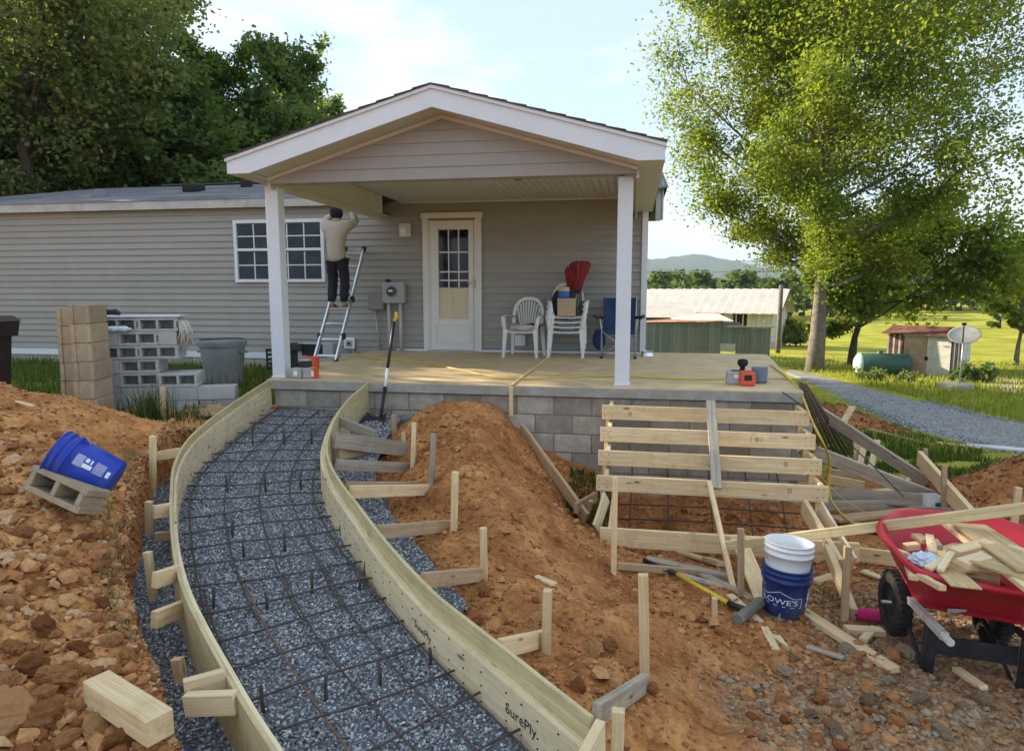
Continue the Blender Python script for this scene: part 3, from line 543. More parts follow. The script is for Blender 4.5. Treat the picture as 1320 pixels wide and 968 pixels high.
# door
dx0, dx1, dz1 = -3.46, -2.46, 2.26
dr_ = MB()
for x in (dx0 + .05, dx1 - .05): dr_.box((x, HY - .02, dz1 / 2 - .025), (.10, .05, dz1 - .05), None, .006)
dr_.box(((dx0 + dx1) / 2, HY - .022, dz1 - .02), (dx1 - dx0 + .04, .056, .09), None, .006)
for x in (dx0 + .115, dx1 - .115): dr_.box((x, HY - .012, 1.09), (.028, .04, 2.15))
door_frame = dr_.build('door_frame', 'trim_white', house)
MB().box(((dx0 + dx1) / 2, HY - .04, .012), (.86, .09, .024)).build('threshold', 'fascia_old', house)
sx0, sx1, sz1 = -3.325, -2.595, 2.155
gl = (ay(565, 300, HY - .02).x, ay(604, 300, HY - .02).x); gz0, gz1 = ay(585, 411, HY).z, ay(585, 296, HY).z; pz = ay(585, 371, HY).z
d = MB(); yc = HY - .022
d.box(((sx0 + gl[0]) / 2, yc, sz1 / 2 + .015), (gl[0] - sx0, .04, sz1 - .03), None, .004); d.box(((sx1 + gl[1]) / 2, yc, sz1 / 2 + .015), (sx1 - gl[1], .04, sz1 - .03), None, .004)
d.box(((gl[0] + gl[1]) / 2, yc, (gz1 + sz1) / 2), (gl[1] - gl[0], .04, sz1 - gz1), None, .004); d.box(((gl[0] + gl[1]) / 2, yc, (gz0 + .03) / 2), (gl[1] - gl[0], .04, gz0 - .03), None, .004)
door = d.build('door', 'trim_white', house)
rz_ = [pz, pz + .12, pz + .26, pz + .58, gz1]; cx = np.linspace(gl[0], gl[1], 4)
for i in range(3):
    for j in range(4): MB().box(((cx[i] + cx[i + 1]) / 2, HY - .008, (rz_[j] + rz_[j + 1]) / 2), (cx[i + 1] - cx[i] - .02, .008, rz_[j + 1] - rz_[j] - .02)).build('pane', 'pane', door)
mu = MB()
for i in (1, 2): mu.box((cx[i], HY - .012, (pz + gz1) / 2), (.02, .016, gz1 - pz))
for j in (1, 2, 3):
    for i in range(3): mu.box(((cx[i] + cx[i + 1]) / 2, HY - .011, rz_[j]), (cx[i + 1] - cx[i] - .02, .014, .022))
mu.build('muntin', 'trim_white', door)
plain('cream', (.62, .54, .36), .45, .06, 3, .04)
lp = MB().box(((gl[0] + gl[1]) / 2, HY - .008, (gz0 + pz) / 2), (gl[1] - gl[0], .012, pz - gz0 - .004))
for i in (0, 1): lp.box((gl[0] + (gl[1] - gl[0]) * (.27 + .46 * i), HY - .016, (gz0 + pz) / 2), ((gl[1] - gl[0]) * .36, .01, (pz - gz0) * .72), None, .004)
lp.build('lower_panel', 'cream', door)
kp = MB(); kx0, kx1, kz0, kz1 = ay(562, 420, HY).x, ay(608, 420, HY).x, ay(585, 441, HY).z, ay(585, 418, HY).z
for c, dd in ((((kx0 + kx1) / 2, 0, kz0), (kx1 - kx0, .012, .02)), (((kx0 + kx1) / 2, 0, kz1), (kx1 - kx0, .012, .02)), ((kx0, 0, (kz0 + kz1) / 2), (.02, .012, kz1 - kz0 - .02)), ((kx1, 0, (kz0 + kz1) / 2), (.02, .012, kz1 - kz0 - .02))): kp.box((c[0], HY - .048, c[2]), dd)
kp.build('kick_panel', 'trim_white', door)
plain('brass', (.45, .35, .18), .35, .1, 5, 0, metal=.8); plain('aluminium', (.72, .73, .74), .32, .08, 8, .05, 90, metal=.9); plain('galv', (.42, .43, .44), .45, .14, 6, .1, 60, metal=.55)
hz = ay(612, 366, HY); MB().box((hz.x, HY - .055, hz.z), (.03, .03, .13), None, .006).box((hz.x - .05, HY - .075, hz.z + .01), (.11, .014, .016), None, .004).build('handle', 'brass', door)
# ------------------------------------------------------------------ porch slab on its block foundation
slab = thing('porch_slab', 'tan concrete porch slab on a grey block foundation in front of the door', 'porch', (-1.2, 9, 0))
def quadprism(P, z0, z1, name, mat, parent):
    n = len(P); vs = [(x, y, z0) for x, y in P] + [(x, y, z1) for x, y in P]
    return MB().add(vs, [tuple(range(n - 1, -1, -1)), tuple(range(n, 2 * n))] + [(i, (i + 1) % n, (i + 1) % n + n, i + n) for i in range(n)]).build(name, mat, parent)
quadprism([(-4.12, 7.16), (-1.273, 7.16), (-1.273, HY - .03), (-4.35, HY - .03), (-4.38, 8.7)], -.108, 0, 'slab', 'concrete', slab)
quadprism([(-1.257, 7.16), (1.70, 7.16), (2.10, HY - .03), (-1.257, HY - .03)], -.108, 0, 'slab', 'concrete', slab)
quadprism([(.22, HY - .03), (2.1, HY - .03), (2.14, 11.5), (.22, 11.5)], -.108, -.002, 'slab', 'concrete', slab)
MB().box((-1.21, 7.148, -.056), (5.80, .02, .10), None, .004).build('slab_edge', 'concrete_edge', slab)
MB().box((-1.2, 7.29, -.75), (5.66, .186, 1.26)).build('mortar', 'mortar', slab)
for j in range(6):
    z = -.215 - j * .203
    for i in range(15):
        x = -4.05 + i * .405 + (.2 if j % 2 else 0)
        if x + .2 > 1.66: continue
        MB().box((x + .2, 7.24 + random.uniform(-.003, .003), z), (.393, .1, .191), None, .006).build('block', 'block', slab)
for j in range(6):
    for i in range(9): MB().box((1.66, 7.45 + i * .405, -.215 - j * .203), (.1, .393, .191), None, .006).build('block', 'block', slab)
# ------------------------------------------------------------------ porch roof
roof = thing('porch_roof', 'gabled porch roof with white fascia, taupe gable siding and boarded ceiling', 'porch roof', (-2.0, 9, 2.2))
FY = 6.8; pk = ay(556, 110, FY); lt = ay(292, 207, FY); rt = ay(858, 183, FY); ez = (lt.z + rt.z) / 2; pxx = pk.x; hw = (rt.x - lt.x) / 2; pxx = (rt.x + lt.x) / 2; ax_ = pk.x
zt = lambda x: pk.z - (pk.z - ez) * ((x - ax_) / (rt.x - ax_) if x > ax_ else (ax_ - x) / (ax_ - lt.x))
for s, ex in ((-1, lt.x), (1, rt.x)):
    inn = ex - s * .25; poly = [(ax_, pk.z), (ex, ez), (ex, ez - .15), (inn, ez - .15), (inn + s * .0, ez - .145), (ax_, pk.z - .20)]
    poly = [(ax_, pk.z - .012), (ex, ez - .012), (ex, ez - .15), (inn, ez - .15), (ax_, pk.z - .205)]
    if s > 0: poly = poly[::-1]
    MB().prism(poly, .025, Matrix.Translation((0, FY, 0))).build('rake_fascia', 'white_vinyl', roof)
    dp = [(ax_, pk.z + .004), (ex + s * .01, ez + .004), (ex + s * .01, ez - .03), (ax_, pk.z - .03)]
    MB().prism(dp if s < 0 else dp[::-1], .02, Matrix.Translation((0, FY - .022, 0))).build('drip_edge', 'white_vinyl', roof)
    # boxed eave: soffit and side fascia
    MB().box(((ex + inn) / 2, 8.95, ez - .145), (.25, 4.25, .012)).build('eave_soffit', 'tan_vinyl', roof)
    MB().box((ex - s * .012, 8.96, ez - .075), (.02, 4.24, .13)).build('side_fascia', 'white_vinyl', roof)
    MB().box((inn - s * .0, 8.9 if s < 0 else 9.15, ez - .20), (.03, 3.4 if s < 0 else 3.9, .10)).build('eave_trim', 'tan_vinyl', roof)
    # rake soffit
    vs = [(ax_, FY + .026, pk.z - .185), (inn, FY + .026, ez - .135), (inn, 7.2, ez - .135), (ax_, 7.2, pk.z - .185)]
    MB().add(vs, [(0, 1, 2, 3) if s > 0 else (3, 2, 1, 0)]).build('rake_soffit', 'tan_vinyl', roof)
    tr = [(ax_, pk.z - .188), (inn, ez - .138), (inn, ez - .178), (ax_, pk.z - .228)]
    MB().prism(tr if s < 0 else tr[::-1], .03, Matrix.Translation((0, 7.165, 0))).build('gable_trim', 'tan_vinyl', roof)
    # roof deck and shingle courses
    nC = 12
    for i in range(nC):
        a, c = i / nC, (i + 1) / nC; x0 = ex + s * .015 + (ax_ - ex - s * .015) * a; x1 = ex + s * .015 + (ax_ - ex - s * .015) * c
        for y0, y1 in ((FY - .035, 8.3), (8.3, 9.9), (9.9, 11.6), (11.6, 13.6)):
            z0 = zt(ex) + (pk.z - ez) * a; z1 = zt(ex) + (pk.z - ez) * c; vs = [(x0, y0, z0 + .004), (x0, y1, z0 + .004), (x0, y1, z0 + .028), (x0, y0, z0 + .028), (x1, y0, z1 + .016), (x1, y1, z1 + .016), (x1, y0, z1 + .002), (x1, y1, z1 + .002)]
            f = [(0, 1, 2, 3), (3, 2, 5, 4), (0, 3, 4, 6), (1, 7, 5, 2), (0, 6, 7, 1)]
            MB().add(vs, f if s < 0 else [q[::-1] for q in f]).build('shingle', 'shingle_dark', roof)
    bl = MB().box((inn + s * .0 - s * .09, 8.78 if s < 0 else 9.2, 2.345), (.14, 2.9 if s < 0 else 3.75, .25)); bl.build('beam', 'tan_vinyl', roof)
    if s < 0: MB().box((inn + .085, 10.245, 2.345), (.17, .035, .27), None, .004).build('beam_end_cap', 'trim_white', roof)
gx0, gx1 = lt.x + .26, rt.x - .26; gb = 2.185
zg = lambda x: zt(x) - .20
hcs = .125
for i in range(6):
    z0 = gb + i * hcs; z1 = z0 + hcs
    def xs(z):
        lo = ax_ - (ax_ - gx0) * np.clip((pk.z - .2 - z) / (pk.z - .2 - zg(gx0)), 0, 1); hi = ax_ + (gx1 - ax_) * np.clip((pk.z - .2 - z) / (pk.z - .2 - zg(gx1)), 0, 1); return lo, hi
    (a0, b0), (a1, b1) = xs(z0), xs(z1)
    vs = [(a0, 7.2, z0), (b0, 7.2, z0), (b0, 7.183, z0), (a0, 7.183, z0), (b0, 7.183, z0 + .012), (a0, 7.183, z0 + .012), (b1, 7.196, z1), (a1, 7.196, z1)]
    if z0 < pk.z - .22: MB().add(vs, [(0, 1, 2, 3), (3, 2, 4, 5), (5, 4, 6, 7)]).build('siding_board', 'siding_gable', roof)
MB().prism([(gx0, gb), (ax_, pk.z - .19), (gx1, gb)][::-1], .04, Matrix.Translation((0, 7.201, 0))).build('gable_wall', 'siding_gable', roof)
MB().box(((gx0 + gx1) / 2, 7.32, gb + .14), (gx1 - gx0 - .24, .15, .27)).build('header_beam', 'siding_gable', roof)
cxs = np.arange(gx0 + .16, gx1 - .14, .102)
for x in cxs: MB().box((x + .051, 9.25, 2.475), (.095, 3.68, .012), None, .003).build('ceiling_board', 'ceiling', roof)
MB().box(((cxs[0] + cxs[-1]) / 2 + .05, 9.25, 2.50), (cxs[-1] - cxs[0] + .1, 3.7, .025)).build('ceiling_backing', 'ceiling', roof)
MB().box(((cxs[0] + cxs[-1]) / 2 + .05, HY - .03, 2.455), (cxs[-1] - cxs[0] + .1, .03, .03)).build('ceiling_trim', 'tan_vinyl', roof)
for px in (545, 668):
    p = ray(px, 232); t = (2.466 - 1) / p[2]; q = Vector(_C + p * t)
    o = thing('ceiling_light', 'recessed light in the porch ceiling, ' + ('left of the door' if px < 600 else 'right of the door'), 'light', (q.x, q.y, 2.46), 'recessed ceiling lights')
    MB().lathe([(.055, 0), (.075, -.004), (.08, .002)], 18, Matrix.Translation(q)).build('trim_ring', 'trim_white', o); MB().lathe([(.0, .0), (.055, -.001)], 18, Matrix.Translation((q.x, q.y, 2.466))).build('lens', 'dark', o)
for px, py, lab in ((362, 484, 'square white porch post standing beside the ramp'), (803, 494, 'square white porch post standing in front of the blue folding chair')):
    b0 = az(px + 5 if px < 500 else px, py, 0); b0.y = 7.40; b0.x = -4.06 if px < 500 else -.10
    o = thing('porch_post', lab, 'post', (b0.x, b0.y, 0), 'white porch posts')
    MB().box((b0.x, b0.y, 1.09), (.155, .155, 2.18), None, .006).build('shaft', 'white_vinyl', o)
    MB().box((b0.x, b0.y, .012), (.175, .175, .024), None, .005).build('base_trim', 'white_vinyl', o)
# downspout at the house corner
dsp = thing('downspout', 'grey-green downspout under the eave at the right house corner', 'downspout', (.33, HY, 2))
MB().box((.36, HY + .05, 2.35), (.09, .07, .5), None, .01).build('pipe', 'fascia_old', dsp); MB().box((.42, HY + .02, 2.4), (.03, .05, .58), None, .008).build('bracket', 'fascia_old', dsp)
# ------------------------------------------------------------------ ramp forms
def offcurve(P, s, off):                                                            # shift a curve sideways
    t = np.gradient(P, axis=0); t /= np.linalg.norm(t, axis=1)[:, None]; nn = np.c_[-t[:, 1], t[:, 0]]; return P + nn * off * s
def ribbon(P, S, sgn, o0, o1, ztop, zbot, name, mat, parent):
    A = offcurve(P, sgn, o0); Bq = offcurve(P, sgn, o1); V = []; G = []; n = len(P)
    for i in range(n):
        y = P[i, 1]; zt_ = ztop(y); zb = zbot(y)
        V += [(A[i, 0], A[i, 1], zt_), (Bq[i, 0], Bq[i, 1], zt_), (Bq[i, 0], Bq[i, 1], zb), (A[i, 0], A[i, 1], zb)]; G += [(S[i], o0, zt_ - zb), (S[i], o1, zt_ - zb), (S[i], o1, 0), (S[i], o0, 0)]
    f = []
    for i in range(n - 1):
        for k in range(4): f.append((i * 4 + k, i * 4 + (k + 1) % 4, i * 4 + 4 + (k + 1) % 4, i * 4 + 4 + k))
    f += [(3, 2, 1, 0), tuple(n * 4 - 4 + k for k in range(4))]
    if sgn < 0: f = [q[::-1] for q in f]
    m = MB(); m.add(V, f, G); m.sm = [False] * len(f); return m.build(name, mat, parent)
lf = thing('ramp_form', 'long curved plywood form along the left edge of the gravel ramp', 'formwork', (-3, 4.5, -.5))
rf = thing('ramp_form', 'long curved plywood form along the right edge of the gravel ramp with a ledge inside', 'formwork', (-1.8, 4.5, -.5))
lip = lambda y: ZT(y) - np.interp(y, [3.2, 4.6, 7.2], [.006, .06, .075])
ribbon(LC, LS, 1, 0, .020, ZT, lambda y: GD(y) - .06, 'outer_board', 'treated', lf); ribbon(LC, LS, 1, .021, .040, lip, lambda y: GD(y) - .05, 'inner_board', 'plywood', lf)
rlip = lambda y: ZT(y) - np.interp(y, [2.4, 3.5, 5, 7.2], [.105, .10, .075, .035])
ribbon(RC, RS, -1, 0, .020, ZT, lambda y: GD(y) - .06, 'outer_board', 'treated', rf); ribbon(RC, RS, -1, .021, .062, rlip, lambda y: GD(y) - .05, 'inner_board', 'plywood', rf)
def at_s(P, S, s, sgn, off):
    i = min(max(np.searchsorted(S, s) - 1, 0), len(S) - 2); f = (s - S[i]) / (S[i + 1] - S[i]); t = P[i + 1] - P[i]; t = t / np.linalg.norm(t); nn = np.array([-t[1], t[0]]) * sgn
    p = P[i] + (P[i + 1] - P[i]) * f + nn * off; return p, t, nn
for P, S, sg, par, o, lp_ in ((LC, LS, 1, lf, .0405, lip), (RC, RS, -1, rf, .0625, rlip)):
    m = MB(); s = .1
    while s < S[-1] - .1:
        p, t, nn = at_s(P, S, s, sg, o)
        for fr in (.12, .5, .85):
            zt_ = lp_(p[1]); zb = GD(p[1]); z = zt_ + (zb - zt_) * fr + random.uniform(-.015, .015)
            M = Matrix.Rotation(math.atan2(t[1], t[0]), 3, 'Z'); m.box((p[0], p[1], z), (.009, .004, .007), M)
        s += random.uniform(.10, .19)
    tag(m.build('nails', 'dark', par), kind='stuff')
def text_mesh(s, size=1.0):
    c = bpy.data.curves.new('lettering', 'FONT'); c.body = s; c.size = size; c.align_x = 'CENTER'; c.align_y = 'CENTER'; c.resolution_u = 3
    o = bpy.data.objects.new('lettering', c); SC.collection.objects.link(o); bpy.context.view_layer.update()
    me = bpy.data.meshes.new_from_object(o.evaluated_get(bpy.context.evaluated_depsgraph_get())); bpy.data.objects.remove(o); bpy.data.curves.remove(c)
    v = [tuple(p.co) for p in me.vertices]; f = [tuple(q.vertices) for q in me.polygons]; bpy.data.meshes.remove(me); return v, f
plain('ink', (.02, .02, .02), .8, .1, 5, 0); plain('ink_brown', (.10, .07, .05), .8, .3, 30, 0)
def stamp(s, size, px, py, P, S, sgn, off, zf, par, slant=.0):
    q = ap(px, py, -.18); sl_ = S[np.argmin(np.hypot(P[:, 0] - q.x, P[:, 1] - q.y))]; v, f = text_mesh(s, size); V = []
    for a, b, _ in v:
        p, t, nn = at_s(P, S, sl_ + a, sgn, off); V.append((p[0], p[1], zf(p[1]) + b + slant * a))
    MB().add(V, f).build('stamp', 'ink', par)
stamp('SurePly', .068, 690, 908, RC, RS, -1, .0645, lambda y: rlip(y) - .10, rf); stamp('SurePly', .06, 552, 806, RC, RS, -1, .0645, lambda y: rlip(y) - .10, rf)
e0 = Vector((RC[-1, 0] + .0, RC[-1, 1] - .0, 0)); e1 = az(742, 968, ZT(2.2)); e1 = Vector((e0.x, e0.y, 0)) + (Vector((e1.x, e1.y, 0)) - Vector((e0.x, e0.y, 0))) * 1.6
board((e0.x + .03, e0.y, ZT(2.3) - .09), (e1.x + .03, e1.y, ZT(2.2) - .1), .038, .2, 'pine_new', 'end_board', rf)
# ------------------------------------------------------------------ rebar mat
mat_ = thing('rebar_mat', 'mat of thin steel reinforcing bars tied over the gravel of the curved ramp', 'rebar', (-2.2, 4.5, -.7))
sLa = LS[np.argmin(np.hypot(LC[:, 0] - ap(350, 968).x, LC[:, 1] - ap(350, 968).y))]; sRa = RS[np.argmin(np.hypot(RC[:, 0] - ap(625, 848).x, RC[:, 1] - ap(625, 848).y))]
def cross(u, f, dz=.05):                                                            # u along the ramp, f across it
    a, _, _ = at_s(LC, LS, min(u * sLa, LS[-1] - .01), 1, .06); b_, _, _ = at_s(RC, RS, min(u * sRa, RS[-1] - .01), -1, .06); p = a + (b_ - a) * f; return Vector((p[0], p[1], float(GD(p[1])) + dz))
umax = 1.22
for f in (.06, .3, .53, .76, .94):
    pts = [cross(u, f + .012 * math.sin(u * 9 + f * 20), .042 + .01 * math.sin(u * 14 + f * 9)) for u in np.linspace(.005, umax, 40)]
    MB().tube(pts[:26], .0062, 6).build('bar', 'rebar', mat_); MB().tube([p + Vector((.022, .004, .002)) for p in pts[22:]], .0062, 6).build('bar', 'rebar_rust' if f in (.3,) else 'rebar', mat_)
for k in range(25):
    u = .015 + k * .0487; a = random.uniform(-.012, .012)
    pts = [cross(u + a * (f - .5), f, .058 + .008 * math.sin(f * 7 + k)) for f in np.linspace(-.0, 1.0, 8)]
    MB().tube(pts, .0058, 6).build('bar', 'rebar', mat_)
k = 0
for px, py, h in [(286, 570, .15), (326, 570, .15), (366, 570, .15), (402, 570, .17), (293, 632, .15), (343, 633, .17), (388, 628, .16), (275, 785, .16), (345, 785, .12), (315, 718, .15), (367, 710, .15), (403, 765, .16), (420, 905, .16), (470, 740, .1), (490, 885, .15), (463, 760, .12), (555, 860, .12), (586, 845, .17), (340, 920, .16), (440, 690, .12), (420, 637, .14), (300, 690, .13)]:
    p = ap(px, py, -.31); MB().tube([p + Vector((0, 0, -.06)), p + Vector((random.uniform(-.008, .008), 0, h * .5)), p + Vector((random.uniform(-.012, .012), 0, h * .85))], .0085, 6).build('pin', 'rebar', mat_)
# ------------------------------------------------------------------ stakes
def stake(px, py0, py1, lab, w=.045, z0=-.8, pxb=None, mat='pine', d=.038, grp='wooden form stakes', zb=None):
    pxb = px if pxb is None else pxb; b0 = on(pxb, py1, z0) if zb is None else az(pxb, py1, zb); t = ay(px, py0, b0.y); dd = (b0 - t).normalized() * .12
    o = board(t, b0 + dd, d, w, mat, 'form_stake', None, (1, 0, 0), .003); tag(o, lab, 'stake', grp); return b0, t
for a in [(210, 499, 540, 'pine stake in front of the low grey block stack', .05, -.3), (197, 562, 628, 'pine stake on the left trench edge, next below the stake by the blocks', .045, -.6), (192, 646, 700, 'pine stake on the left trench edge right of the blue tipped bucket', .045, -.6),
          (190, 711, 783, 'tall thin pine stake on the left trench edge below the blue bucket', .04, -.62, 199), (228, 848, 892, 'stubby pine stake with battered top near the timber offcut', .055, -.66, 237), (239, 552, 568, 'short grey stake tucked behind the upper left ramp form', .03, -.5)]:
    stake(a[0], a[1], a[2], a[3], a[4], a[5], a[6] if len(a) > 6 else None)
for a in [(508, 534, 562, 'short brown stake nearest the black scoop blade by the porch wall', .05, -.5), (534, 545, 602, 'pale pine stake left of the top of the dirt mound', .035, -.55, 532), (520, 557, 571, 'tiny pale stake stub left of the dirt mound top', .035, -.55, 521),
          (559, 559, 626, 'weathered brown stake standing left of the dirt mound path', .04, -.6, 556), (587, 608, 682, 'pale pine stake beside the middle of the dirt mound', .045, -.7, 585), (499, 624, 662, 'short grey weathered stake standing in gravel behind the right form', .05, -.75), (477, 608, 624, 'small brown stake stub behind the right form', .035, -.7),
          (623, 680, 745, 'pine stake left of the dirt path with brace to the right form', .04, -.78, 624), (706, 760, 838, 'pine stake with mushroomed top in the dirt near the lower right form', .045, -.8, 704), (829, 740, 872, 'tallest pine stake, standing alone in the dirt right of the ramp', .05, -.95, 831), (797, 914, 985, 'pine stake cut by the bottom edge beside the form corner', .05, -.85, 795)]:
    stake(a[0], a[1], a[2], a[3], a[4], a[5], a[6] if len(a) > 6 else None, 'weathered' if ('grey' in a[3] or 'weathered' in a[3]) else ('brownwood' if 'brown' in a[3] else 'pine'))
for a in [(793, 614, 738, 'tall thin stake in front of the left end of the stair form', .04, -1.15, 791), (955, 681, 770, 'brown stake standing left of the buckets', .045, -1.18), (1093, 704, 802, 'brown stake right of the buckets beside a leaning board', .045, -1.2, 1088), (1193, 578, 616, 'brown stake at the upper end of the wide pine plank', .045, -1.2),
          (1217, 599, 655, 'brown stake beside the white plastic tub', .045, -1.2), (1313, 628, 712, 'slanted pine stake in front of the red clay pile at the right edge', .045, -1.2, 1303), (1105, 563, 602, 'wide pine post end under the crossing grey planks', .09, -1.2), (921, 770, 797, 'short grey stake by the hammer handle', .035, -1.18)]:
    stake(a[0], a[1], a[2], a[3], a[4], a[5], a[6] if len(a) > 6 else None, 'brownwood' if a[3].startswith('brown') else 'pine')
# ------------------------------------------------------------------ kickers between forms and stakes
def kick(px0, py0, off, px1, py1, z1, w, h, mat, lab, z0=None):
    p0 = ap(px0, py0, off) if z0 is None else az(px0, py0, z0); p1 = az(px1, py1, z1); tag(board(p0, p1, w, h, mat, 'form_brace'), lab, 'brace', 'braces between ramp forms and stakes')
LF = [(290, 529, -.06, 216, 536, -.36, .038, .09, 'brownwood', 'brown brace from the stake by the block stack to the left form'), (283, 524, -.05, 222, 527, -.33, .038, .05, 'brownwood', 'flat brown board lying behind the brace by the block stack'),
      (232, 583, -.03, 190, 590, -.37, .038, .075, 'pine', 'pale brace across the trench below the grey block stack'), (221, 656, -.03, 197, 660, -.43, .038, .085, 'pine', 'pale brace across the trench right of the blue bucket'), (222, 690, -.22, 199, 692, -.62, .038, .06, 'brownwood', 'dark brace low in the trench below the blue bucket'),
      (229, 738, -.03, 199, 748, -.50, .038, .085, 'pine', 'pale brace high over the trench beside the tall thin stake'), (238, 783, -.13, 198, 799, -.60, .038, .085, 'pine', 'pale brace under the high one beside the tall thin stake'),
      (291, 874, -.02, 237, 889, -.62, .038, .085, 'pine_new', 'slanted pale brace ending at the stubby battered stake'), (305, 905, -.03, 240, 907, -.66, .045, .09, 'pine_new', 'level pale brace with speckled top below the battered stake')]
for a in LF: kick(*a)
RF = [(438, 543, -.08, 484, 561, -.33, .038, .09, 'weathered', 'grey board slanting down from the right form nearest the porch'), (431, 567, -.06, 524, 579, -.52, .038, .14, 'weathered', 'wide grey plank braced against the right form by the porch wall'), (436, 585, -.20, 526, 574, -.60, .038, .10, 'brownwood', 'reddish plank behind the wide grey plank at the right form'),
      (434, 599, -.06, 530, 603, -.60, .038, .09, 'weathered', 'grey brace with swirling grain behind the right form'), (452, 634, -.06, 558, 631, -.64, .038, .09, 'pine', 'tan brace ending at the weathered brown stake'), (447, 626, -.06, 540, 625, -.62, .02, .06, 'brownwood', 'thin tan strip behind the brace at the weathered brown stake'),
      (486, 686, -.06, 582, 677, -.72, .038, .085, 'brownwood', 'tan brace ending at the stake beside the mound middle'), (545, 748, -.06, 622, 740, -.78, .038, .085, 'brownwood', 'tan brace ending at the stake left of the dirt path'), (643, 836, -.06, 703, 822, -.80, .038, .085, 'pine', 'pale brace ending at the stake with mushroomed top'), (768, 921, -.05, 831, 880, -.86, .038, .09, 'weathered', 'grey brace running from the form corner to the tallest stake')]
for a in RF: kick(*a)
# ------------------------------------------------------------------ stair formwork
st = thing('stair_form', 'pine stair formwork of four riser boards against the porch block wall', 'formwork', (.7, 6.5, -1.2))
rs = []
for i in range(4):
    y = 6.85 - .25 * i; z = -.135 - .174 * i; x0, x1 = -.285 - .004 * i, 1.69
    dz = -.005
    o = board((x0, y, z - .07), (x1, y, z - .07 + dz), .038, .142, 'pine', 'riser_board', st); rs.append((x0, x1, y, z))
    board((x0 + .07, y + .06, z - .125), (x1 - .06, y + .06, z - .13), .038, .06, 'brownwood', 'cleat', st)
    for x in (x0 + .09, x1 - .05):
        board((x, y + .022, z - .066), (x, min(y + .34, 7.16), z - .066), .038, .135, 'pine', 'side_board', st)
        board((x - .03, y + .045, z - .02), (x - .03, y + .045, z - .40), .038, .08, 'pine', 'upright', st, (0, 1, 0))
    m = MB()
    for x in (x0 + .03, x0 + .1, x1 - .04, x1 - .09):
        for dz_ in (-.035, -.105): m.box((x, y - .0195, z + dz_), (.008, .003, .008))
    tag(m.build('nails', 'dark', st), kind='stuff')
for txt, i, px, py, sz in (('2x6', 0, 812, 533, .05), ('SYP  2x6', 1, 975, 566, .05), ('HT', 2, 1013, 598, .05), ('HT', 3, 1018, 632, .05)):
    q = ay(px, py, rs[i][2] - .0195); v, f = text_mesh('|||' if i != 1 else '|  ||| |', sz); MB().add([(q.x + a, rs[i][2] - .0212, q.z + b) for a, b, _ in v], f).build('grade_mark', 'ink_brown', st)
lb0 = az(773, 691, -1.08); lb1 = az(1107, 712, -1.08)
board((lb0.x, lb0.y, lb0.z), (lb1.x, lb1.y, lb1.z), .038, .16, 'pine', 'bottom_board', st)
# stringers left and right
board(az(782, 640, -.82), az(768, 682, -1.05), .02, .16, 'plywood', 'stringer', st); board(az(792, 640, -.86), az(786, 690, -1.1), .038, .09, 'pine', 'stringer', st)
board(az(1056, 655, -.84), az(1100, 728, -1.12), .02, .16, 'plywood', 'stringer', st); board(az(1036, 652, -.84), az(1082, 730, -1.1), .038, .14, 'pine', 'stringer', st)
for k, (a, c, zz) in enumerate([(795, 1045, -.98), (795, 1050, -1.12), (800, 1040, -1.24)]):
    p = ay(a, 650 + 14 * k, 6.35); q = ay(c, 652 + 16 * k, 6.35); MB().tube([(p.x, 6.3, zz), (.7, 6.31, zz + .01), (q.x, 6.3, zz)], .007, 6).build('bar', 'rebar', st)
for k, x in enumerate((-.0, .35, .75, 1.1, 1.4)):
    MB().tube([(x, 6.02, -1.28), (x + .02, 6.5, -1.02), (x + .03, 7.0, -.72)], .007, 6).build('bar', 'rebar', st)
# ------------------------------------------------------------------ loose lumber
def lum(px0, py0, z0, px1, py1, z1, w, h, mat, lab, name='plank', cat='plank', up=(0, 0, 1), grp='loose lumber round the stairs', point=0, lift=0):
    p0 = az(px0, py0, z0) if z0 is not None else on(px0, py0) + Vector((0, 0, h / 2 + lift)); p1 = az(px1, py1, z1) if z1 is not None else on(px1, py1) + Vector((0, 0, h / 2 + lift))
    return tag(board(p0, p1, w, h, mat, name, None, up, .003, point), lab, cat, grp)
o = board(ay(916, 517, 6.72), ay(924, 630, 5.98), .085, .03, 'weathered', 'plank', None, (0, -1, .3)); tag(o, 'grey weathered board leaning down across the four stair risers', 'plank', 'loose lumber round the stairs')
o = board(ay(914, 622, 5.92), az(946, 762, -1.2), .04, .06, 'pine', 'plank', None, (0, -1, .3)); tag(o, 'pale two-by-four propped from the lowest riser to the ground', 'plank', 'loose lumber round the stairs')
lum(950, 690, -1.02, 985, 775, None, .13, .02, 'pine', 'wide pale board sloping down behind the blue bucket')
lum(937, 703, -.95, 1345, 652, -.22, .04, .065, 'treated', 'long greenish treated two-by-four crossing above the wheelbarrow')
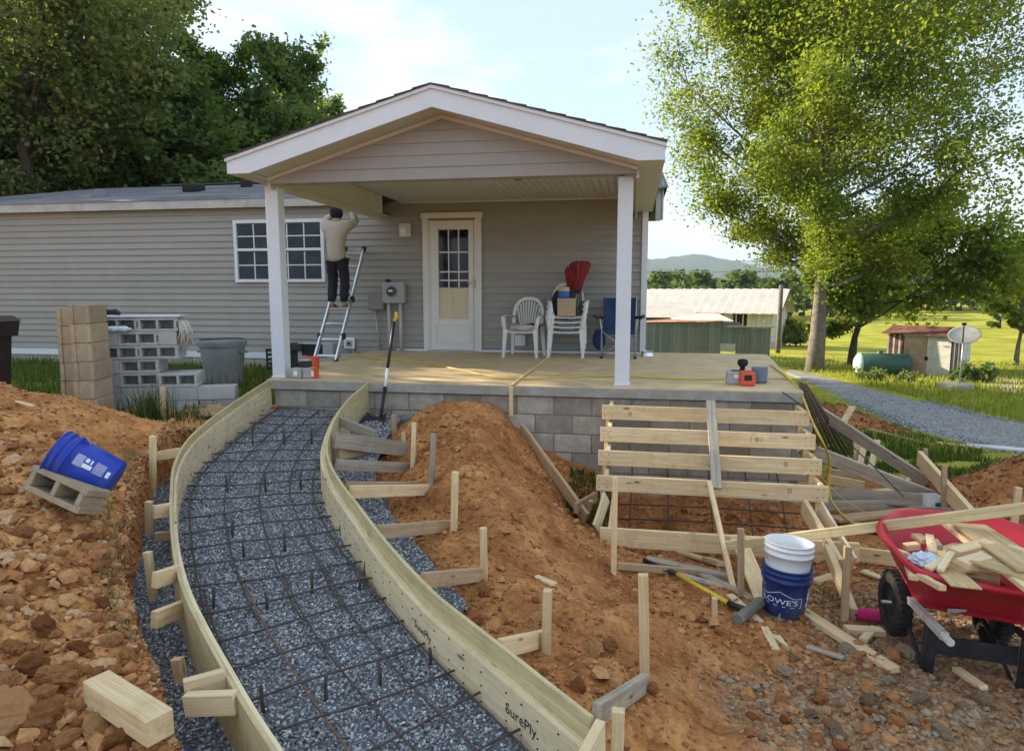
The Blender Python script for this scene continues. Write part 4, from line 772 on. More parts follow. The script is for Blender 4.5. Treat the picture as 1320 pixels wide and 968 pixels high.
L_ = [(833, 724, None, 945, 748, None, .09, .038, 'weathered', 'grey board lying flat behind the sledgehammer handle'), (795, 733, None, 905, 742, None, .038, .05, 'brownwood', 'brown board half buried left of the sledgehammer grip'), (905, 748, None, 1010, 800, None, .075, .06, 'weathered', 'grey squared timber beside the sledgehammer head'),
      (1032, 790, None, 1152, 868, None, .085, .038, 'pine', 'long pine two-by-four lying on the stones left of the wheelbarrow'), (1080, 719, None, 1158, 730, None, .038, .12, 'pine', 'pine plank on edge running to the wheelbarrow'), (1066, 707, -1.02, 1100, 800, None, .05, .09, 'pine', 'pine board sloping to the pink string spool'),
      (1112, 737, None, 1138, 746, None, .09, .02, 'pine_new', 'small pale offcut left of the wheelbarrow front'), (1048, 725, None, 1062, 718, None, .1, .02, 'brownwood', 'small reddish offcut behind the bucket handle'),
      (1062, 636, -1.08, 1192, 645, -1.12, .038, .14, 'weathered', 'dark grey plank on edge reaching the white tub'), (1058, 652, -1.14, 1180, 650, -1.2, .038, .10, 'weathered', 'grey plank lying below the one at the white tub'), (1075, 669, -1.16, 1210, 655, -1.2, .14, .03, 'brownwood', 'reddish plank lying flat below the grey ones'), (1110, 680, None, 1135, 672, None, .12, .02, 'pine', 'light scrap of plywood on the dirt below the reddish plank'),
      (1066, 617, -.98, 1114, 626, -1.02, .038, .09, 'pine', 'short pine brace beside the third riser end'), (1066, 607, -.95, 1105, 612, -1.0, .038, .06, 'brownwood', 'short brown brace behind the pine one'),
      (1185, 590, -.92, 1256, 672, -1.02, .05, .17, 'pine', 'wide pine plank sloping down toward the wheelbarrow')]
for a in L_: lum(*a)
lum(1052, 528, -.42, 1196, 622, -1.12, .04, .14, 'weathered', 'long grey plank sloping from the top riser down to the right', up=(0, -.3, 1)); lum(1050, 583, -.62, 1200, 640, -1.12, .04, .14, 'weathered', 'second long grey plank sloping below the first one', up=(0, -.3, 1))
lum(940, 772, None, 1017, 842, None, .06, .03, 'pine_new', 'sharpened pale stake lying under the sledgehammer head', 'loose_stake', 'stake', (0, 0, 1), 'loose lumber round the stairs', .14, .01)
lum(697, 573, -.66, 778, 579, -.70, .038, .09, 'weathered', 'short grey plank level against the block wall left of the stairs'); lum(672, 552, -.46, 756, 668, -1.1, .038, .12, 'brownwood', 'long brown plank edging the right flank of the dirt mound')
lum(742, 655, -1.0, 768, 640, -1.02, .04, .1, 'brownwood', 'short brown plank end beside the stair stringer'); lum(757, 663, -1.12, 762, 645, -.95, .04, .03, 'pine', 'thin pale stick in the hollow left of the stairs')
lum(1082, 553, -1.15, 1099, 524, -.86, .1, .03, 'pine', 'pale board standing tilted in the small red clay heap'); 
lum(1108, 602, -1.2, 1114, 573, -.95, .07, .05, 'pine_new', 'pale upright offcut below the crossing grey planks'); lum(1122, 605, -1.2, 1131, 568, -.92, .07, .04, 'pine_new', 'cream upright offcut right of the crossing grey planks')
lum(537, 684, -.72, 577, 688, -.74, .06, .04, 'pine', 'short pine block lying on gravel by the mound'); lum(0, 512, .16, 42, 523, .14, .03, .015, 'pine', 'thin stick lying on the left clay mound', 'stick', 'stick')
tb0 = az(125, 885, -.53); tb1 = az(207, 938, -.53)
o = board(tb0, tb1, .10, .10, 'pine', 'timber_offcut', None, (0, 0, 1), .004); tag(o, 'squared pine timber offcut lying on the rubble at lower left', 'timber')
# offcuts beside the barrow wheel
for a, lab in (((1090, 815, None, 1138, 818, None, .08, .04), 'pale block offcut in front of the pink spool'), ((1112, 828, None, 1128, 812, None, .05, .03), 'small wedge leaning on the pale block offcut'), ((1232, 865, None, 1268, 890, None, .05, .03), 'pale splinter of wood under the wheelbarrow'), ((690, 745, None, 715, 755, None, .05, .02), 'wood chip on the dirt path'), ((910, 723, None, 930, 730, None, .07, .04), 'small brown block before the bottom stair board')):
    lum(*a, 'pine_new', lab, 'wood_scrap', 'wood scrap')
for a, mt, lab in (((1062, 668, None, 1150, 690, None, .09, .035), 'weathered', 'grey board lying on the dirt behind the bucket and left of the wheelbarrow'), ((1118, 612, None, 1178, 620, None, .08, .03), 'brownwood', 'brown board lying between the two long grey planks'), ((1150, 655, None, 1226, 660, None, .05, .04), 'weathered', 'thin grey board passing in front of the white tub'), ((872, 712, None, 912, 724, None, .06, .03), 'pine', 'short pine piece in front of the bottom stair board'),
    ((855, 738, None, 940, 762, None, .07, .03), 'weathered', 'grey slat under the yellow sledgehammer handle'), ((1050, 752, None, 1082, 742, None, .08, .03), 'pine', 'pine piece lying right behind the blue bucket'), ((985, 722, None, 1042, 716, None, .06, .03), 'brownwood', 'brown batten behind the nested buckets'), ((1090, 640, None, 1160, 632, None, .1, .03), 'pine', 'pine board lying under the crossing grey planks'), ((1160, 628, None, 1190, 608, None, .05, .035), 'pine_new', 'pale stick poking up beside the white tub'),
    ((1040, 835, None, 1088, 850, None, .04, .02), 'weathered', 'thin grey lath on the stones in front of the long pine two-by-four'), ((985, 812, None, 1000, 842, None, .05, .03), 'pine', 'short stub of pine beside the sharpened stake')):
    lum(*a, mt, lab)
# sticks of the wall strip and the tan line down the slab
o = board((-1.265, 7.125, -.01), (-1.265, 7.125, -.33), .018, .045, 'pine', 'wood_strip', None, (1, 0, 0)); tag(o, 'narrow wood strip fixed to the block wall at the slab joint', 'wood strip')
o = board((-1.265, 7.14, .008), (-1.265, 10.6, .008), .03, .012, 'pine', 'joint_strip', None); tag(o, 'thin pale strip lying along the joint across the porch slab', 'wood strip')
# edging along the driveway
for i, (a, mt, lb) in enumerate([((1120, 557, 1205, 578), 'brownwood', 'brown edging plank along the driveway near the grass'), ((1205, 574, 1262, 581), 'pine', 'pale edging plank along the driveway'), ((1245, 578, 1330, 586), 'trim_white', 'white pipe lying along the driveway edge behind the red clay pile')]):
    p0 = on(a[0], a[1]); p1 = on(a[2], a[3])
    if i < 2: tag(board(p0 + Vector((0, 0, .03)), p1 + Vector((0, 0, .03)), .12, .05, mt, 'edging_plank'), lb, 'plank')
    else: tag(MB().tube([p0 + Vector((0, 0, .05)), p1 + Vector((0, 0, .05))], .032, 10).build('pipe', 'white_vinyl'), lb, 'pipe')
# dark rods by the slab corner
rods = thing('steel_rods', 'bundle of dark steel rods sloping from the slab corner to the ground', 'rods', (1.9, 8, -.8))
for k in range(7):
    a = ay(1030 + k * 1.6, 493 + k * .6, 7.35 + .09 * k); e = az(1062 + k * 6, 598 - k * 1.5, -1.18); MB().tube([a, (a + e) / 2 + Vector((0, 0, .02)), e], .014, 6).build('rod', 'rebar' if k % 2 else 'rebar_rust', rods)
plain('cord_yellow', (.62, .42, .06), .5, .1, 8, 0); plain('cord_black', (.03, .03, .03), .6, .1, 8, 0)
def cord(pts, r, mat, lab, name='extension_cord', cat='cord'):
    P = [Vector(p) for p in pts]; 
    for _ in range(3):
        q = [P[0]]
        for a, b in zip(P[:-1], P[1:]): q += [a * .75 + b * .25, a * .25 + b * .75]
        P = q + [P[-1]]
    return tag(MB().tube(P, r, 6).build(name, mat), lab, cat)
cord([az(x, y, .012) for x, y in [(453, 449), (458, 459), (480, 462), (520, 465), (560, 470), (600, 478), (640, 487), (668, 489), (720, 487), (790, 484), (860, 488), (930, 489), (1000, 487), (1022, 490)]], .010, 'cord_yellow', 'yellow extension cord snaking across the porch slab to its corner')
cord([az(993, 470, .012), az(1020, 490, .012), ay(1034, 508, 7.12), ay(1046, 542, 6.7), ay(1062, 572, 6.45), az(1070, 592, -.66), az(1068, 632, -.98), az(1072, 648, -1.08), az(1090, 668, -1.14), az(1104, 676, -1.16)], .011, 'cord_yellow', 'yellow cord hanging from the slab corner past the risers to the ground')
cord([ay(1008, 505, 7.1), ay(1060, 541, 7.0), ay(1110, 585, 6.9), ay(1165, 640, 6.6)], .006, 'cord_black', 'thin black rod sloping over the grey planks right of the stairs', 'thin_rod', 'rod')
cord([az(1046, 600, -.6), az(1080, 640, -.95), az(1130, 668, -1.18)], .004, 'cord_yellow', 'thin string line from the risers to the ground', 'string_line', 'string')
# ------------------------------------------------------------------ concrete blocks
def cmu_mesh(name, L=.4, Wd=.19, Hh=.19, solid=False, t=.034):
    m = MB(); c = .004
    for s in (-1, 1): m.box((0, s * (Wd - t) / 2, 0), (L, t, Hh), None, c)
    for x in (-(L - t) / 2, 0, (L - t) / 2): m.box((x, 0, 0), (t, Wd - 2 * t - .0004, Hh), None, c)
    if not solid:
        for s in (-1, 1):
            for q in (-1, 1): m.box((s * (L / 2 + .006), q * (Wd / 2 - .022), 0), (.016, .04, Hh - .004), None, .003)
    return m.mesh(name)
CM6 = cmu_mesh('concrete_block', .39, .149, .19, False, .027); CM8 = cmu_mesh('concrete_block', .385, .19, .183); CMS = MB().box((0, 0, 0), (.39, .19, .149), None, .005).mesh('concrete_block')
ROT = None
def put_block(me, mat, loc, rot, lab, grp):
    if ROT is not None: loc = P0 + Matrix.Rotation(ROT, 3, 'Z') @ (Vector(loc) - P0); rot = (Matrix.Rotation(ROT, 3, 'Z') @ Matrix.Rotation(rot[2], 3, 'Z') @ Matrix.Rotation(rot[0], 3, 'X')).to_euler()
    if not me.materials: me.materials.append(MATS[mat])
    o = bpy.data.objects.new('concrete_block', me); SC.collection.objects.link(o); o.location = loc; o.rotation_euler = rot; return tag(o, lab, 'concrete block', grp)
P0 = ad(133, 540, 7.5); Zb = -.35; px = lambda x: P0.x + (x - 133) / 114.5
rows = [[(200, 'e'), (133, 'p'), (178, 'p'), (203, 'p'), (249, 'p')], [(133, 'e'), (155, 'p'), (203, 'p'), (248, 'p')], [(133, 'e'), (155, 'c'), (203, 'c')], [(133, 'e'), (155, 'c')], [(133, 'c'), (179, 'c')], [(133, 'e'), (155, 'c'), (202, 'e')], [(133, 'c'), (179, 'c')]]
rows[0] = rows[0][1:]
names = ['bottom', 'second-lowest', 'third', 'fourth', 'fifth', 'sixth', 'topmost']; kinds = {'c': 'cores facing out', 'e': 'end facing out', 'p': 'plain long side facing out'}
ROT = R(22)
for k, row in enumerate(rows):
    z = Zb + .078 + k * .152
    for j, (x, kd) in enumerate(row):
        yj = P0.y + random.uniform(-.012, .012) - (.10 if x >= 203 and k < 3 else 0)
        pos = 'leftmost' if j == 0 else ('rightmost' if j == len(row) - 1 else ['', 'second', 'third', 'fourth'][j])
        lab = 'grey block in the tall stack, %s row, %s, %s' % (names[k], pos, kinds[kd])
        if kd == 'c': put_block(CM6, 'block_grey', (px(x) + .198, yj + .095, z), (R(90), 0, random.uniform(-.01, .01)), lab, 'grey concrete blocks stacked by the house')
        elif kd == 'e': put_block(CMS, 'block_grey', (px(x) + .096, yj + .195, z), (0, 0, R(90) + random.uniform(-.01, .01)), lab, 'grey concrete blocks stacked by the house')
        else: put_block(CMS, 'block_grey', (px(x) + .198, yj + .095, z), (0, 0, random.uniform(-.01, .01)), lab, 'grey concrete blocks stacked by the house')
        if x < 200 or (k == 2 and x == 203): put_block(CMS, 'block_grey', (px(x) + .198, yj + .30 + (.12 if kd == 'e' else 0), z), (0, 0, 0), 'grey concrete block in the rear layer of the stack by the house', 'rear layer of the grey block stack')
ROT = None
for k in range(6):
    Q = ad(95, 540, 6.85); put_block(CM8, 'block_brown', (Q.x + .095 + random.uniform(-.012, .012), Q.y + .19, .87 - .092 - k * .187), (0, 0, R(108) + random.uniform(-.03, .03)), 'brown stained concrete block in the right column of the brown pile, %s from the top' % ['first', 'second', 'third', 'fourth', 'fifth', 'sixth'][k], 'brown concrete blocks in two columns')
    Q = ad(80, 540, 7.05)
    put_block(CM8, 'block_brown', (Q.x + .085 + random.uniform(-.012, .012), Q.y + .19, .84 - .092 - k * .187), (0, 0, R(108) + random.uniform(-.03, .03)), 'brown stained concrete block in the left column of the brown pile, %s from the top' % ['first', 'second', 'third', 'fourth', 'fifth', 'sixth'][k], 'brown concrete blocks in two columns')
ztop = Zb + 7 * .152 + .006
def pr_(x, dy, z): return P0 + Matrix.Rotation(R(22), 3, 'Z') @ Vector((px(x) - P0.x, dy, z - P0.z))
tag(board(pr_(131, .12, ztop + .012), pr_(229, .12, ztop + .012), .24, .022, 'white_vinyl', 'white_board'), 'white board lying flat on top of the grey block stack', 'board')
plain('red_paint', (.42, .02, .03), .35, .08, 5, .03, dirt=.15); plain('black_plastic', (.02, .02, .022), .5, .15, 6, .1, 60, dirt=.25, dirtcol=(.09, .07, .055)); plain('grey_plastic', (.36, .37, .38), .5, .12, 6, .08)
drl = thing('power_tool', 'red and black power tool lying on the white board on the block stack', 'power tool', (px(142), P0.y + .1, ztop + .02))
MB().box(pr_(138, .1, ztop + .062), (.10, .07, .07), None, .015).build('body', 'red_paint', drl); MB().tube([pr_(143, .1, ztop + .055), pr_(152, .1, ztop + .06), pr_(157, .08, ztop + .04)], [.03, .035, .022], 10).build('handle', 'black_plastic', drl)
plain('clear_plastic', (.62, .68, .74), .12, .3, 25, .6, 20)
for i, (x, lab) in enumerate(((148, 'clear plastic bottle lying in the gap of the block stack, left one'), (160, 'clear plastic bottle lying in the gap of the block stack, right one'))):
    b = thing('bottle', lab, 'bottle', pr_(x, -.02, Zb + .87)); M = Matrix.Translation(pr_(x - 6, -.03, Zb + 6 * .152 + .035)) @ Matrix.Rotation(R(22), 4, 'Z') @ Matrix.Rotation(R(90), 4, 'Y')
    MB().lathe([(0, 0), (.03, .002), (.033, .02), (.03, .05), (.033, .08), (.033, .12), (.012, .15), (.012, .165), (0, .166)], 12, M).build('body', 'clear_plastic', b); MB().lathe([(.014, .155), (.014, .172), (0, .173)], 10, M).build('cap', 'white_vinyl', b)
mop = thing('mop_head', 'shaggy off-white mop head hanging at the right side of the grey block stack', 'mop', (px(230), P0.y + .1, ztop - .1)); plain('rope', (.62, .58, .50), .95, .2, 30, .5)
m = MB()
for i in range(46):
    a = random.uniform(0, 6.28); q_ = pr_(229, .06, 0); x0 = q_.x + random.uniform(0, .05); y0 = q_.y + random.uniform(-.06, .08); m.tube([(x0, y0, ztop - .05 + random.uniform(-.04, .02)), (x0 + random.uniform(.0, .06), y0, ztop - .16), (x0 + random.uniform(-.02, .075), y0 + random.uniform(-.03, .03), ztop - random.uniform(.24, .36))], .005, 5)
m.build('strands', 'rope', mop)
# tilted block and the tipped bucket on the bank
A = ad(37, 613, 4.02); Bp = ad(113, 648, 3.92); xa = (Bp - A).normalized(); ya = Vector((0, 0, 1)); tow = (Vector((0, 0, 1)) - (A + Bp) / 2).normalized()
core = Vector((tow.x, tow.y, .02)); core = (core - xa * core.dot(xa)).normalized(); yv = core.cross(xa); M = Matrix((xa, yv, core)).transposed().to_4x4(); M.translation = (A + Bp) / 2 - core * .07
me = cmu_mesh('concrete_block', .39, .15, .19); me.materials.append(MATS['block_brown']); o = bpy.data.objects.new('concrete_block', me); SC.collection.objects.link(o); o.matrix_local = M; tag(o, 'concrete block lying tilted on the clay bank against the tipped blue bucket', 'concrete block')
plain('blue_plastic', (.012, .05, .42), .36, .1, 3, .04, 30, dirt=.2, dirtcol=(.2, .16, .14)); plain('navy_plastic', (.012, .035, .17), .45, .15, 3, .05, 30, dirt=.55, dirtcol=(.17, .19, .25)); plain('white_plastic', (.80, .81, .82), .38, .05, 3, .04, 40, dirt=.18, dirtcol=(.5, .45, .38)); plain('print_white', (.75, .78, .82), .5, .1, 30, 0)
plain('wire', (.35, .35, .36), .35, .1, 9, 0, metal=.9)
BP = [(0, .004), (.118, .004), (.126, .012), (.137, .20), (.1385, .275), (.150, .277), (.151, .290), (.140, .293), (.1415, .325), (.152, .327), (.152, .337), (.143, .340), (.1435, .362), (.150, .364), (.150, .372), (.139, .372), (.136, .30), (.118, .02), (0, .018)]
def rad(z): return np.interp(z, [p[1] for p in BP[2:14]], [p[0] for p in BP[2:14]])
def bucket(lab, M, mat, loc):
    b = thing('bucket', lab, 'bucket', loc); MB().lathe(BP, 40, M).build('shell', mat, b)
    m = MB(); hp = []
    for i in range(15): t = math.pi * i / 14; hp.append(M @ Vector((.156 * math.cos(t), -.156 * math.sin(t) * .55, .31 - .15 * math.sin(t))))
    m.tube(hp, .0032, 6); m.build('bail', 'wire', b); return b
def wrap(items, M, a0, z0, r_, parent, name, mat):
    m = MB()
    for v, f in items: m.add([tuple(M @ Vector(((rad(z0 + b) + r_) * math.sin(a0 + a / .135), -(rad(z0 + b) + r_) * math.cos(a0 + a / .135), z0 + b))) for a, b, _ in v], f)
    m.build(name, mat, parent)
def rect(x0, x1, z0, z1, n=4):
    xs = np.linspace(x0, x1, n + 1); return [(x, z, 0) for x in xs for z in (z0, z1)], [(2 * i, 2 * i + 2, 2 * i + 3, 2 * i + 1) for i in range(n)]
ax = (ad(83, 591, 4.13) - ad(147, 621, 4.20)).normalized(); bt = ad(149, 620, 4.20); u = ax.cross(Vector((0, 0, 1))).normalized(); w_ = ax.cross(u)
tow = Vector((0, 0, 1)) - bt; tow = (tow - ax * tow.dot(ax)).normalized(); xx = (-tow).cross(ax) * -1; M = Matrix((xx, -tow, ax)).transposed().to_4x4()
if M.determinant() < 0: M = Matrix((-xx, -tow, ax)).transposed().to_4x4()
M.translation = bt; bk = bucket('bright blue plastic bucket lying tipped over on the clay bank', M, 'blue_plastic', bt)
it = [rect(-.12 + .0, -.03, .0, .012)] + [rect(-.05 + k * .004, -.048 + k * .004, .02, .05, 1) for k in range(8)]
it = [rect(-.035, .035, .19 + .007 * k, .193 + .007 * k) for k in range(7)]; wrap([(v, f) for v, f in it], M, .15, -.0, .001, bk, 'print', 'print_white')
it = [rect(-.03, -.005, .13, .185), rect(.002, .03, .14, .15), rect(.005, .03, .16, .18)] + [rect(-.035 + .006 * k, -.033 + .006 * k, .06, .12, 1) for k in range(12)] + [rect(-.03, .01, .025, .045)]
wrap(it, M, .15, 0, .001, bk, 'print', 'print_white'); wrap([rect(-.02, .02, .08, .20), rect(-.02, .02, .215, .25)], M, -.95, 0, .001, bk, 'print', 'print_white')
# blue and white nested buckets by the stairs
g1 = on(1009, 788); M = Matrix.Translation((g1.x, g1.y, g1.z + .005)) @ Matrix.Rotation(R(3), 4, 'Y'); sc = Matrix.Diagonal((1.1, 1.1, .90, 1)); Mb = M @ sc
bk = bucket('dark blue plastic bucket with white lettering and roof outline, standing by the stairs', Mb, 'navy_plastic', g1)
ang = math.atan2(g1.x, g1.y); v, f = text_mesh("LOWE'S", .058); v = [(a * 1.12, b, c) for a, b, c in v]; a0 = -ang - .22
wrap([(v, f)], Mb, a0, .135, .0015, bk, 'lettering', 'print_white')
ol = []
def seg(a, b, w=.004): dx, dz = b[0] - a[0], b[1] - a[1]; L = math.hypot(dx, dz); nx_, nz_ = -dz / L * w / 2, dx / L * w / 2; n = 5; vs = []; return ([(a[0] + dx * i / n + s * nx_, a[1] + dz * i / n + s * nz_, 0) for i in range(n + 1) for s in (-1, 1)], [(2 * i, 2 * i + 2, 2 * i + 3, 2 * i + 1) for i in range(n)])
pts = [(-.13, .10), (.135, .10), (.135, .172), (.08, .172), (.0, .212), (-.08, .172), (-.13, .172), (-.13, .10)]
wrap([seg(a, b) for a, b in zip(pts[:-1], pts[1:])], Mb, a0, 0, .0016, bk, 'emblem', 'print_white')
wrap([rect(-.02, .02, .15, .22), rect(-.02, .015, .10, .14)] + [rect(-.02, .02, .23 + .008 * k, .234 + .008 * k) for k in range(3)], Mb, a0 + 1.5, -.01, .0016, bk, 'print', 'print_white')
Mw = Mb @ Matrix.Translation((0, .0, .185)) @ Matrix.Rotation(R(-3), 4, 'X') @ Matrix.Diagonal((.97, .97, .98, 1)); bucket('white plastic bucket nested inside the dark blue bucket', Mw, 'white_plastic', g1 + Vector((0, 0, .2)))
# ------------------------------------------------------------------ sledgehammer, spool, tub
h0, h1, h2 = on(830, 729), on(872, 747), on(938, 785); h3 = on(968, 797); up = Vector((0, 0, .045))
sh = thing('sledgehammer', 'sledgehammer with yellow handle and black grip lying on the dirt', 'sledgehammer', h2); plain('yellow_grip', (.72, .50, .03), .45, .08, 6, .04, dirt=.2); plain('hammer_steel', (.21, .195, .175), .6, .25, 10, .2, 60, metal=.3, dirt=.4)
MB().tube([h0 + up, h1 + up], .019, 10).build('grip', 'black_plastic', sh); MB().tube([h1 + up, h2 + up], .0165, 10).build('handle', 'yellow_grip', sh); MB().tube([h2 + up, h3 + up], [.02, .024], 10).build('collar', 'black_plastic', sh)
q0, q1 = on(952, 806) + up, on(978, 785) + up; dq = (q1 - q0).normalized(); q0 -= dq * .02; q1 += dq * .02
MB().tube([q0, q0 + dq * .01, q0 + dq * .05, q1 - dq * .05, q1 - dq * .01, q1], [.034, .042, .037, .037, .042, .034], 8, True, False).build('head', 'hammer_steel', sh)
plain('pink', (.62, .025, .17), .8, .15, 60, .6, 120); s0, s1 = on(1103, 797) + Vector((0, 0, .035)), on(1140, 801) + Vector((0, 0, .035)); d_ = (s1 - s0)
sp = thing('string_spool', 'spool of bright pink mason string lying by the wheelbarrow wheel', 'spool', s0); m = MB()
pts = [s0 + d_ * t for t in np.linspace(0, 1, 25)]; m.tube(pts, [.036 + .003 * (i % 2) + .006 * math.sin(i / 24 * 3.14) for i in range(25)], 14); m.build('winding', 'pink', sp); MB().tube([s0 - d_ * .06, s0, s1, s1 + d_ * .08], .02, 10).build('core', 'pink', sp)
tb = on(1200, 655, -1.2); tub = thing('plastic_tub', 'small open white plastic tub with a green label at the end of the grey plank', 'tub', tb); a = Matrix.Rotation(.15, 4, 'Z'); a.translation = (tb.x, tb.y, tb.z)
m = MB()
for s in (-1, 1): m.box((s * .075, 0, .075), (.006, .13, .13)); m.box((0, s * .065, .075), (.144, .006, .13))
m.box((0, 0, .012), (.144, .124, .006)); m.v = [tuple(a @ Vector(p)) for p in m.v]; m.build('shell', 'white_plastic', tub); plain('label_green', (.03, .13, .09), .5, .1, 9, 0)
m = MB().box((.03, -.0695, .05), (.06, .003, .06)); m.v = [tuple(a @ Vector(p)) for p in m.v]; m.build('label', 'label_green', tub)
# ------------------------------------------------------------------ wheelbarrow
wb = thing('wheelbarrow', 'red plastic wheelbarrow on two black wheels and legs, heaped with scrap wood', 'wheelbarrow', (1.95, 4.3, -1.2))
plain('barrow_red', (.50, .018, .035), .45, .09, 2.5, .05, 50, dirt=.34, dirtcol=(.42, .10, .08)); plain('black_metal', (.016, .018, .022), .45, .15, 6, .08, 60, dirt=.25, dirtcol=(.12, .1, .08)); plain('rubber', (.016, .016, .017), .85, .2, 9, .3, 60, dirt=.35, dirtcol=(.14, .11, .08)); plain('ash_wood', (.52, .50, .45), .7, .12, 12, .2, dirt=.3)
def rpoly(c, it=3):
    P = [np.array(p, float) for p in c]
    for _ in range(it):
        q = []
        for i in range(len(P)): a, b = P[i], P[(i + 1) % len(P)]; q += [a * .86 + b * .14, a * .14 + b * .86]
        P = q
    return np.array(P)
rim = rpoly([(1.57, 3.90), (2.52, 3.66), (2.60, 4.6), (2.38, 4.97), (1.86, 4.98), (1.59, 4.62)]); bot = rpoly([(1.74, 4.22), (2.33, 4.06), (2.34, 4.5), (2.22, 4.68), (1.90, 4.68), (1.73, 4.52)])
rc = rim.mean(0); n = len(rim); rz = lambda p: -.515 + .05 * (p[1] - 4.3) * .6; zbm = -.86
def ring(P, z, off=0): c_ = P.mean(0); d = P - c_; d /= np.linalg.norm(d, axis=1)[:, None]; return [(p[0] + e[0] * off, p[1] + e[1] * off, (rz(p) if z is None else z) ) for p, e in zip(P, d)]
def lo(R_, dz): return [(a, b, c + dz) for a, b, c in R_]
mid = rim * .42 + bot * .58
rings = [ring(bot, zbm - .004), ring(bot * .97 + rim * .03, zbm + .03), [(a, b, c * .42 + (zbm) * .58) for (a, b), c in zip(mid, [rz(p) for p in rim])], lo(ring(rim, None, -.004), -.035), lo(ring(rim, None, .022), -.032), lo(ring(rim, None, .032), -.016), lo(ring(rim, None, .026), 0), lo(ring(rim, None, .004), .004), lo(ring(rim, None, -.012), -.008), [(a * .985 + mid.mean(0)[0] * .015, b * .985 + mid.mean(0)[1] * .015, c * .42 + (zbm + .01) * .58) for (a, b), c in zip(mid, [rz(p) for p in rim])], ring(bot * .985 + bot.mean(0) * .015, zbm + .012)]
m = MB(); vs = [p for r_ in rings for p in r_]; k = len(rings); fs = [(i * n + j, i * n + (j + 1) % n, (i + 1) * n + (j + 1) % n, (i + 1) * n + j) for i in range(k - 1) for j in range(n)]
m.add(vs, fs, None, True); m.add(rings[0], [tuple(range(n - 1, -1, -1))]); m.add(rings[-1], [tuple(range(n))]); m.build('tray', 'barrow_red', wb)
def wheel(x, y, z, r=.2, w=.09):
    M = Matrix.Translation((x, y, z)) @ Matrix.Rotation(R(90), 4, 'Y'); h = w / 2
    t = MB().lathe([(r * .62, -h * .8), (r * .8, -h), (r * .94, -h * .85), (r, -h * .45), (r, h * .45), (r * .94, h * .85), (r * .8, h), (r * .62, h * .8), (r * .6, 0), (r * .62, -h * .8)], 32, M)
    for i in range(32):
        a = i / 32 * 6.283
        for s in (-1, 1): t.box(tuple(M @ Vector((math.cos(a) * r * .985, math.sin(a) * r * .985, s * h * .45))), (.03, .012, .02), Matrix.Rotation(-a, 3, 'X'))
    wl = t.build('wheel', 'rubber', wb); MB().lathe([(0, -.02), (r * .2, -.025), (r * .25, -.01), (r * .58, -.018), (r * .61, -.03), (r * .61, .03), (r * .58, .018), (r * .25, .01), (r * .2, .025), (0, .02)], 24, M).build('hub', 'black_metal', wl)
wheel(1.70, 4.55, -.985); wheel(2.25, 4.52, -.985)
MB().tube([(1.62, 4.55, -.985), (2.33, 4.52, -.985)], .012, 10).build('axle', 'wire', wb)
for s, x0, x1, lx, ly in ((-1, 1.76, 1.63, 1.72, 4.03), (1, 2.28, 2.45, 2.16, 3.95)):
    hd = MB(); p0, p1 = Vector((x0, 4.65, -.93)), Vector((x1, 3.62 if s < 0 else 3.4, -.775)); dd = (p1 - p0).normalized()
    o = board(p0, p1 - dd * .10, .042, .042, 'ash_wood', 'handle', wb, (0, 0, 1), .004); MB().tube([p1 - dd * .13, p1 - dd * .1, p1 - dd * .01, p1], [.026, .021, .021, .016], 12).build('grip', 'ash_wood', o)
    l = MB(); l.box((lx + .0, ly + .02, -1.035), (.05, .012, .33), Matrix.Rotation(.06, 3, 'X')).box((lx + s * .024, ly + .045, -1.035), (.006, .055, .33), Matrix.Rotation(.06, 3, 'X')).box((lx, ly + .07, -.88), (.05, .16, .01)); l.tube([(lx, ly + .03, -1.19), (lx, ly + .10, -1.195), (lx + .0, ly + .34, -1.05), (lx, 4.5, -.98)], .014, 8)
    for zz in (-.93, -1.02, -1.09): l.tube([(lx, ly + .002, zz), (lx, ly + .016, zz)], .009, 8)
    l.build('leg', 'black_metal', wb)
MB().box((1.94, 4.02, -1.0), (.40, .012, .105), Matrix.Rotation(-.16, 3, 'Z')).build('cross_panel', 'black_metal', wb)
MB().box((2.02, 4.3, -.885), (.5, .06, .03), Matrix.Rotation(-.16, 3, 'Z')).build('support_bar', 'black_metal', wb)
# sticker on the near side of the tray: lies on the wall plane between rim and bottom
def wallpt(px_, py_):
    d = ray(px_, py_); best = None
    for i in range(n):
        A_, B_, C_ = [Vector(rings[3][i]), Vector(rings[3][(i + 1) % n]), Vector(rings[2][i])]; nn = (B_ - A_).cross(C_ - A_)
        if nn.length < 1e-9: continue
        nn.normalize(); den = nn.dot(Vector(d)); t = nn.dot(A_ - Vector(_C)) / den if abs(den) > 1e-6 else -1
        if t > 0:
            p = Vector(_C + d * t); e = B_ - A_; s_ = (p - A_).dot(e) / e.length_squared
            if -.01 <= s_ <= 1.01 and (best is None or t < best[0]): best = (t, p, nn if nn.dot(Vector(d)) < 0 else -nn)
    return best[1] + best[2] * .006
try:
    q = [wallpt(*p) for p in ((1222, 783), (1246, 784), (1246, 789), (1222, 788))]; MB().add(q, [(0, 3, 2, 1)]).build('sticker', 'print_white', wb); q = [q[i] * .6 + q[(i + 1) % 4] * .4 for i in (0,)]
    m = MB()
    for k in range(5):
        a = 1158 + k * 2.6; b = 728 + k * 4.5; q = [wallpt(a + i, b + j) for i, j in ((0, 0), (1.6, 2.4), (1.6, 5.4), (0, 3))]; m.add(q, [(0, 3, 2, 1)])
    m.build('lettering', 'print_white', wb)
except Exception as e_: print('sticker', e_)
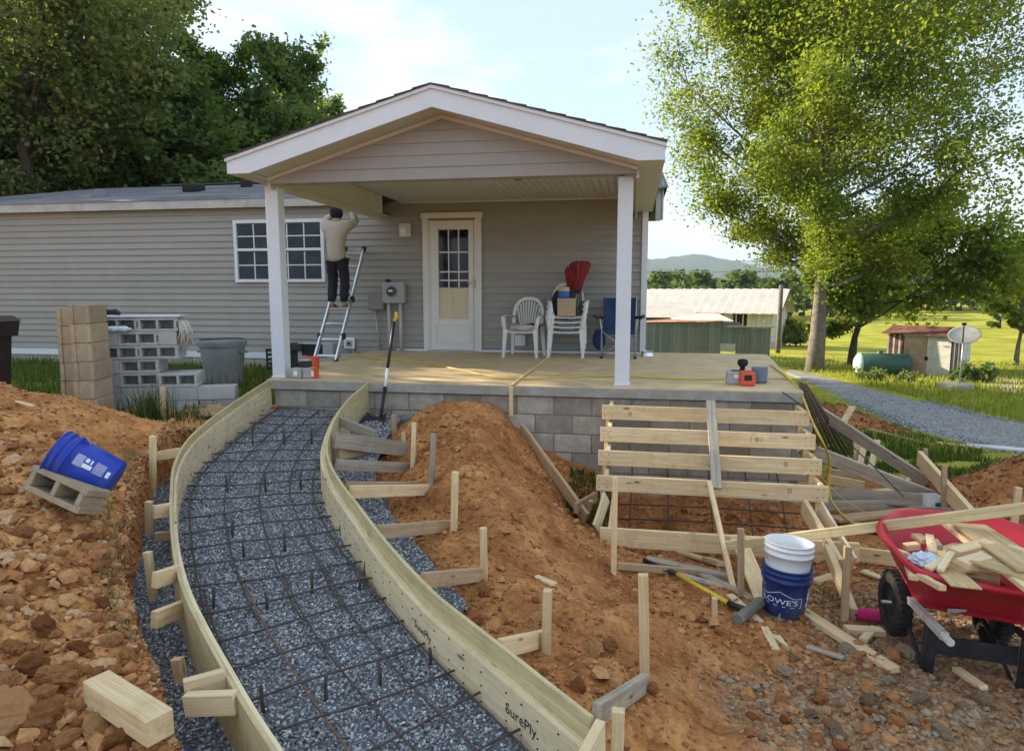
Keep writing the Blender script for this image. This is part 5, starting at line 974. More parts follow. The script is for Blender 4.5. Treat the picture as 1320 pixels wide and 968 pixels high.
def scrap(px0, py0, z0, px1, py1, z1, w, h, mat, lab, up=(0, 0, 1)): tag(board(az(px0, py0, z0), az(px1, py1, z1), w, h, mat, 'wood_scrap', None, up), lab, 'wood scrap', 'scrap wood in the wheelbarrow')
SCR = [(1220, 672, -.50, 1335, 762, -.44, .09, .03, 'pine', 'long pine board under the particle board in the wheelbarrow'), (1248, 676, -.46, 1340, 738, -.41, .2, .016, 'osb', 'wide tan particle board slab leaning out of the wheelbarrow'), (1262, 722, -.45, 1345, 748, -.42, .15, .016, 'osb', 'second particle board slab nearer the wheelbarrow rim'),
       (1208, 722, -.56, 1246, 757, -.50, .14, .012, 'osb', 'coarse textured chipboard square against the near wheelbarrow rim'), (1230, 712, -.47, 1277, 700, -.44, .085, .038, 'pine', 'two-by-four offcut on top of the scrap heap'), (1240, 727, -.47, 1272, 718, -.44, .085, .038, 'pine_new', 'stubby two-by-four offcut with its end toward the viewer'),
       (1198, 690, -.52, 1203, 712, -.50, .045, .02, 'pine_new', 'pale upright strip at the back of the wheelbarrow'), (1166, 705, -.56, 1184, 703, -.55, .05, .04, 'pine', 'small square block at the left of the wheelbarrow'), (1157, 712, -.56, 1170, 716, -.58, .05, .04, 'pine_new', 'pale chip at the left wheelbarrow wall'),
       (1196, 733, -.52, 1226, 717, -.48, .05, .02, 'pine_new', 'pale thin board over the plastic bag'), (1212, 735, -.50, 1227, 712, -.46, .035, .02, 'pine_new', 'narrow bright stick crossing the thin board'), (1186, 742, -.56, 1215, 758, -.52, .04, .03, 'pine', 'short stick along the near wheelbarrow rim'),
       (1205, 697, -.50, 1212, 706, -.49, .03, .03, 'weathered', 'greyish chip beside the upright strip'), (1172, 728, -.58, 1178, 745, -.57, .05, .03, 'pine', 'pale stub below the plastic bag'), (1300, 705, -.42, 1322, 712, -.42, .05, .03, 'pine_new', 'pale stick at the right wheelbarrow wall'), (1180, 690, -.55, 1194, 698, -.55, .06, .03, 'pine', 'block by the far wheelbarrow rim'), (1190, 720, -.6, 1290, 740, -.6, .4, .05, 'brownwood', 'broad brown board at the bottom of the scrap heap')]
for a in SCR: scrap(*a)
for k in range(16):
    a0 = random.uniform(1.75, 2.35); b0 = random.uniform(4.05, 4.75); t = random.uniform(0, 3.14); L = random.uniform(.07, .2); z0 = -.60 + random.uniform(0, .07); p = Vector((a0, b0, z0)); e = Vector((math.cos(t), math.sin(t), random.uniform(-.25, .25))) * L / 2
    tag(board(p - e, p + e, random.choice((.04, .06, .085)), random.choice((.018, .035)), random.choice(('pine', 'pine_new', 'pine', 'weathered')), 'wood_scrap'), 'small wood scrap low in the heap inside the wheelbarrow', 'wood scrap', 'small scraps in the wheelbarrow heap')
g_ = np.random.default_rng(5); v0, f0 = ico(3); fr = 1 + .25 * np.array([math.sin(9 * a + 5 * b) * math.cos(8 * c + 3 * a) for a, b, c in v0]); q = az(1192, 722, -.52); plain('bag_plastic', (.55, .63, .72), .2, .25, 20, .8, 30)
V = v0 * fr[:, None] * np.array([.075, .06, .045]) + np.array(q); o = npmesh('plastic_bag', V, f0, 'bag_plastic', None, None, False); tag(o, 'crumpled pale blue plastic bag among the scrap wood in the wheelbarrow', 'plastic bag')
# ------------------------------------------------------------------ bins by the house
c_ = ad(289, 490, 9.3); can = thing('trash_can', 'round grey plastic trash can standing in the grass by the house wall', 'trash can', (c_.x, c_.y, -.33))
plain('can_grey', (.22, .225, .235), .5, .2, 4, .1, 40, dirt=.4, dirtcol=(.22, .21, .2)); M = Matrix.Translation((c_.x, c_.y, -.36))
m = MB().lathe([(0, 0), (.22, 0), (.23, .03), (.285, .62), (.285, .66), (.30, .665), (.30, .70), (.28, .70), (.27, .62), (.2, .05), (0, .04)], 36, M)
for i in range(18): a = i / 18 * 6.283; m.box((c_.x + math.cos(a) * .248, c_.y + math.sin(a) * .248, -.36 + .24), (.012, .035, .34), Matrix.Rotation(a, 3, 'Z'))
m.build('body', 'can_grey', can); MB().lathe([(.303, .63), (.315, .68), (.312, .72), (.29, .722)], 36, M).build('rim', 'can_grey', can)
for s in (-1, 1): MB().tube([(c_.x + s * .29, c_.y - .06, .2), (c_.x + s * .34, c_.y - .05, .19), (c_.x + s * .34, c_.y + .05, .19), (c_.x + s * .29, c_.y + .06, .2)], .012, 6).build('handle', 'can_grey', can)
c_ = ad(-36, 500, 7.3); bn = thing('wheelie_bin', 'dark brown wheeled refuse bin at the left edge in front of the house', 'bin', (c_.x, c_.y, -.3)); plain('bin_brown', (.045, .025, .025), .5, .15, 5, .06)
def frustum(m, x, y, z0, z1, a0, b0, a1, b1): m.add([(x + i * a, y + j * b, z) for z, a, b in ((z0, a0, b0), (z1, a1, b1)) for i, j in ((-1, -1), (1, -1), (1, 1), (-1, 1))], [(3, 2, 1, 0), (4, 5, 6, 7)] + [(i, (i + 1) % 4, (i + 1) % 4 + 4, i + 4) for i in range(4)])
m = MB(); frustum(m, c_.x, c_.y, -.3, .52, .2, .24, .25, .29); m.build('body', 'bin_brown', bn); m = MB(); frustum(m, c_.x, c_.y, .521, .68, .29, .33, .31, .35); m.build('rim', 'bin_brown', bn); m = MB(); frustum(m, c_.x, c_.y, .683, .74, .325, .365, .28, .30); m.build('lid', 'bin_brown', bn)
for s in (-1, 1):
    MB().tube([(c_.x + s * .2, c_.y + .22, -.2), (c_.x + s * .26, c_.y + .22, -.2)], .1, 16).build('wheel', 'rubber', bn)
# ------------------------------------------------------------------ electrics on the wall
def boxthing(name, lab, cat, px0, py0, px1, py1, dep, mat, part, yw=HY - .02):
    a = ay(px0, py0, yw - dep); b = ay(px1, py1, yw - dep); o = thing(name, lab, cat, ((a.x + b.x) / 2, yw, b.z)); MB().box(((a.x + b.x) / 2, yw - dep / 2, (a.z + b.z) / 2), (abs(b.x - a.x), dep, abs(a.z - b.z)), None, min(.012, dep / 4)).build(part, mat, o); return o, a, b
plain('panel_grey', (.38, .385, .38), .5, .07, 5, .05, dirt=.15); plain('panel_dark', (.24, .235, .215), .55, .07, 5, .05, dirt=.15); plain('pvc', (.47, .47, .46), .45, .05, 5, .03)
o, a, b = boxthing('electric_meter', 'light grey electric meter box with round glass dial on the house wall', 'electric meter', 492, 364, 521, 391, .13, 'panel_grey', 'box')
mc = ay(505, 376, HY - .15); M = Matrix.Translation(mc) @ Matrix.Rotation(R(90), 4, 'X'); MB().lathe([(.095, 0), (.095, .02), (.08, .03), (.08, .03)], 24, M).build('ring', 'galv', o); MB().lathe([(.08, .022), (.075, .05), (.055, .062), (0, .066)], 24, M).build('dial', 'pane_pale', o)
m = MB().box((mc.x, mc.y - .068, mc.z + .012), (.07, .004, .03)); m.build('register', 'white_plastic', o)
for px_ in (501, 516): p = ay(px_, 391, HY - .09); MB().tube([(p.x, HY - .085, p.z + .01), (p.x, HY - .085, -.0)], .03, 12).build('conduit', 'pvc', o)
MB().lathe([(.03, 0), (.05, .02), (.03, .05), (0, .055)], 12, Matrix.Translation((a.x + .09, HY - .09, a.z))).build('service_cap', 'black_plastic', o)
o, a, b = boxthing('junction_box', 'darker grey junction box beside the electric meter', 'junction box', 474, 376, 494, 400, .10, 'panel_dark', 'box'); p = ay(484, 400, HY - .07); MB().tube([(p.x, HY - .05, p.z + .01), (p.x + .02, HY - .05, .3), (p.x + .07, HY - .05, 0)], .016, 10).build('conduit', 'galv', o); MB().box(((a.x + b.x) / 2, HY - .125, (a.z + b.z) / 2), (abs(a.x - b.x) - .03, .008, abs(a.z - b.z) - .03), None, .003).build('cover', 'panel_dark', o)
for px0, py0, px1, py1, lab in ((443, 435, 457, 450, 'white electrical outlet with a cord plugged in, low on the wall by the ladder'), (663, 432, 677, 446, 'white electrical outlet on the wall behind the single plastic chair')):
    o, a, b = boxthing('wall_outlet', lab, 'outlet', px0, py0, px1, py1, .035, 'white_plastic', 'plate'); MB().box(((a.x + b.x) / 2, HY - .06, (a.z + b.z) / 2), (abs(a.x - b.x) * .55, .012, abs(a.z - b.z) * .55), None, .003).build('cover', 'panel_grey' if px0 < 500 else 'white_plastic', o)
    if px0 < 500: MB().box(((a.x + b.x) / 2, HY - .085, (a.z + b.z) / 2), (.035, .04, .04), None, .006).build('plug', 'black_plastic', o)
o, a, b = boxthing('wall_lamp', 'small white square porch lamp left of the door', 'lamp', 514, 288, 529, 305, .05, 'trim_white', 'backplate'); MB().lathe([(.03, 0), (.06, .03), (.06, .1), (.035, .13), (0, .135)], 14, Matrix.Translation(((a.x + b.x) / 2, HY - .12, b.z + .04))).build('shade', 'white_plastic', o)
# ------------------------------------------------------------------ things on the porch
def toolbox(lab, px_, py_, w, d, h, mat, parts=(), yaw=0, name='tool_case', cat='tool case', z=0):
    p = az(px_, py_, z); o = thing(name, lab, cat, (p.x, p.y + d / 2, z)); M = Matrix.Rotation(yaw, 3, 'Z'); MB().box((p.x, p.y + d / 2, z + h / 2), (w, d, h), M, .012).build('body', mat, o)
    for (dx, dy, dz, a, b, c, mt, nm) in parts: MB().box((p.x + dx, p.y + d / 2 + dy, z + dz), (a, b, c), M, .006).build(nm, mt, o)
    return o
plain('orange', (.70, .10, .035), .45, .08, 5, .05); plain('steel_blue', (.16, .20, .28), .45, .15, 12, .1)
toolbox('grey tool case with pale latch left of the orange case on the slab corner', 949, 496, .19, .14, .14, 'grey_plastic', ((.0, -.072, .09, .05, .012, .04, 'white_plastic', 'latch'), (0, 0, .147, .10, .03, .014, 'black_plastic', 'handle')))
toolbox('bright orange tool case in the middle of the slab corner group', 964, 498, .15, .12, .15, 'orange', ((0, -.062, .09, .08, .012, .06, 'ink', 'label'), (0, -.063, .03, .10, .012, .03, 'orange', 'latch'), (0, 0, .157, .09, .03, .014, 'orange', 'handle')), .1)
p = az(979, 494, 0); o = thing('coiled_strap', 'grey-blue coil of strap at the right of the slab corner group', 'strap', p); m = MB(); m.tube([(p.x + .07 * math.cos(t) , p.y + .02 + .07 * math.sin(t), .02 + t * .0035) for t in np.linspace(0, 44, 160)], .018, 6); m.build('coil', 'steel_blue', o)
p = az(958, 488, 0); o = thing('laser_level', 'round black cap of a tool standing behind the orange case', 'tool', p); MB().lathe([(.03, 0), (.03, .13), (.055, .15), (.062, .18), (.05, .215), (0, .225)], 18, Matrix.Translation((p.x, p.y + .08, 0))).build('cap', 'dark', o)
toolbox('grey clear-sided parts case beside the left porch post', 381, 488, .13, .12, .12, 'panel_grey', ((0, -.062, .06, .05, .01, .06, 'white_plastic', 'label'),)); toolbox('grey parts case with orange end next to the left porch post', 397, 488, .15, .12, .12, 'grey_plastic', ((.06, -.002, .06, .045, .126, .118, 'orange', 'end'), (.06, -.066, .06, .03, .006, .07, 'white_plastic', 'label'))); toolbox('low orange case lying behind the grey parts cases by the left post', 397, 476, .2, .14, .16, 'orange', ((0, 0, .165, .1, .03, .012, 'black_plastic', 'handle'),)); toolbox('grey box with black top resting on the orange case by the left post', 391, 474, .12, .1, .07, 'black_plastic', ((0, 0, .08, .11, .09, .02, 'panel_grey', 'lid'),), 0, 'small_box', 'box', .17)
p = az(834, 459, 0); o = thing('pet_bowl', 'shiny steel pet bowl on the slab by the house corner', 'bowl', p); MB().lathe([(.10, 0), (.092, .05), (.088, .075), (.094, .08), (.086, .078), (.07, .02), (0, .018)], 24, Matrix.Translation((p.x, p.y, .002))).build('shell', 'aluminium', o)
# crate and boxes on the ground left of the slab
p = Vector((-5.7, 10.6, -.3)); o = thing('crate', 'black slatted plastic crate on the ground behind the left porch post', 'crate', p); m = MB()
for i in range(5): m.box((p.x, p.y - .2, p.z + .04 + i * .075), (.55, .012, .05)); m.box((p.x + .275, p.y, p.z + .04 + i * .075), (.012, .38, .05))
for i in range(6): m.box((p.x - .265 + i * .106, p.y - .195, p.z + .18), (.03, .02, .36))
m.box((p.x, p.y + .19, p.z + .18), (.55, .012, .36)); m.build('shell', 'black_plastic', o)
p = Vector((-5.08, 10.5, -.3)); o = thing('storage_box', 'grey box with dark recess standing behind the ladder feet', 'box', p); MB().box((p.x, p.y, .0), (.62, .3, .34), None, .01).build('body', 'panel_grey', o); MB().box((p.x - .05, p.y - .152, .06), (.36, .01, .18)).build('recess', 'dark', o); MB().box((p.x - .35, p.y - .05, .1), (.3, .3, .12), None, .01).build('tray', 'black_plastic', o)
# monobloc chairs
plain('chair_white', (.68, .68, .665), .42, .04, 4, .04, 60, dirt=.15, dirtcol=(.5, .48, .43))
def chair(lab, grp):
    c = thing('plastic_chair', lab, 'chair', (0, 0, 0), grp); m = MB()
    nx_, ny_ = 9, 8; vs = []
    for j in range(ny_):
        for i in range(nx_):
            u = i / (nx_ - 1) * 2 - 1; v = j / (ny_ - 1); hw = .235 - .03 * v; y = -.24 + v * .44; z = .415 - .03 * v + .012 * u * u - .018 * math.sin(v * 3.14) * (1 - u * u) - (.03 if j == 0 else 0); vs.append((u * hw, y - (.008 if j == 0 else 0), z))
    m.add(vs, [(j * nx_ + i, j * nx_ + i + 1, (j + 1) * nx_ + i + 1, (j + 1) * nx_ + i) for j in range(ny_ - 1) for i in range(nx_ - 1)], None, True)
    b0 = [(x, y, z - .014) for x, y, z in vs]; m.add(b0, [((j + 1) * nx_ + i, (j + 1) * nx_ + i + 1, j * nx_ + i + 1, j * nx_ + i) for j in range(ny_ - 1) for i in range(nx_ - 1)], None, True)
    edge = [i for i in range(nx_)]; m.add([vs[i] for i in edge] + [b0[i] for i in edge], [(i, i + nx_, i + nx_ + 1, i + 1) for i in range(nx_ - 1)]); m.build('seat', 'chair_white', c, True)
    bk_ = MB(); arc = [(-.225, .21, .50), (-.235, .25, .62), (-.215, .285, .76), (-.15, .31, .855), (-.06, .32, .89), (.06, .32, .89), (.15, .31, .855), (.215, .285, .76), (.235, .25, .62), (.225, .21, .50)]
    for a, b in zip(arc[:-1], arc[1:]):
        p, q = Vector(a), Vector(b); d = (q - p).normalized(); nn = d.cross(Vector((0, -1, .2))).normalized(); w = .026; t = Vector((0, .009, 0)); bk_.add([p + nn * w - t, q + nn * w - t, q - nn * w - t, p - nn * w - t, p + nn * w + t, q + nn * w + t, q - nn * w + t, p - nn * w + t], [(0, 1, 2, 3), (7, 6, 5, 4), (0, 4, 5, 1), (2, 6, 7, 3), (1, 5, 6, 2), (3, 7, 4, 0)])
    bk = bk_.build('backrest', 'chair_white', c, True); bk.parent = c
    for i in range(9):
        u = (i - 4) / 4; p = Vector((u * .10, .195, .395)); q = Vector((u * .185, .312 - abs(u) * .02, .855 - u * u * .10)); mm = Matrix.Identity(4); d = (q - p); s = MB(); w0, w1 = .009, .0125
        s.add([p + Vector((-w0, -.006, 0)), p + Vector((w0, -.006, 0)), q + Vector((w1, -.006, 0)), q + Vector((-w1, -.006, 0)), p + Vector((-w0, .006, 0)), p + Vector((w0, .006, 0)), q + Vector((w1, .006, 0)), q + Vector((-w1, .006, 0))], [(0, 1, 2, 3), (7, 6, 5, 4), (0, 4, 5, 1), (1, 5, 6, 2), (2, 6, 7, 3), (3, 7, 4, 0)]); s.build('slat', 'chair_white', bk, True)
    for s in (-1, 1):
        a = MB(); pts = [(s * .228, .235, .60), (s * .262, .14, .625), (s * .285, -.02, .635), (s * .285, -.16, .628), (s * .275, -.225, .60), (s * .258, -.238, .50), (s * .25, -.235, .42)]; wd = [.03, .032, .034, .034, .032, .03, .03]
        vs = []; fs = []
        for k_, (p, w) in enumerate(zip(pts, wd)): t = Vector(pts[min(k_ + 1, 6)]) - Vector(pts[max(k_ - 1, 0)]); t.normalize(); nn = t.cross(Vector((1, 0, 0))).normalized() * .009; x = Vector((w, 0, 0)); P_ = Vector(p); vs += [P_ - x + nn, P_ + x + nn, P_ + x - nn, P_ - x - nn]
        for k_ in range(6): fs += [(k_ * 4 + i, k_ * 4 + (i + 1) % 4, k_ * 4 + 4 + (i + 1) % 4, k_ * 4 + 4 + i) for i in range(4)]
        fs += [(3, 2, 1, 0), (24, 25, 26, 27)]; a.add(vs, fs, None, True); a.build('arm', 'chair_white', c, True)
        for yy_, zt_, yb_ in ((-.225, .43, -.255), (.20, .46, .265)):
            l = MB(); t0 = Vector((s * .235, yy_, zt_)); t1 = Vector((s * .262, yb_, 0)); w0, w1 = .034, .02; vs = []
            for P_, w in ((t0, w0), (t1, w1)): vs += [P_ + Vector((-w, -w * .7, 0)), P_ + Vector((w, -w * .7, 0)), P_ + Vector((w, w * .7, 0)), P_ + Vector((-w, w * .7, 0))]
            l.add(vs, [(0, 1, 2, 3)[::-1], (4, 5, 6, 7), (0, 1, 5, 4), (1, 2, 6, 5), (2, 3, 7, 6), (3, 0, 4, 7)]); l.build('leg', 'chair_white', c, True)
    return c
c1 = chair('single white plastic armchair holding a folded blanket, left of the stacked chairs', 'white plastic chairs on the porch'); q = az(675, 459.5, 0); c1.location = (q.x, q.y + .05, 0); c1.rotation_euler.z = R(-6); 
q = az(729, 460, 0)
for k in range(4):
    c2 = copy_tree(c1); c2.location = (q.x + .008 * k, q.y + .05 + .012 * k, .075 * k); c2.rotation_euler.z = R(4 + k * .6)
    c2['label'] = 'white plastic armchair, %s in the stack of four' % ['lowest', 'second lowest', 'third from the bottom', 'topmost'][k]
sx, sy, szz = q.x, q.y + .05, .225 + .40
plain('cardboard', (.46, .34, .22), .85, .06, 4, .06); plain('navy_cloth', (.022, .045, .12), .85, .2, 12, .3, 50); plain('dark_cloth', (.03, .032, .045), .9, .3, 12, .4, 40); plain('tan_lid', (.52, .40, .27), .6, .06, 6, .03); plain('cooler_blue', (.02, .12, .42), .45, .08, 5, .03); plain('red_cloth', (.24, .02, .025), .75, .2, 14, .4, 40)
bx = thing('cardboard_box', 'plain brown cardboard box on the topmost stacked chair', 'box', (sx + .02, sy - .12, szz)); MB().box((sx + .02, sy - .12, szz + .14), (.27, .18, .27), None, .004).build('carton', 'cardboard', bx); MB().box((sx + .02, sy - .2112, szz + .14), (.012, .002, .26)).build('seam', 'brownwood', bx)
cl = thing('water_jug', 'blue jug with tan lid peeking above the cardboard box', 'jug', (sx - .02, sy - .1, szz + .28)); M = Matrix.Translation((sx - .03, sy - .10, szz + .277)); MB().lathe([(0, 0), (.08, 0), (.085, .02), (.085, .09), (.08, .10), (0, .1)], 22, M).build('body', 'cooler_blue', cl); MB().lathe([(.085, .101), (.09, .12), (.082, .165), (0, .175)], 22, M).build('lid', 'tan_lid', cl)
def blob(name, lab, cat, c, s, mat, seed, amp=.22, freq=5):
    r = np.random.default_rng(seed); k_ = r.normal(size=(5, 3)) * freq; ph = r.random(5) * 6; f = 1 + amp * np.sin(v0 @ k_.T + ph).mean(1); return tag(npmesh(name, v0 * f[:, None] * np.array(s) + np.array(c), f0, mat, None, None, True), lab, cat)
blob('dark_bag', 'dark blue bag wedged behind the cardboard box on the stacked chairs', 'bag', (sx - .04, sy + .06, szz + .2), (.20, .09, .24), 'dark_cloth', 3)
blob('folded_blanket', 'crumpled pink, cream and brown blanket on the seat of the single chair', 'blanket', (c1.location.x + .02, c1.location.y - .06, .445), (.19, .13, .05), 'rope', 4, .4, 7); blob('dark_garment', 'dark brown garment lying behind the blanket on the single chair', 'garment', (c1.location.x + .12, c1.location.y + .05, .455), (.12, .08, .055), 'dark_cloth', 8, .35, 6)
um = thing('folded_umbrella', 'folded red canopy on dark poles leaning upright on the stacked chairs', 'umbrella', (sx + .2, sy, szz))
m = MB()
for k in range(4): m.tube([(sx + .13 + k * .035, sy - .1 + k * .02, szz - .0), (sx + .14 + k * .026, sy + .05, szz + .45), (sx + .17 + k * .02, sy + .1, szz + .75)], .011, 6)
m.build('poles', 'black_metal', um)
vs = []; prof = [(.03, .34), (.055, .42), (.085, .55), (.115, .68), (.13, .78), (.10, .83), (.03, .84)]; nn_ = 40
for r_, z in prof:
    for k in range(nn_): t = k / nn_ * 6.283; rr_ = r_ * (1 + .28 * math.cos(t * 7) + .1 * math.sin(t * 3 + z * 9)); vs.append((sx + .12 + z * .10 + rr_ * math.cos(t) + .02 * math.sin(t * 2) , sy + .05 + rr_ * .7 * math.sin(t), szz + z))
MB().add(vs, [(i * nn_ + k, i * nn_ + (k + 1) % nn_, (i + 1) * nn_ + (k + 1) % nn_, (i + 1) * nn_ + k) for i in range(len(prof) - 1) for k in range(nn_)], None, True).build('canopy', 'red_cloth', um)
vs = [(a - .12 * (b_ > -99), b_ + .02, c__ * .8 + .2 * szz + .14 - .05) for a, b_, c__ in vs]; vs = [(sx + .06 + (a - sx - .06) * .65, b_, c__) for a, b_, c__ in vs]; MB().add(vs, [(i * nn_ + k, i * nn_ + (k + 1) % nn_, (i + 1) * nn_ + (k + 1) % nn_, (i + 1) * nn_ + k) for i in range(len(prof) - 1) for k in range(nn_)], None, True).build('flap', 'red_cloth', um)
# camp chair
q = az(797, 461, 0); cc = thing('folding_chair', 'blue fabric folding camp chair with black frame near the right porch post', 'chair', (q.x, q.y, 0)); X_, Y_ = q.x, q.y + .05
def sheet(P, nx_, ny_, sag, mat, name, th=.012):
    A_, B_, C_, D_ = [Vector(p) for p in P]; vs = []
    nrm = (B_ - A_).cross(D_ - A_).normalized()
    for j in range(ny_ + 1):
        for i in range(nx_ + 1): u, v = i / nx_, j / ny_; vs.append((A_ * (1 - u) + B_ * u) * (1 - v) + (D_ * (1 - u) + C_ * u) * v + nrm * (-sag * math.sin(u * 3.14) * math.sin(v * 2.6 + .3) + .012 * math.sin(u * 11 + v * 3)))
    w = nx_ + 1; f = [(j * w + i, j * w + i + 1, (j + 1) * w + i + 1, (j + 1) * w + i) for j in range(ny_) for i in range(nx_)]; m = MB().add(vs, f, None, True); m.add([p + nrm * th for p in vs], [q_[::-1] for q_ in f], None, True); return m.build(name, mat, cc)
sheet([(X_ - .24, Y_ + .16, .42), (X_ + .24, Y_ + .16, .42), (X_ + .25, Y_ + .30, .90), (X_ - .25, Y_ + .30, .90)], 10, 8, .04, 'navy_cloth', 'backrest'); sheet([(X_ - .25, Y_ - .22, .43), (X_ + .25, Y_ - .22, .43), (X_ + .24, Y_ + .18, .37), (X_ - .24, Y_ + .18, .37)], 10, 8, .05, 'navy_cloth', 'seat')
m = MB().box((X_, Y_ - .23, .40), (.48, .01, .08)); m.build('seat_edge', 'navy_cloth', cc)
for s in (-1, 1):
    MB().tube([(X_ + s * .25, Y_ + .16, .40), (X_ + s * .25, Y_ + .31, .92)], .011, 8).build('back_post', 'galv', cc); MB().tube([(X_ + s * .25, Y_ - .22, .0), (X_ + s * .25, Y_ - .22, .43), (X_ + s * .28, Y_ - .25, .60)], .011, 8).build('leg', 'galv', cc); MB().tube([(X_ + s * .25, Y_ + .2, .0), (X_ + s * .25, Y_ + .17, .42)], .011, 8).build('leg', 'galv', cc)
    MB().tube([(X_ + s * .24, Y_ + .25, .60), (X_ + s * .30, Y_ + .0, .60), (X_ + s * .36, Y_ - .25, .635)], [.02, .03, .028], 8).build('arm', 'black_plastic', cc)
    for yv_ in (-.22, .2): MB().lathe([(0, 0), (.025, 0), (.022, .03), (0, .035)], 10, Matrix.Translation((X_ + s * .25, Y_ + yv_, 0))).build('foot', 'black_plastic', cc)
m = MB().tube([(X_ - .25, Y_ - .22, .04), (X_ + .25, Y_ - .22, .41)], .009, 6).tube([(X_ + .25, Y_ - .235, .04), (X_ - .25, Y_ - .235, .41)], .009, 6).tube([(X_ - .25, Y_ - .2, .04), (X_ - .25, Y_ + .18, .4)], .009, 6).tube([(X_ + .25, Y_ - .2, .04), (X_ + .25, Y_ + .18, .4)], .009, 6); m.build('cross_bars', 'galv', cc)
blob('chair_pocket', 'x', 'x', (X_ - .3, Y_ + .05, .27), (.10, .09, .17), 'navy_cloth', 12, .15, 4); o = SC.collection.objects['chair_pocket']; o.parent = cc; o.location = -Vector(cc.location); del o['label']; del o['category']; o.name = 'pocket'
# snow shovel
b0 = ay(490, 545, 6.93); tp = ay(508, 414, 7.5); mid_ = ay(497, 492, 7.12); sv = thing('shovel', 'long black and white handled scoop leaning on the slab edge', 'shovel', b0); dd = (tp - b0)
MB().tube([b0, b0 + dd * .34], .019, 8).build('handle', 'black_plastic', sv); MB().tube([b0 + dd * .34, b0 + dd * .52], .017, 8).build('sleeve', 'white_plastic', sv); MB().tube([b0 + dd * .52, b0 + dd], .018, 8).build('handle', 'black_plastic', sv)
MB().tube([tp, tp + Vector((.03, 0, .05)), tp + Vector((.02, .02, .1))], .02, 8).build('grip', 'yellow_grip', sv)
m = MB(); vs = []
for j in range(6):
    for i in range(7): u = i / 6 * 2 - 1; v = j / 5; vs.append((b0.x - .04 + u * .15 * (1 - .25 * v), b0.y - .20 + v * .22, b0.z - .03 + .055 * u * u + .09 * v * v))
f = [(j * 7 + i, j * 7 + i + 1, j * 7 + 8 + i, j * 7 + 7 + i) for j in range(5) for i in range(6)]; m.add(vs, f, None, True).add([(a, b, c - .008) for a, b, c in vs], [q_[::-1] for q_ in f], None, True); m.build('blade', 'black_plastic', sv)
# ------------------------------------------------------------------ ladder and the worker
fr_ = az(433, 466, 0); tr_ = ay(469, 322, 10.98); off = Vector((-.335, 0, 0)); dirl = (tr_ - fr_); ld = thing('ladder', 'aluminium ladder leaning on the house wall under the porch beam', 'ladder', fr_)
pl = lambda t: fr_ + dirl * t
MB().box((0, 0, 0), (1, 1, 1))
board(pl(0), pl(1), .03, .075, 'aluminium', 'rail', ld, (0, -1, .8)); board(pl(-.16) + off, pl(1) + off, .03, .075, 'aluminium', 'rail', ld, (0, -1, .8))
for k in range(8):
    t = .04 + k * .132; board(pl(t) + Vector((-.015, 0, 0)), pl(t) + off + Vector((.015, 0, 0)), .05, .03, 'aluminium', 'rung', ld, (0, -.5, 1))
for t in (.2, .52):
    for o_ in (Vector((.02, 0, 0)), off - Vector((.02, 0, 0))): MB().tube([pl(t) + o_ - Vector((.02, 0, 0)), pl(t) + o_ + Vector((.02, 0, 0))], .05, 12).build('hinge', 'black_plastic', ld)
for o_ in (Vector((0, 0, 0)), off): MB().tube([pl(.985) + o_, pl(1.02) + o_], .04, 10).build('end_cap', 'black_plastic', ld)
MB().tube([pl(-.01) + Vector((-.0, 0, 0)), pl(.015)], .035, 10).build('foot', 'black_plastic', ld); MB().tube([pl(-.17) + off, pl(-.14) + off], .035, 10).build('foot', 'black_plastic', ld)
plain('skin', (.36, .21, .14), .6, .08, 20, .05); plain('shirt', (.44, .40, .33), .9, .10, 8, .7, 16, dirt=.2, dirtcol=(.33, .29, .23)); plain('jeans', (.014, .016, .022), .9, .25, 14, .3, 40); plain('boot', (.25, .13, .06), .8, .15, 12, .2); plain('hair', (.01, .009, .008), .8, .2, 60, .5, 200)
tf = (0.80 - fr_.z) / dirl.z; ft = pl(tf) + off * .55 + Vector((0, -.02, -.075)); pr = thing('person', 'worker in beige long-sleeved shirt and black trousers standing on the ladder, arms raised', 'person', ft)
def skin(name, V, E, Rr, mat, parent, sub=2, root=0):
    me = bpy.data.meshes.new(name); me.from_pydata([tuple(Vector(v) + ft) for v in V], E, []); o = bpy.data.objects.new(name, me); SC.collection.objects.link(o)
    md = o.modifiers.new('skin', 'SKIN'); 
    for i, r_ in enumerate(Rr): me.skin_vertices[0].data[i].radius = r_ if isinstance(r_, tuple) else (r_, r_)
    me.skin_vertices[0].data[root].use_root = True
    sb = o.modifiers.new('sub', 'SUBSURF'); sb.levels = sub; sb.render_levels = sub
    bpy.context.view_layer.update(); m2 = bpy.data.meshes.new_from_object(o.evaluated_get(bpy.context.evaluated_depsgraph_get())); bpy.data.objects.remove(o); m2.name = name
    for p in m2.polygons: p.use_smooth = True
    for vv in m2.vertices:
        vv.co -= ft
        if name in ('shirt', 'trousers'): q_ = vv.co; vv.co = q_ + vv.normal * (.008 * math.sin(q_.z * 46 + 9 * q_.x + 3 * math.sin(q_.x * 21)) * math.sin(q_.x * 17 + q_.z * 7) + .005 * math.sin(q_.z * 90 + q_.x * 40))
    m2.materials.clear(); o = link(name, m2, mat); o.parent = parent; return o
LA = [(-.175, .02, 1.27), (-.235, .13, 1.36), (-.10, .25, 1.50), (-.075, .28, 1.545)]; RA = [(.175, .02, 1.27), (.275, .11, 1.33), (.15, .24, 1.50), (.12, .27, 1.545)]
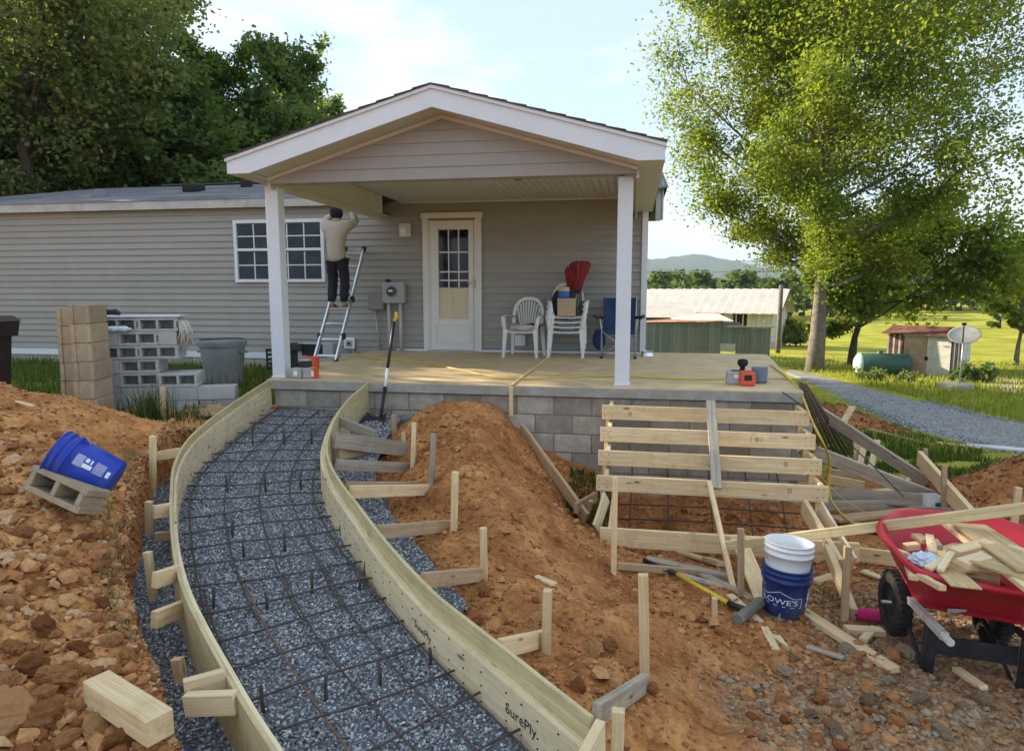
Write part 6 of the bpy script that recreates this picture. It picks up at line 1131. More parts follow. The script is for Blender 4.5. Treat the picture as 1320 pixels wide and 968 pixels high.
V = [(0, 0, .80), (0, -.015, .98), (0, 0, 1.18), (0, .015, 1.30), (-.005, .03, 1.37), (-.01, .05, 1.43), (-.01, .055, 1.52)] + LA + RA + [(-.085, .0, .78), (-.10, .05, .43), (-.10, -.02, .09), (-.10, .10, .04), (.085, .0, .78), (.10, .05, .44), (.10, -.02, .09), (.10, .10, .04)]
E = [(0, 1), (1, 2), (2, 3), (3, 4), (4, 5), (5, 6), (3, 7), (7, 8), (8, 9), (9, 10), (3, 11), (11, 12), (12, 13), (13, 14), (0, 15), (15, 16), (16, 17), (17, 18), (0, 19), (19, 20), (20, 21), (21, 22)]
Rr = [.11, .105, .12, .075, .05, .082, .075, .055, .04, .032, .03, .055, .04, .032, .03, .085, .055, .04, .03, .085, .055, .04, .03]
for hb, sg in ((10, -1), (14, 1)):
    B_ = Vector(V[hb])
    for k, (dx, dy, dz) in enumerate(((-.03, .02, .075), (-.01, .03, .088), (.01, .03, .085), (.03, .025, .07), (-sg * .045, .0, .04))): V.append(tuple(B_ + Vector((dx * .6, dy * .5, dz * .5)))); V.append(tuple(B_ + Vector((dx, dy + .02, dz)))); E += [(hb, len(V) - 2), (len(V) - 2, len(V) - 1)]; Rr += [.010, .008]
skin('body', V, E, Rr, 'skin', pr, 2)
V = [(0, 0, .69), (0, -.012, .86), (0, -.018, 1.0), (0, -.005, 1.17), (0, .012, 1.29)] + LA[:3] + RA[:3]; skin('shirt', V, [(0, 1), (1, 2), (2, 3), (3, 4), (4, 5), (5, 6), (6, 7), (4, 8), (8, 9), (9, 10)], [(.15, .12), (.155, .13), (.15, .125), (.185, .145), (.165, .125), .095, .072, .05, .095, .072, .05], 'shirt', pr)
V = [(0, 0, .84), (-.085, .0, .70), (-.10, .05, .43), (-.10, -.02, .10), (.085, .0, .74), (.10, .05, .44), (.10, -.02, .10)]; skin('trousers', V, [(0, 1), (1, 2), (2, 3), (0, 4), (4, 5), (5, 6)], [.135, .098, .078, .07, .098, .078, .07], 'jeans', pr)
for s in (-1, 1): skin('boot', [(s * .10, -.05, .06), (s * .10, .04, .045), (s * .105, .15, .035)], [(0, 1), (1, 2)], [.048, .045, .04], 'boot', pr)
v_, f_ = ico(3); sel = [q_ for q_ in f_ if not (v_[list(q_)].mean(0)[1] > .35 and v_[list(q_)].mean(0)[2] < .35)]; m = MB().add([tuple(np.array(p) * (.098, .108, .118) * (1 + .03 * math.sin(p[0] * 23 + p[2] * 17)) + np.array((ft.x - .01, ft.y + .05, ft.z + 1.475))) for p in v_], [tuple(q_) for q_ in sel], None, True); m.build('hair', 'hair', pr)
# ------------------------------------------------------------------ trees
varied('leaf_maple', [(0, (.08, .14, .022)), (.5, (.155, .215, .032)), (1, (.26, .28, .05))], .6, 30, 0, trans=.5)
varied('leaf_dark', [(0, (.06, .115, .03)), (.55, (.105, .165, .042)), (1, (.18, .22, .06))], .6, 30, 0, trans=.45)
varied('leaf_lime', [(0, (.05, .10, .014)), (.5, (.085, .14, .02)), (1, (.16, .20, .03))], .6, 30, 0, trans=.45)
varied('leaf_olive', [(0, (.075, .11, .032)), (.5, (.14, .18, .052)), (1, (.22, .25, .085))], .6, 30, 0, trans=.36)
plain('bark', (.155, .135, .115), .95, .4, 7, .9, 22); plain('bark_dark', (.07, .058, .048), .95, .35, 7, .8, 22)
def tree(name, lab, base, H_, cr, cz, rz_, tr, nleaf, leaf, mat, seed, bark='bark', off=(0, 0), nlimb=22, h0=.22, cat='tree', group=None, spread=1.0, solid=0):
    r = np.random.default_rng(seed); T = thing(name, lab, cat, base, group); m = MB(); tips = []
    top = Vector((off[0] * .55, off[1] * .55, H_ * .86)); P = [Vector((0, 0, -.3))]; n = 9
    for i in range(1, n + 1):
        t = i / n; P.append(Vector((top.x * t ** 1.5 + r.normal() * .012 * H_ * t, top.y * t ** 1.5 + r.normal() * .012 * H_ * t, top.z * t)))
    def tr_at(t): x = t * n; i = min(int(x), n - 1); return P[i] * (1 - x + i) + P[i + 1] * (x - i)
    m.tube(P, [tr * (1.45 if i == 0 else (1.1 if i == 1 else (1 - .85 * i / n))) for i in range(n + 1)], 10)
    C_ = Vector((off[0], off[1], cz))
    def env(d, p):                                                                 # distance along d from p to the crown's outline
        q = Vector(((p.x - C_.x) / cr, (p.y - C_.y) / cr, (p.z - C_.z) / rz_)); e = Vector((d.x / cr, d.y / cr, d.z / rz_)); a = e.dot(e); b = q.dot(e); c = q.dot(q) - 1; D_ = b * b - a * c
        return (-b + math.sqrt(D_)) / a if D_ > 0 else .3 * cr
    for k in range(nlimb):
        t = h0 + (.97 - h0) * (k / nlimb) ** .9; p0 = tr_at(t); azm = k * 2.399 + r.normal() * .3; u = (t - h0) / (1 - h0); el = R(8 + 60 * u + r.normal() * 9); d = Vector((math.cos(azm) * math.cos(el), math.sin(azm) * math.cos(el), math.sin(el)))
        L = max(env(d, p0) * r.uniform(.82, 1.06), .4); pts = [p0]; dd = d.copy()
        for i in range(5): dd = (dd + Vector(r.normal(size=3) * .10) + Vector((0, 0, .05))).normalized(); pts.append(pts[-1] + dd * L / 5)
        r0 = tr * (.42 - .25 * u); m.tube(pts, [r0 * (1 - .17 * i) for i in range(6)], 6)
        for q in range(int(8 * spread)):
            tt = r.uniform(.25, 1); x = tt * 5; i = min(int(x), 4); s0 = pts[i] * (1 - x + i) + pts[i + 1] * (x - i); sd = (dd + Vector(r.normal(size=3) * .75)).normalized(); sL = L * r.uniform(.18, .36); s1 = s0 + sd * sL * .5 + Vector(r.normal(size=3) * .05 * sL); s2 = s0 + sd * sL
            m.tube([s0, s1, s2], [r0 * .28, r0 * .18, r0 * .07], 4, False); tips += [(s1, sL * .33), (s2, sL * .4), (s0 * .3 + s2 * .7, sL * .36)]
    m.build('trunk', bark, T, True)
    for q in range(int(solid)):                                                   # twigs low and inside a dense crown
        d = Vector(r.normal(size=3)).normalized(); f = r.uniform(.45, .98); tips.append((Vector((C_.x + d.x * cr * f, C_.y + d.y * cr * f, C_.z + d.z * rz_ * f)), cr * .13))
    tips = [(p, max(s, cr * .06)) for p, s in tips if p.z > .5]
    tp = np.array([p for p, s in tips]); ts = np.array([s for p, s in tips]); i = r.integers(0, len(tp), nleaf); pos = tp[i] + r.normal(size=(nleaf, 3)) * ts[i][:, None] * np.array([.75, .75, .5])
    nrm = r.normal(size=(nleaf, 3)) + np.array([0, 0, 1.1]); nrm /= np.linalg.norm(nrm, axis=1)[:, None]; a = r.normal(size=(nleaf, 3)); a -= nrm * (a * nrm).sum(1)[:, None]; a /= np.linalg.norm(a, axis=1)[:, None]; b = np.cross(nrm, a)
    s = leaf * r.uniform(.6, 1.25, nleaf)[:, None]; Vv = np.stack([pos - a * s * .5, pos + b * s * .36 - a * s * .05, pos + a * s * .5 - nrm * s * .12, pos - b * s * .36 - a * s * .05], 1).reshape(-1, 3)
    cv = np.repeat(np.clip(.65 * r.random(len(tp))[i] + .35 * r.random(nleaf), 0, 1), 4)
    o = npmesh('crown', Vv, np.arange(nleaf * 4).reshape(-1, 4), mat, None, cv); o.parent = T; return T
tb = az(1049, 479, -1.82)
tree('maple_tree', 'large maple with sunlit yellow-green crown and thick grey trunk beyond the porch', (tb.x, tb.y, -1.85), 14.8, 6.0, 9.6, 7.3, .235, 210000, .125, 'leaf_maple', 3, off=(.9, .3), nlimb=40, h0=.24, spread=1.4, solid=30)
b2 = az(1114, 474, -1.9); tree('shade_tree', 'broad dense dark-green tree standing behind the tank and shed', (b2.x, b2.y + 1.6, -1.95), 5.8, 4.0, 3.1, 2.7, .14, 46000, .23, 'leaf_maple', 9, 'bark_dark', off=(2.0, .6), nlimb=24, h0=.3, spread=1.3)
b3 = az(1309, 476, -2.15); tree('sapling', 'slender young tree with thin trunk in the bright meadow at the right edge', (b3.x, b3.y, -2.15), 5.2, 1.7, 3.7, 1.75, .09, 7000, .22, 'leaf_maple', 12, nlimb=16, h0=.35, off=(.3, 0))
LT = [('big_leaf_tree', 'pale olive tree with drooping leafy boughs at the upper left corner', (-15.3, 15.6), 12.5, 4.0, 8.6, 4.6, .22, 95000, .145, 'leaf_olive', 21), ('tall_tree', 'tall dark-green tree behind the house, rising past the top of the frame', (-23.2, 25.5), 19, 4.7, 11, 8.4, .3, 66000, .25, 'leaf_dark', 22),
      ('bright_tree', 'rounded bright green tree behind the house ridge, right of the tall dark one', (-15.6, 23.6), 10, 2.7, 5.6, 4.6, .2, 52000, .16, 'leaf_lime', 23), ('slim_tree', 'slim loose-crowned tree at the right end of the woods behind the house', (-13.9, 26.6), 11.6, 2.1, 7.0, 4.5, .17, 26000, .19, 'leaf_dark', 24), ('slim_tree', 'lower loose-crowned tree at the far right of the woods behind the roof', (-17.9, 37.5), 12.8, 2.4, 7.6, 4.9, .2, 26000, .22, 'leaf_dark', 25),
      ('understory_tree', 'dark low tree in the gap between the corner tree and the tall tree', (-20.5, 21), 11.5, 4.4, 6.0, 5.2, .2, 60000, .17, 'leaf_dark', 26), ('understory_tree', 'dense dark understory tree directly behind the roof vents', (-14.4, 20.5), 7.6, 3.6, 4.1, 3.5, .15, 34000, .21, 'leaf_dark', 27), ('understory_tree', 'dense dark understory tree behind the left end of the roof', (-18.5, 18.8), 8.2, 3.6, 4.2, 3.6, .15, 34000, .21, 'leaf_dark', 28), ('understory_tree', 'small dark understory tree peeking out beside the porch gable', (-12.9, 23.5), 8.0, 2.9, 4.6, 3.4, .15, 26000, .2, 'leaf_dark', 29)]
for nm, lab, (x, y), h_, cr, cz, rzz, tr, nl, lf_, mt, sd in LT: tree(nm, lab, (x, y, -.3), h_, cr, cz, rzz, tr, nl, lf_, mt, sd, 'bark_dark', h0=.14, nlimb=26, group='woods behind the house', solid=90)
# unseen woods added on the left, sized to shade the foreground
for k, (x, y, h_, cr) in enumerate([(-24, 18, 9.5, 4), (-29, 23, 9, 4.5), (-21, 10.5, 12, 4), (-33, 20, 9, 4.5), (-30, 29, 10, 4.5), (-26, 12, 14, 4.5)]): tree('added_shade_tree', 'dark-green unseen tree added left of view to shade the foreground', (x, y, -.3), h_, cr, h_ * .56, h_ * .44, .22, 9000, .5, 'leaf_dark', 40 + k, 'bark_dark', h0=.12, nlimb=18, group='unseen woods added left of the house', solid=60)
# far tree line: three shapes, copied
TL = []
def farproto(k): return tree('far_tree', 'x', (0, 0, 0), 8.5 + k, 3.4 + .4 * k, 5.0 + .4 * k, 4.0 + .4 * k, .2, 5200, .62, ['leaf_dark', 'leaf_olive', 'leaf_lime', 'leaf_dark'][k], 60 + k, 'bark_dark', h0=.1, nlimb=16, group='far trees beyond the meadow', solid=40)
protos = [farproto(k) for k in range(4)]; used = set()
rr_ = np.random.default_rng(77); spots = []
for k, px_ in enumerate(np.linspace(826, 1085, 22)): spots.append((px_ + rr_.normal() * 3, rr_.uniform(88, 125), (k * 7 + 1) % 4, rr_.uniform(.48, .66)))
for k, px_ in enumerate(np.linspace(1095, 1345, 18)): spots.append((px_ + rr_.normal() * 3, rr_.uniform(105, 135), (k * 5 + 2) % 4, rr_.uniform(.6, .95)))
for px_, y_ in ((1290, 72), (1322, 66)): spots.append((px_, y_, 2, .6))
for k, (px_, y_, v, s) in enumerate(spots):
    p = ay(px_, 400, y_); o = protos[v] if v not in used else copy_tree(protos[v]); used.add(v); o.location = (p.x, p.y, Hs(p.x, p.y) - .2); o.scale = (s, s, s * rr_.uniform(.88, 1.1)); o.rotation_euler.z = rr_.uniform(0, 6.28)
    o['label'] = ['dark rounded tree in the far tree line beyond the meadow', 'olive-green tree in the far tree line beyond the meadow', 'lime-green tree in the far tree line beyond the meadow', 'large dark-green tree in the far tree line beyond the meadow'][v] + (', left of the maple trunk' if px_ < 1045 else ', right of the maple trunk')
# wooded slope and blue ridges
def ridge(name, y0, y1, x0, x1, h, f, seed, lab, nxx=220, nyy=16, fine=0):
    xs = np.linspace(x0, x1, nxx); vs = []; ys = np.linspace(0, 1, nyy)
    for v in ys:
        Yc = y0 + (y1 - y0) * v; z = -9 + (h * (.62 + .7 * NZ[seed].at(xs * f, xs * 0 + 3.3) + .35 * NZ[seed + 1].at(xs * f * 2.7, xs * 0 + 1.2) + .12 * NZ[seed + 2].at(xs * f * 9, v * 3 + xs * 0)) + 9) * np.sin(np.pi * min(v * .62 + .0, .5)) ** 1.1 if v < .8 else -9 + (h * .5) * (1 - v) * 5 + xs * 0
        z = z + fine * NZ[2].at(xs * .09, xs * 0 + v * 60) * (0 < v < .8); vs += [(x, Yc, zz) for x, zz in zip(xs, z)]
    q = (np.arange(nyy - 1)[:, None] * nxx + np.arange(nxx - 1)[None]).ravel(); tag(npmesh(name, vs, np.c_[q, q + 1, q + nxx + 1, q + nxx], 'forest', None, None, True), kind='structure')
m_, n, b = newmat('forest'); t = n.nodes.new('ShaderNodeTexCoord'); z1 = noise(n, t.outputs['Object'], .09, 8, .7); rr = ramp(n, (.02, .035, .012), (.07, .10, .03), .35, .65); n.links.new(z1.outputs[0], rr.inputs[0]); n.links.new(rr.outputs[0], b.inputs['Base Color']); b.inputs['Roughness'].default_value = 1; b.inputs['Specular IOR Level'].default_value = 0
ridge('hills', 330, 640, -500, 1100, 17, .006, 0, '', 400, 20, 3); ridge('hills', 1150, 1900, -1500, 3200, 105, .0022, 1, '', 300, 16, 5); ridge('mountains', 2400, 3600, -2600, 5200, 310, .0011, 2, '', 300, 16, 8)
# ------------------------------------------------------------------ buildings and yard things on the right
plain('tin_roof', (.62, .58, .51), .5, .12, 1.5, .1, 20, metal=.15, dirt=.35, dirtcol=(.42, .28, .18)); plain('tin_rust', (.40, .17, .08), .7, .35, 2.5, .2, 20, dirt=.4, dirtcol=(.5, .42, .36)); plain('old_white', (.60, .58, .52), .85, .14, 4, .2, 30, dirt=.55, dirtcol=(.30, .29, .25), rnd=.12); plain('old_grey', (.33, .34, .31), .9, .2, 4, .2, 30, dirt=.4, dirtcol=(.22, .21, .19), rnd=.1)
plain('fence_grey', (.25, .275, .25), .9, .2, 4, .25, 30, dirt=.4, dirtcol=(.12, .125, .11), rnd=.16); plain('rust_red', (.15, .045, .03), .85, .3, 3, .2, 30, dirt=.4, dirtcol=(.40, .33, .27)); plain('rust_tan', (.42, .30, .20), .8, .25, 2.2, .15, 30, dirt=.55, dirtcol=(.36, .15, .06)); plain('tank_green', (.03, .085, .068), .5, .12, 3, .06, 30, dirt=.25, dirtcol=(.12, .13, .10)); plain('tank_cap', (.30, .44, .40), .5, .1, 3, .05, 30)
c0 = az(994, 451, -2.45); ph = R(-22); u = Vector((math.cos(ph), math.sin(ph), 0)); v = Vector((-math.sin(ph), math.cos(ph), 0)); sk = thing('farm_shed', 'long low white farm shed with ribbed metal roof and dark openings behind the fence', 'shed', c0)
Lh, Wh, he, hr = 16.0, 4.5, 2.35, 3.65; zb = -2.5
fp = lambda a, b_, z: c0 + u * a + v * b_ + Vector((0, 0, z - c0.z))
m = MB(); m.add([fp(-Lh, .12, zb), fp(-.1, .12, zb), fp(-.1, Wh - .1, zb), fp(-Lh, Wh - .1, zb), fp(-Lh, .12, zb + he), fp(-.1, .12, zb + he), fp(-.1, Wh - .1, zb + he), fp(-Lh, Wh - .1, zb + he)], [(0, 1, 5, 4), (1, 2, 6, 5), (2, 3, 7, 6), (3, 0, 4, 7), (4, 5, 6, 7)]); m.build('wall', 'old_grey', sk)
holes = [(918, 934), (945, 965)]
def fa(px_): 
    lo_, hi_ = -40.0, 6.0
    for _ in range(40):
        mid = (lo_ + hi_) / 2; q = fp(mid, 0, -1); w = np.array(q) - _C; x = 660 + 880 * (w @ _R) / (w @ _F)
        if x < px_: lo_ = mid
        else: hi_ = mid
    return lo_
hs = [(fa(a), fa(b_)) for a, b_ in holes]
x = -Lh
while x < -.05:
    xc = x + .14; inh = [h for h in hs if h[0] < xc < h[1]]
    z1_ = zb + he if not inh else (zb + .9 if inh[0] == hs[1] else zb + .1)
    m = MB(); m.add([fp(x, 0, zb), fp(x + .27, 0, zb), fp(x + .27, 0, z1_), fp(x, 0, z1_), fp(x, .1, zb), fp(x + .27, .1, zb), fp(x + .27, .1, z1_), fp(x, .1, z1_)], [(0, 1, 2, 3), (0, 3, 7, 4), (1, 5, 6, 2), (3, 2, 6, 7)]); m.build('board', 'old_white', sk); x += .285
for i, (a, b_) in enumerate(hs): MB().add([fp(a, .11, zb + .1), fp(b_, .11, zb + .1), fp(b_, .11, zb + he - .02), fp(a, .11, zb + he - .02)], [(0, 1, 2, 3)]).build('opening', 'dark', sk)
a, b_ = hs[1]; mm_ = (a + b_) / 2; board(fp(mm_ - .3, .02, zb + .95), fp(mm_ - .3, .02, zb + he), .06, .06, 'old_white', 'window_frame', sk); board(fp(b_ - .35, .02, zb + .95), fp(b_ - .35, .02, zb + he), .06, .06, 'old_white', 'window_frame', sk); board(fp(mm_ - .3, .02, zb + 1.5), fp(b_ - .35, .02, zb + 1.5), .05, .05, 'old_white', 'window_frame', sk)
y = 0.0
while y < Wh - .05:
    yc = y + .14; top = zb + he + (hr - he) * (1 - abs(yc - Wh / 2) / (Wh / 2)); low = zb + .0
    MB().add([fp(0, y, low), fp(0, y + .27, low), fp(0, y + .27, top), fp(0, y, top), fp(-.09, y, low), fp(-.09, y + .27, low), fp(-.09, y + .27, top), fp(-.09, y, top)], [(0, 1, 2, 3), (0, 3, 7, 4), (1, 5, 6, 2), (3, 2, 6, 7)]).build('board', 'old_white', sk); y += .285
MB().add([fp(.02, -.02, zb), fp(.02, Wh, zb), fp(.02, Wh, zb + .5), fp(.02, -.02, zb + .5), fp(-.05, 0, zb + .5), fp(-.05, Wh, zb + .5)], [(0, 1, 2, 3), (3, 2, 5, 4)]).build('plinth', 'block', sk)
nr_ = 30
for sgn, b0_, b1_ in ((1, -.35, Wh / 2), (-1, Wh + .35, Wh / 2)):
    zl = zb + he - .18
    for i in range(nr_):
        a0_ = -Lh - .3 + (Lh + .8) * i / nr_; a1_ = a0_ + (Lh + .8) / nr_ - .004; aw = .05; vs = [fp(a0_, b0_, zl), fp(a1_, b0_, zl), fp(a1_, b1_, zb + hr), fp(a0_, b1_, zb + hr)]; rb = [fp(a0_, b0_, zl + .05), fp(a0_ + aw, b0_, zl + .05), fp(a0_ + aw, b1_, zb + hr + .05), fp(a0_, b1_, zb + hr + .05)]
        f = [(0, 1, 2, 3), (4, 5, 6, 7), (0, 4, 7, 3), (5, 1, 2, 6), (0, 1, 5, 4)]; MB().add(vs + rb, f if sgn > 0 else [q[::-1] for q in f]).build('roof_sheet', 'tin_roof', sk)
MB().add([fp(.5, -.35, zb + he - .22), fp(.5, Wh / 2, zb + hr - .04), fp(.5, Wh + .35, zb + he - .22), fp(.5, Wh + .35, zb + he - .36), fp(.5, Wh / 2, zb + hr - .2), fp(.5, -.35, zb + he - .36)], [(0, 1, 4, 5), (1, 2, 3, 4)]).build('rake_board', 'bark_dark', sk)
pp = az(993, 452, -2.3); tag(MB().tube([(pp.x, pp.y - 2, -2.4), (pp.x + .02, pp.y - 2, -2.4 + 3.75)], [.13, .11], 10).build('wooden_post', 'bark'), 'weathered wooden utility post before the gable end of the farm shed', 'post')
# grey board fence
f0_, f1_ = az(822, 455, -1.95), az(992, 460, -1.95); fz = -2.0; fn = thing('board_fence', 'grey-green vertical board fence with a ragged gap, beyond the end of the porch', 'fence', f0_); nb = 36; d = (f1_ - f0_) / nb; d.z = 0
for i in range(nb):
    p = f0_ + d * i; px_ = 822 + 170 * i / nb; h_ = 1.50 + random.uniform(-.02, .02) - (.12 if px_ > 950 else 0) + .1 * min(1, max(0, (px_ - 836) / 90)) * (px_ < 950); lowz = fz + (.62 if 927 < px_ < 949 else 0); q0 = p + d * .02; q1 = p + d * .97; jy = random.uniform(-.012, .012)
    board(((q0.x + q1.x) / 2, (q0.y + q1.y) / 2 + jy, lowz), ((q0.x + q1.x) / 2, (q0.y + q1.y) / 2 + jy, fz + h_), (q1 - q0).length, .03, 'fence_grey', 'board', fn, (0, 1, 0), 0)
for z in (.35, 1.15): board(f0_ + Vector((0, .05, fz + z - f0_.z)), f1_ + Vector((0, .05, fz + z - f1_.z)), .05, .1, 'fence_grey', 'rail', fn)
pw0, pw1 = f0_ + d * (nb * .625), f0_ + d * (nb * .745); MB().add([(pw0.x, pw0.y + .01, fz + .25), (pw1.x, pw1.y + .01, fz + .22), (pw1.x, pw1.y + .01, fz + .66), (pw0.x, pw0.y + .01, fz + .62), (pw0.x, pw0.y + .05, fz + .25), (pw1.x, pw1.y + .05, fz + .22), (pw1.x, pw1.y + .05, fz + .66), (pw0.x, pw0.y + .05, fz + .62)], [(0, 1, 2, 3), (7, 6, 5, 4), (0, 4, 5, 1), (3, 2, 6, 7)]).build('patch_panel', 'old_white', fn)
MB().add([(f0_.x - .2, f0_.y + .02, fz + 1.52), (f1_.x - 2.2, f1_.y + .02, fz + 1.64), (f1_.x - 2.0, f1_.y + 2.4, fz + 1.98), (f0_.x - .2, f0_.y + 2.4, fz + 1.9)], [(0, 1, 2, 3)]).build('roof_sheet', 'tin_rust', fn); MB().add([(f0_.x + 1.6, f0_.y + .0, fz + 1.66), (f1_.x - 1.6, f1_.y + .0, fz + 1.66), (f1_.x - 2.1, f1_.y + 1.8, fz + 1.95), (f0_.x + 1.2, f0_.y + 1.8, fz + 1.95)], [(0, 1, 2, 3)]).build('roof_sheet', 'tin_roof', fn); MB().box((f1_.x - .9, f1_.y - .03, fz + 1.42), (2.1, .1, .05)).build('cap_rail', 'old_white', fn)
lt_ = ay(862, 418, 34); lo_ = thing('lean_to', 'small rusty lean-to roof between the fence and the farm shed', 'shed', (lt_.x, lt_.y, fz))
MB().box((lt_.x - .4, lt_.y + 1.2, fz + .9), (3.4, 2, 1.8)).build('wall', 'rust_red', lo_); MB().add([(lt_.x - 2.3, lt_.y, fz + 1.75), (lt_.x + 1.5, lt_.y, fz + 1.75), (lt_.x + .9, lt_.y + 2.4, fz + 2.45), (lt_.x - 2.3, lt_.y + 2.4, fz + 2.45)], [(0, 1, 2, 3)]).build('roof', 'tin_roof', lo_)
# pump shed
s0 = az(1226, 489, -1.8); ph = R(-40); u = Vector((math.cos(ph), math.sin(ph), 0)); v = Vector((-math.sin(ph), math.cos(ph), 0)); ps = thing('pump_shed', 'small rusty red and white metal shed with tan double doors under the trees', 'shed', s0); sp_ = lambda a, b_, z: s0 + u * a + v * b_ + Vector((0, 0, z - s0.z)); zb = -1.86; Wf, Ds, hh = 2.0, 1.7, 1.42
def slabq(a0, a1, b0_, b1_, z0, z1_, nm, mt): m = MB(); m.add([sp_(a, b_, z) for z in (z0, z1_) for a, b_ in ((a0, b0_), (a1, b0_), (a1, b1_), (a0, b1_))], [(3, 2, 1, 0), (4, 5, 6, 7)] + [(i, (i + 1) % 4, (i + 1) % 4 + 4, i + 4) for i in range(4)]); return m.build(nm, mt, ps)
slabq(-Wf, -.03, .03, Ds, zb, zb + hh, 'wall', 'old_white')
for i in range(10): slabq(-Wf + .06 * i, -Wf + .06 * i + .05, .0, .028, zb, zb + hh, 'panel', 'rust_red' if i % 3 else 'old_white')
for i in range(12): slabq(-.028, .0, .05 + .135 * i, .05 + .135 * i + .12, zb, zb + hh, 'panel', 'rust_red' if i in (1, 2, 4) else 'old_white')
slabq(-1.42, -.76, -.03, -.002, zb + .06, zb + hh - .06, 'door', 'rust_tan'); d2 = slabq(-.75, -.06, -.03, -.002, zb + .06, zb + hh - .06, 'door', 'old_white'); slabq(-.80, -.71, -.06, -.031, zb + .62, zb + .74, 'latch', 'dark'); slabq(-1.5, -.0, -.01, .03, zb + hh - .05, zb + hh + .03, 'lintel', 'old_white'); slabq(-.05, .01, -.015, .03, zb, zb + hh, 'corner_post', 'bark_dark')
m = MB(); m.add([sp_(-Wf - .15, -.2, zb + hh + .03), sp_(.15, -.2, zb + hh + .03), sp_(.15, Ds + .2, zb + hh + .03), sp_(-Wf - .15, Ds + .2, zb + hh + .03), sp_(-Wf - .15, Ds / 2, zb + hh + .28), sp_(.15, Ds / 2, zb + hh + .28)], [(0, 1, 5, 4), (2, 3, 4, 5), (1, 2, 5), (3, 0, 4), (3, 2, 1, 0)]); m.build('roof', 'rust_red', ps)
# fuel tank
t0, t1 = az(1102, 484, -1.8), az(1172, 486, -1.8); tk = thing('fuel_tank', 'dark green cylindrical fuel tank lying in the grass beside the rusty shed', 'tank', t0); cy = t0.y; L = t1.x - t0.x; M = Matrix.Translation((t0.x, cy, -1.40)) @ Matrix.Rotation(R(90), 4, 'Y')
MB().lathe([(.34, .10), (.36, .12), (.36, L - .1), (.33, L - .02), (.2, L + .05), (0, L + .08)], 28, M).build('barrel', 'tank_green', tk); MB().lathe([(0, -.06), (.2, -.03), (.33, .05), (.362, .10), (.362, .14)], 28, M).build('end_cap', 'tank_cap', tk)
for a in (.4, L - .4): MB().box((t0.x + a, cy, -1.79), (.12, .6, .12)).build('support', 'block', tk)
MB().lathe([(.09, .34), (.09, .44), (0, .46)], 12, Matrix.Translation((t0.x + L * .45, cy, -1.40))).build('filler_dome', 'tank_green', tk)
# satellite dish
dq = az(1236, 505, -1.72); ds = thing('satellite_dish', 'grey satellite dish on a thin pole over a round concrete pad before the shed', 'satellite dish', dq); gz = Hs(dq.x, dq.y)
MB().lathe([(.44, 0), (.44, .12), (.42, .14), (0, .14)], 24, Matrix.Translation((dq.x - .1, dq.y, gz))).build('pad', 'concrete_edge', ds); MB().tube([(dq.x, dq.y, gz + .1), (dq.x + .02, dq.y, gz + 1.35)], .025, 8).build('pole', 'galv', ds)
plain('dish_grey', (.27, .27, .26), .5, .15, 5, .08, dirt=.5, dirtcol=(.22, .21, .19)); nd = Vector((-.28, -.50, .80)).normalized(); q = nd.to_track_quat('Z', 'Y').to_matrix().to_4x4(); q.translation = (dq.x + .02, dq.y - .02, gz + 1.42)
MB().lathe([(0, 0), (.12, .007), (.25, .03), (.35, .063), (.385, .078), (.385, .066), (.25, .016), (0, -.015)], 28, q).build('reflector', 'dish_grey', ds); c_ = Vector(q.translation); ee = q.to_3x3() @ Vector((0, -.35, .05)); MB().tube([c_ + ee * .9, c_ + ee * .45 + nd * .3, c_ + nd * .42], .016, 6).build('feed_arm', 'black_plastic', ds); MB().box(tuple(c_ + nd * .43), (.10, .07, .07), None, .01).build('feed_horn', 'dark', ds)
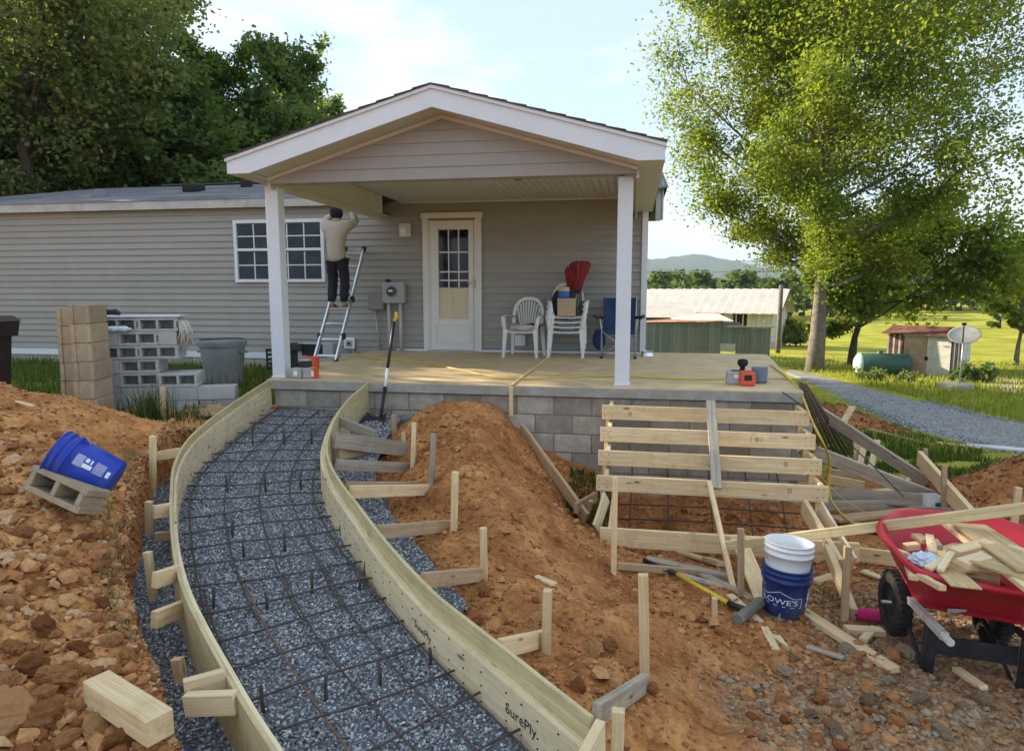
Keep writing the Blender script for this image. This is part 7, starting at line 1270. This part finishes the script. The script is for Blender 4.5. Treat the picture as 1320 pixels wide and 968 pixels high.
# shrubs
def shrub(name, lab, p, r_, h_, nl, lf_, mat, seed):
    r = np.random.default_rng(seed); T = thing(name, lab, 'shrub', p); m = MB(); tips = []
    for k in range(14): a = r.uniform(0, 6.28); e = r.uniform(.3, 1); q = Vector((math.cos(a) * r_ * r.uniform(.3, .9), math.sin(a) * r_ * r.uniform(.3, .9), h_ * e)); m.tube([(0, 0, 0), q * .5 + Vector((0, 0, h_ * .1)), q], [.02, .014, .006], 5); tips += [q, q * .7, q * .85]
    m.build('stems', 'bark_dark', T, True); tp = np.array(tips); i = r.integers(0, len(tp), nl); pos = tp[i] + r.normal(size=(nl, 3)) * r_ * .16; pos[:, 2] = np.abs(pos[:, 2]); nn = r.normal(size=(nl, 3)) + np.array([0, 0, .6]); nn /= np.linalg.norm(nn, axis=1)[:, None]; a = r.normal(size=(nl, 3)); a -= nn * (a * nn).sum(1)[:, None]; a /= np.linalg.norm(a, axis=1)[:, None]; b_ = np.cross(nn, a); s = lf_ * r.uniform(.6, 1.2, nl)[:, None]
    o = npmesh('leaves', np.stack([pos - a * s * .6, pos + b_ * s * .3, pos + a * s * .6, pos - b_ * s * .3], 1).reshape(-1, 3), np.arange(nl * 4).reshape(-1, 4), mat, None, np.repeat(r.random(nl), 4)); o.parent = T
p = az(1255, 500, -1.85); shrub('shrub', 'dark green bush at the right side of the rusty shed', (p.x, p.y, -1.9), .55, .65, 2600, .16, 'leaf_dark', 91); p = az(1120, 492, -1.75); shrub('shrub', 'pale weedy bush in front of the green tank', (p.x, p.y, -1.8), .5, .35, 900, .1, 'leaf_olive', 92)
p = az(1168, 496, -1.78); shrub('shrub', 'low weeds at the left foot of the rusty shed', (p.x, p.y, -1.8), .35, .4, 700, .1, 'leaf_olive', 93); p = az(1026, 446, -2.45); shrub('shrub', 'orange-tinged shrub beside the far end of the farm shed', (p.x, p.y, -2.45), .9, 1.6, 2400, .22, 'leaf_maple', 94)
w0, w1 = ay(815, 349, 30), ay(1010, 350, 30); tag(MB().tube([w0, (w0 + w1) / 2 - Vector((0, 0, .05)), w1], .018, 5).build('overhead_wire', 'white_vinyl'), 'thin pale overhead wire crossing before the far hills', 'wire')
# ------------------------------------------------------------------ haze
m_, n, b = newmat('haze'); n.nodes.remove(b); pv = n.nodes.new('ShaderNodeVolumePrincipled'); pv.inputs['Color'].default_value = (.62, .78, 1, 1); pv.inputs['Density'].default_value = .0003; pv.inputs['Anisotropy'].default_value = .0
n.links.new(pv.outputs[0], n.nodes['Material Output'].inputs['Volume'])
zmax = max((o.matrix_basis @ Vector(c)).z for o in SC.objects if o.name.startswith(('hills', 'mountains')) for c in o.bound_box); zmin = min(min(float(Z.min()), -9.5), -12) - 1
print('HAZE', zmin, zmax)
hz_ = MB().box((1000, 2600, (zmax + 4 + zmin) / 2), (14000, 9000, zmax + 4 - zmin)).build('haze', 'haze'); tag(hz_, kind='stuff')
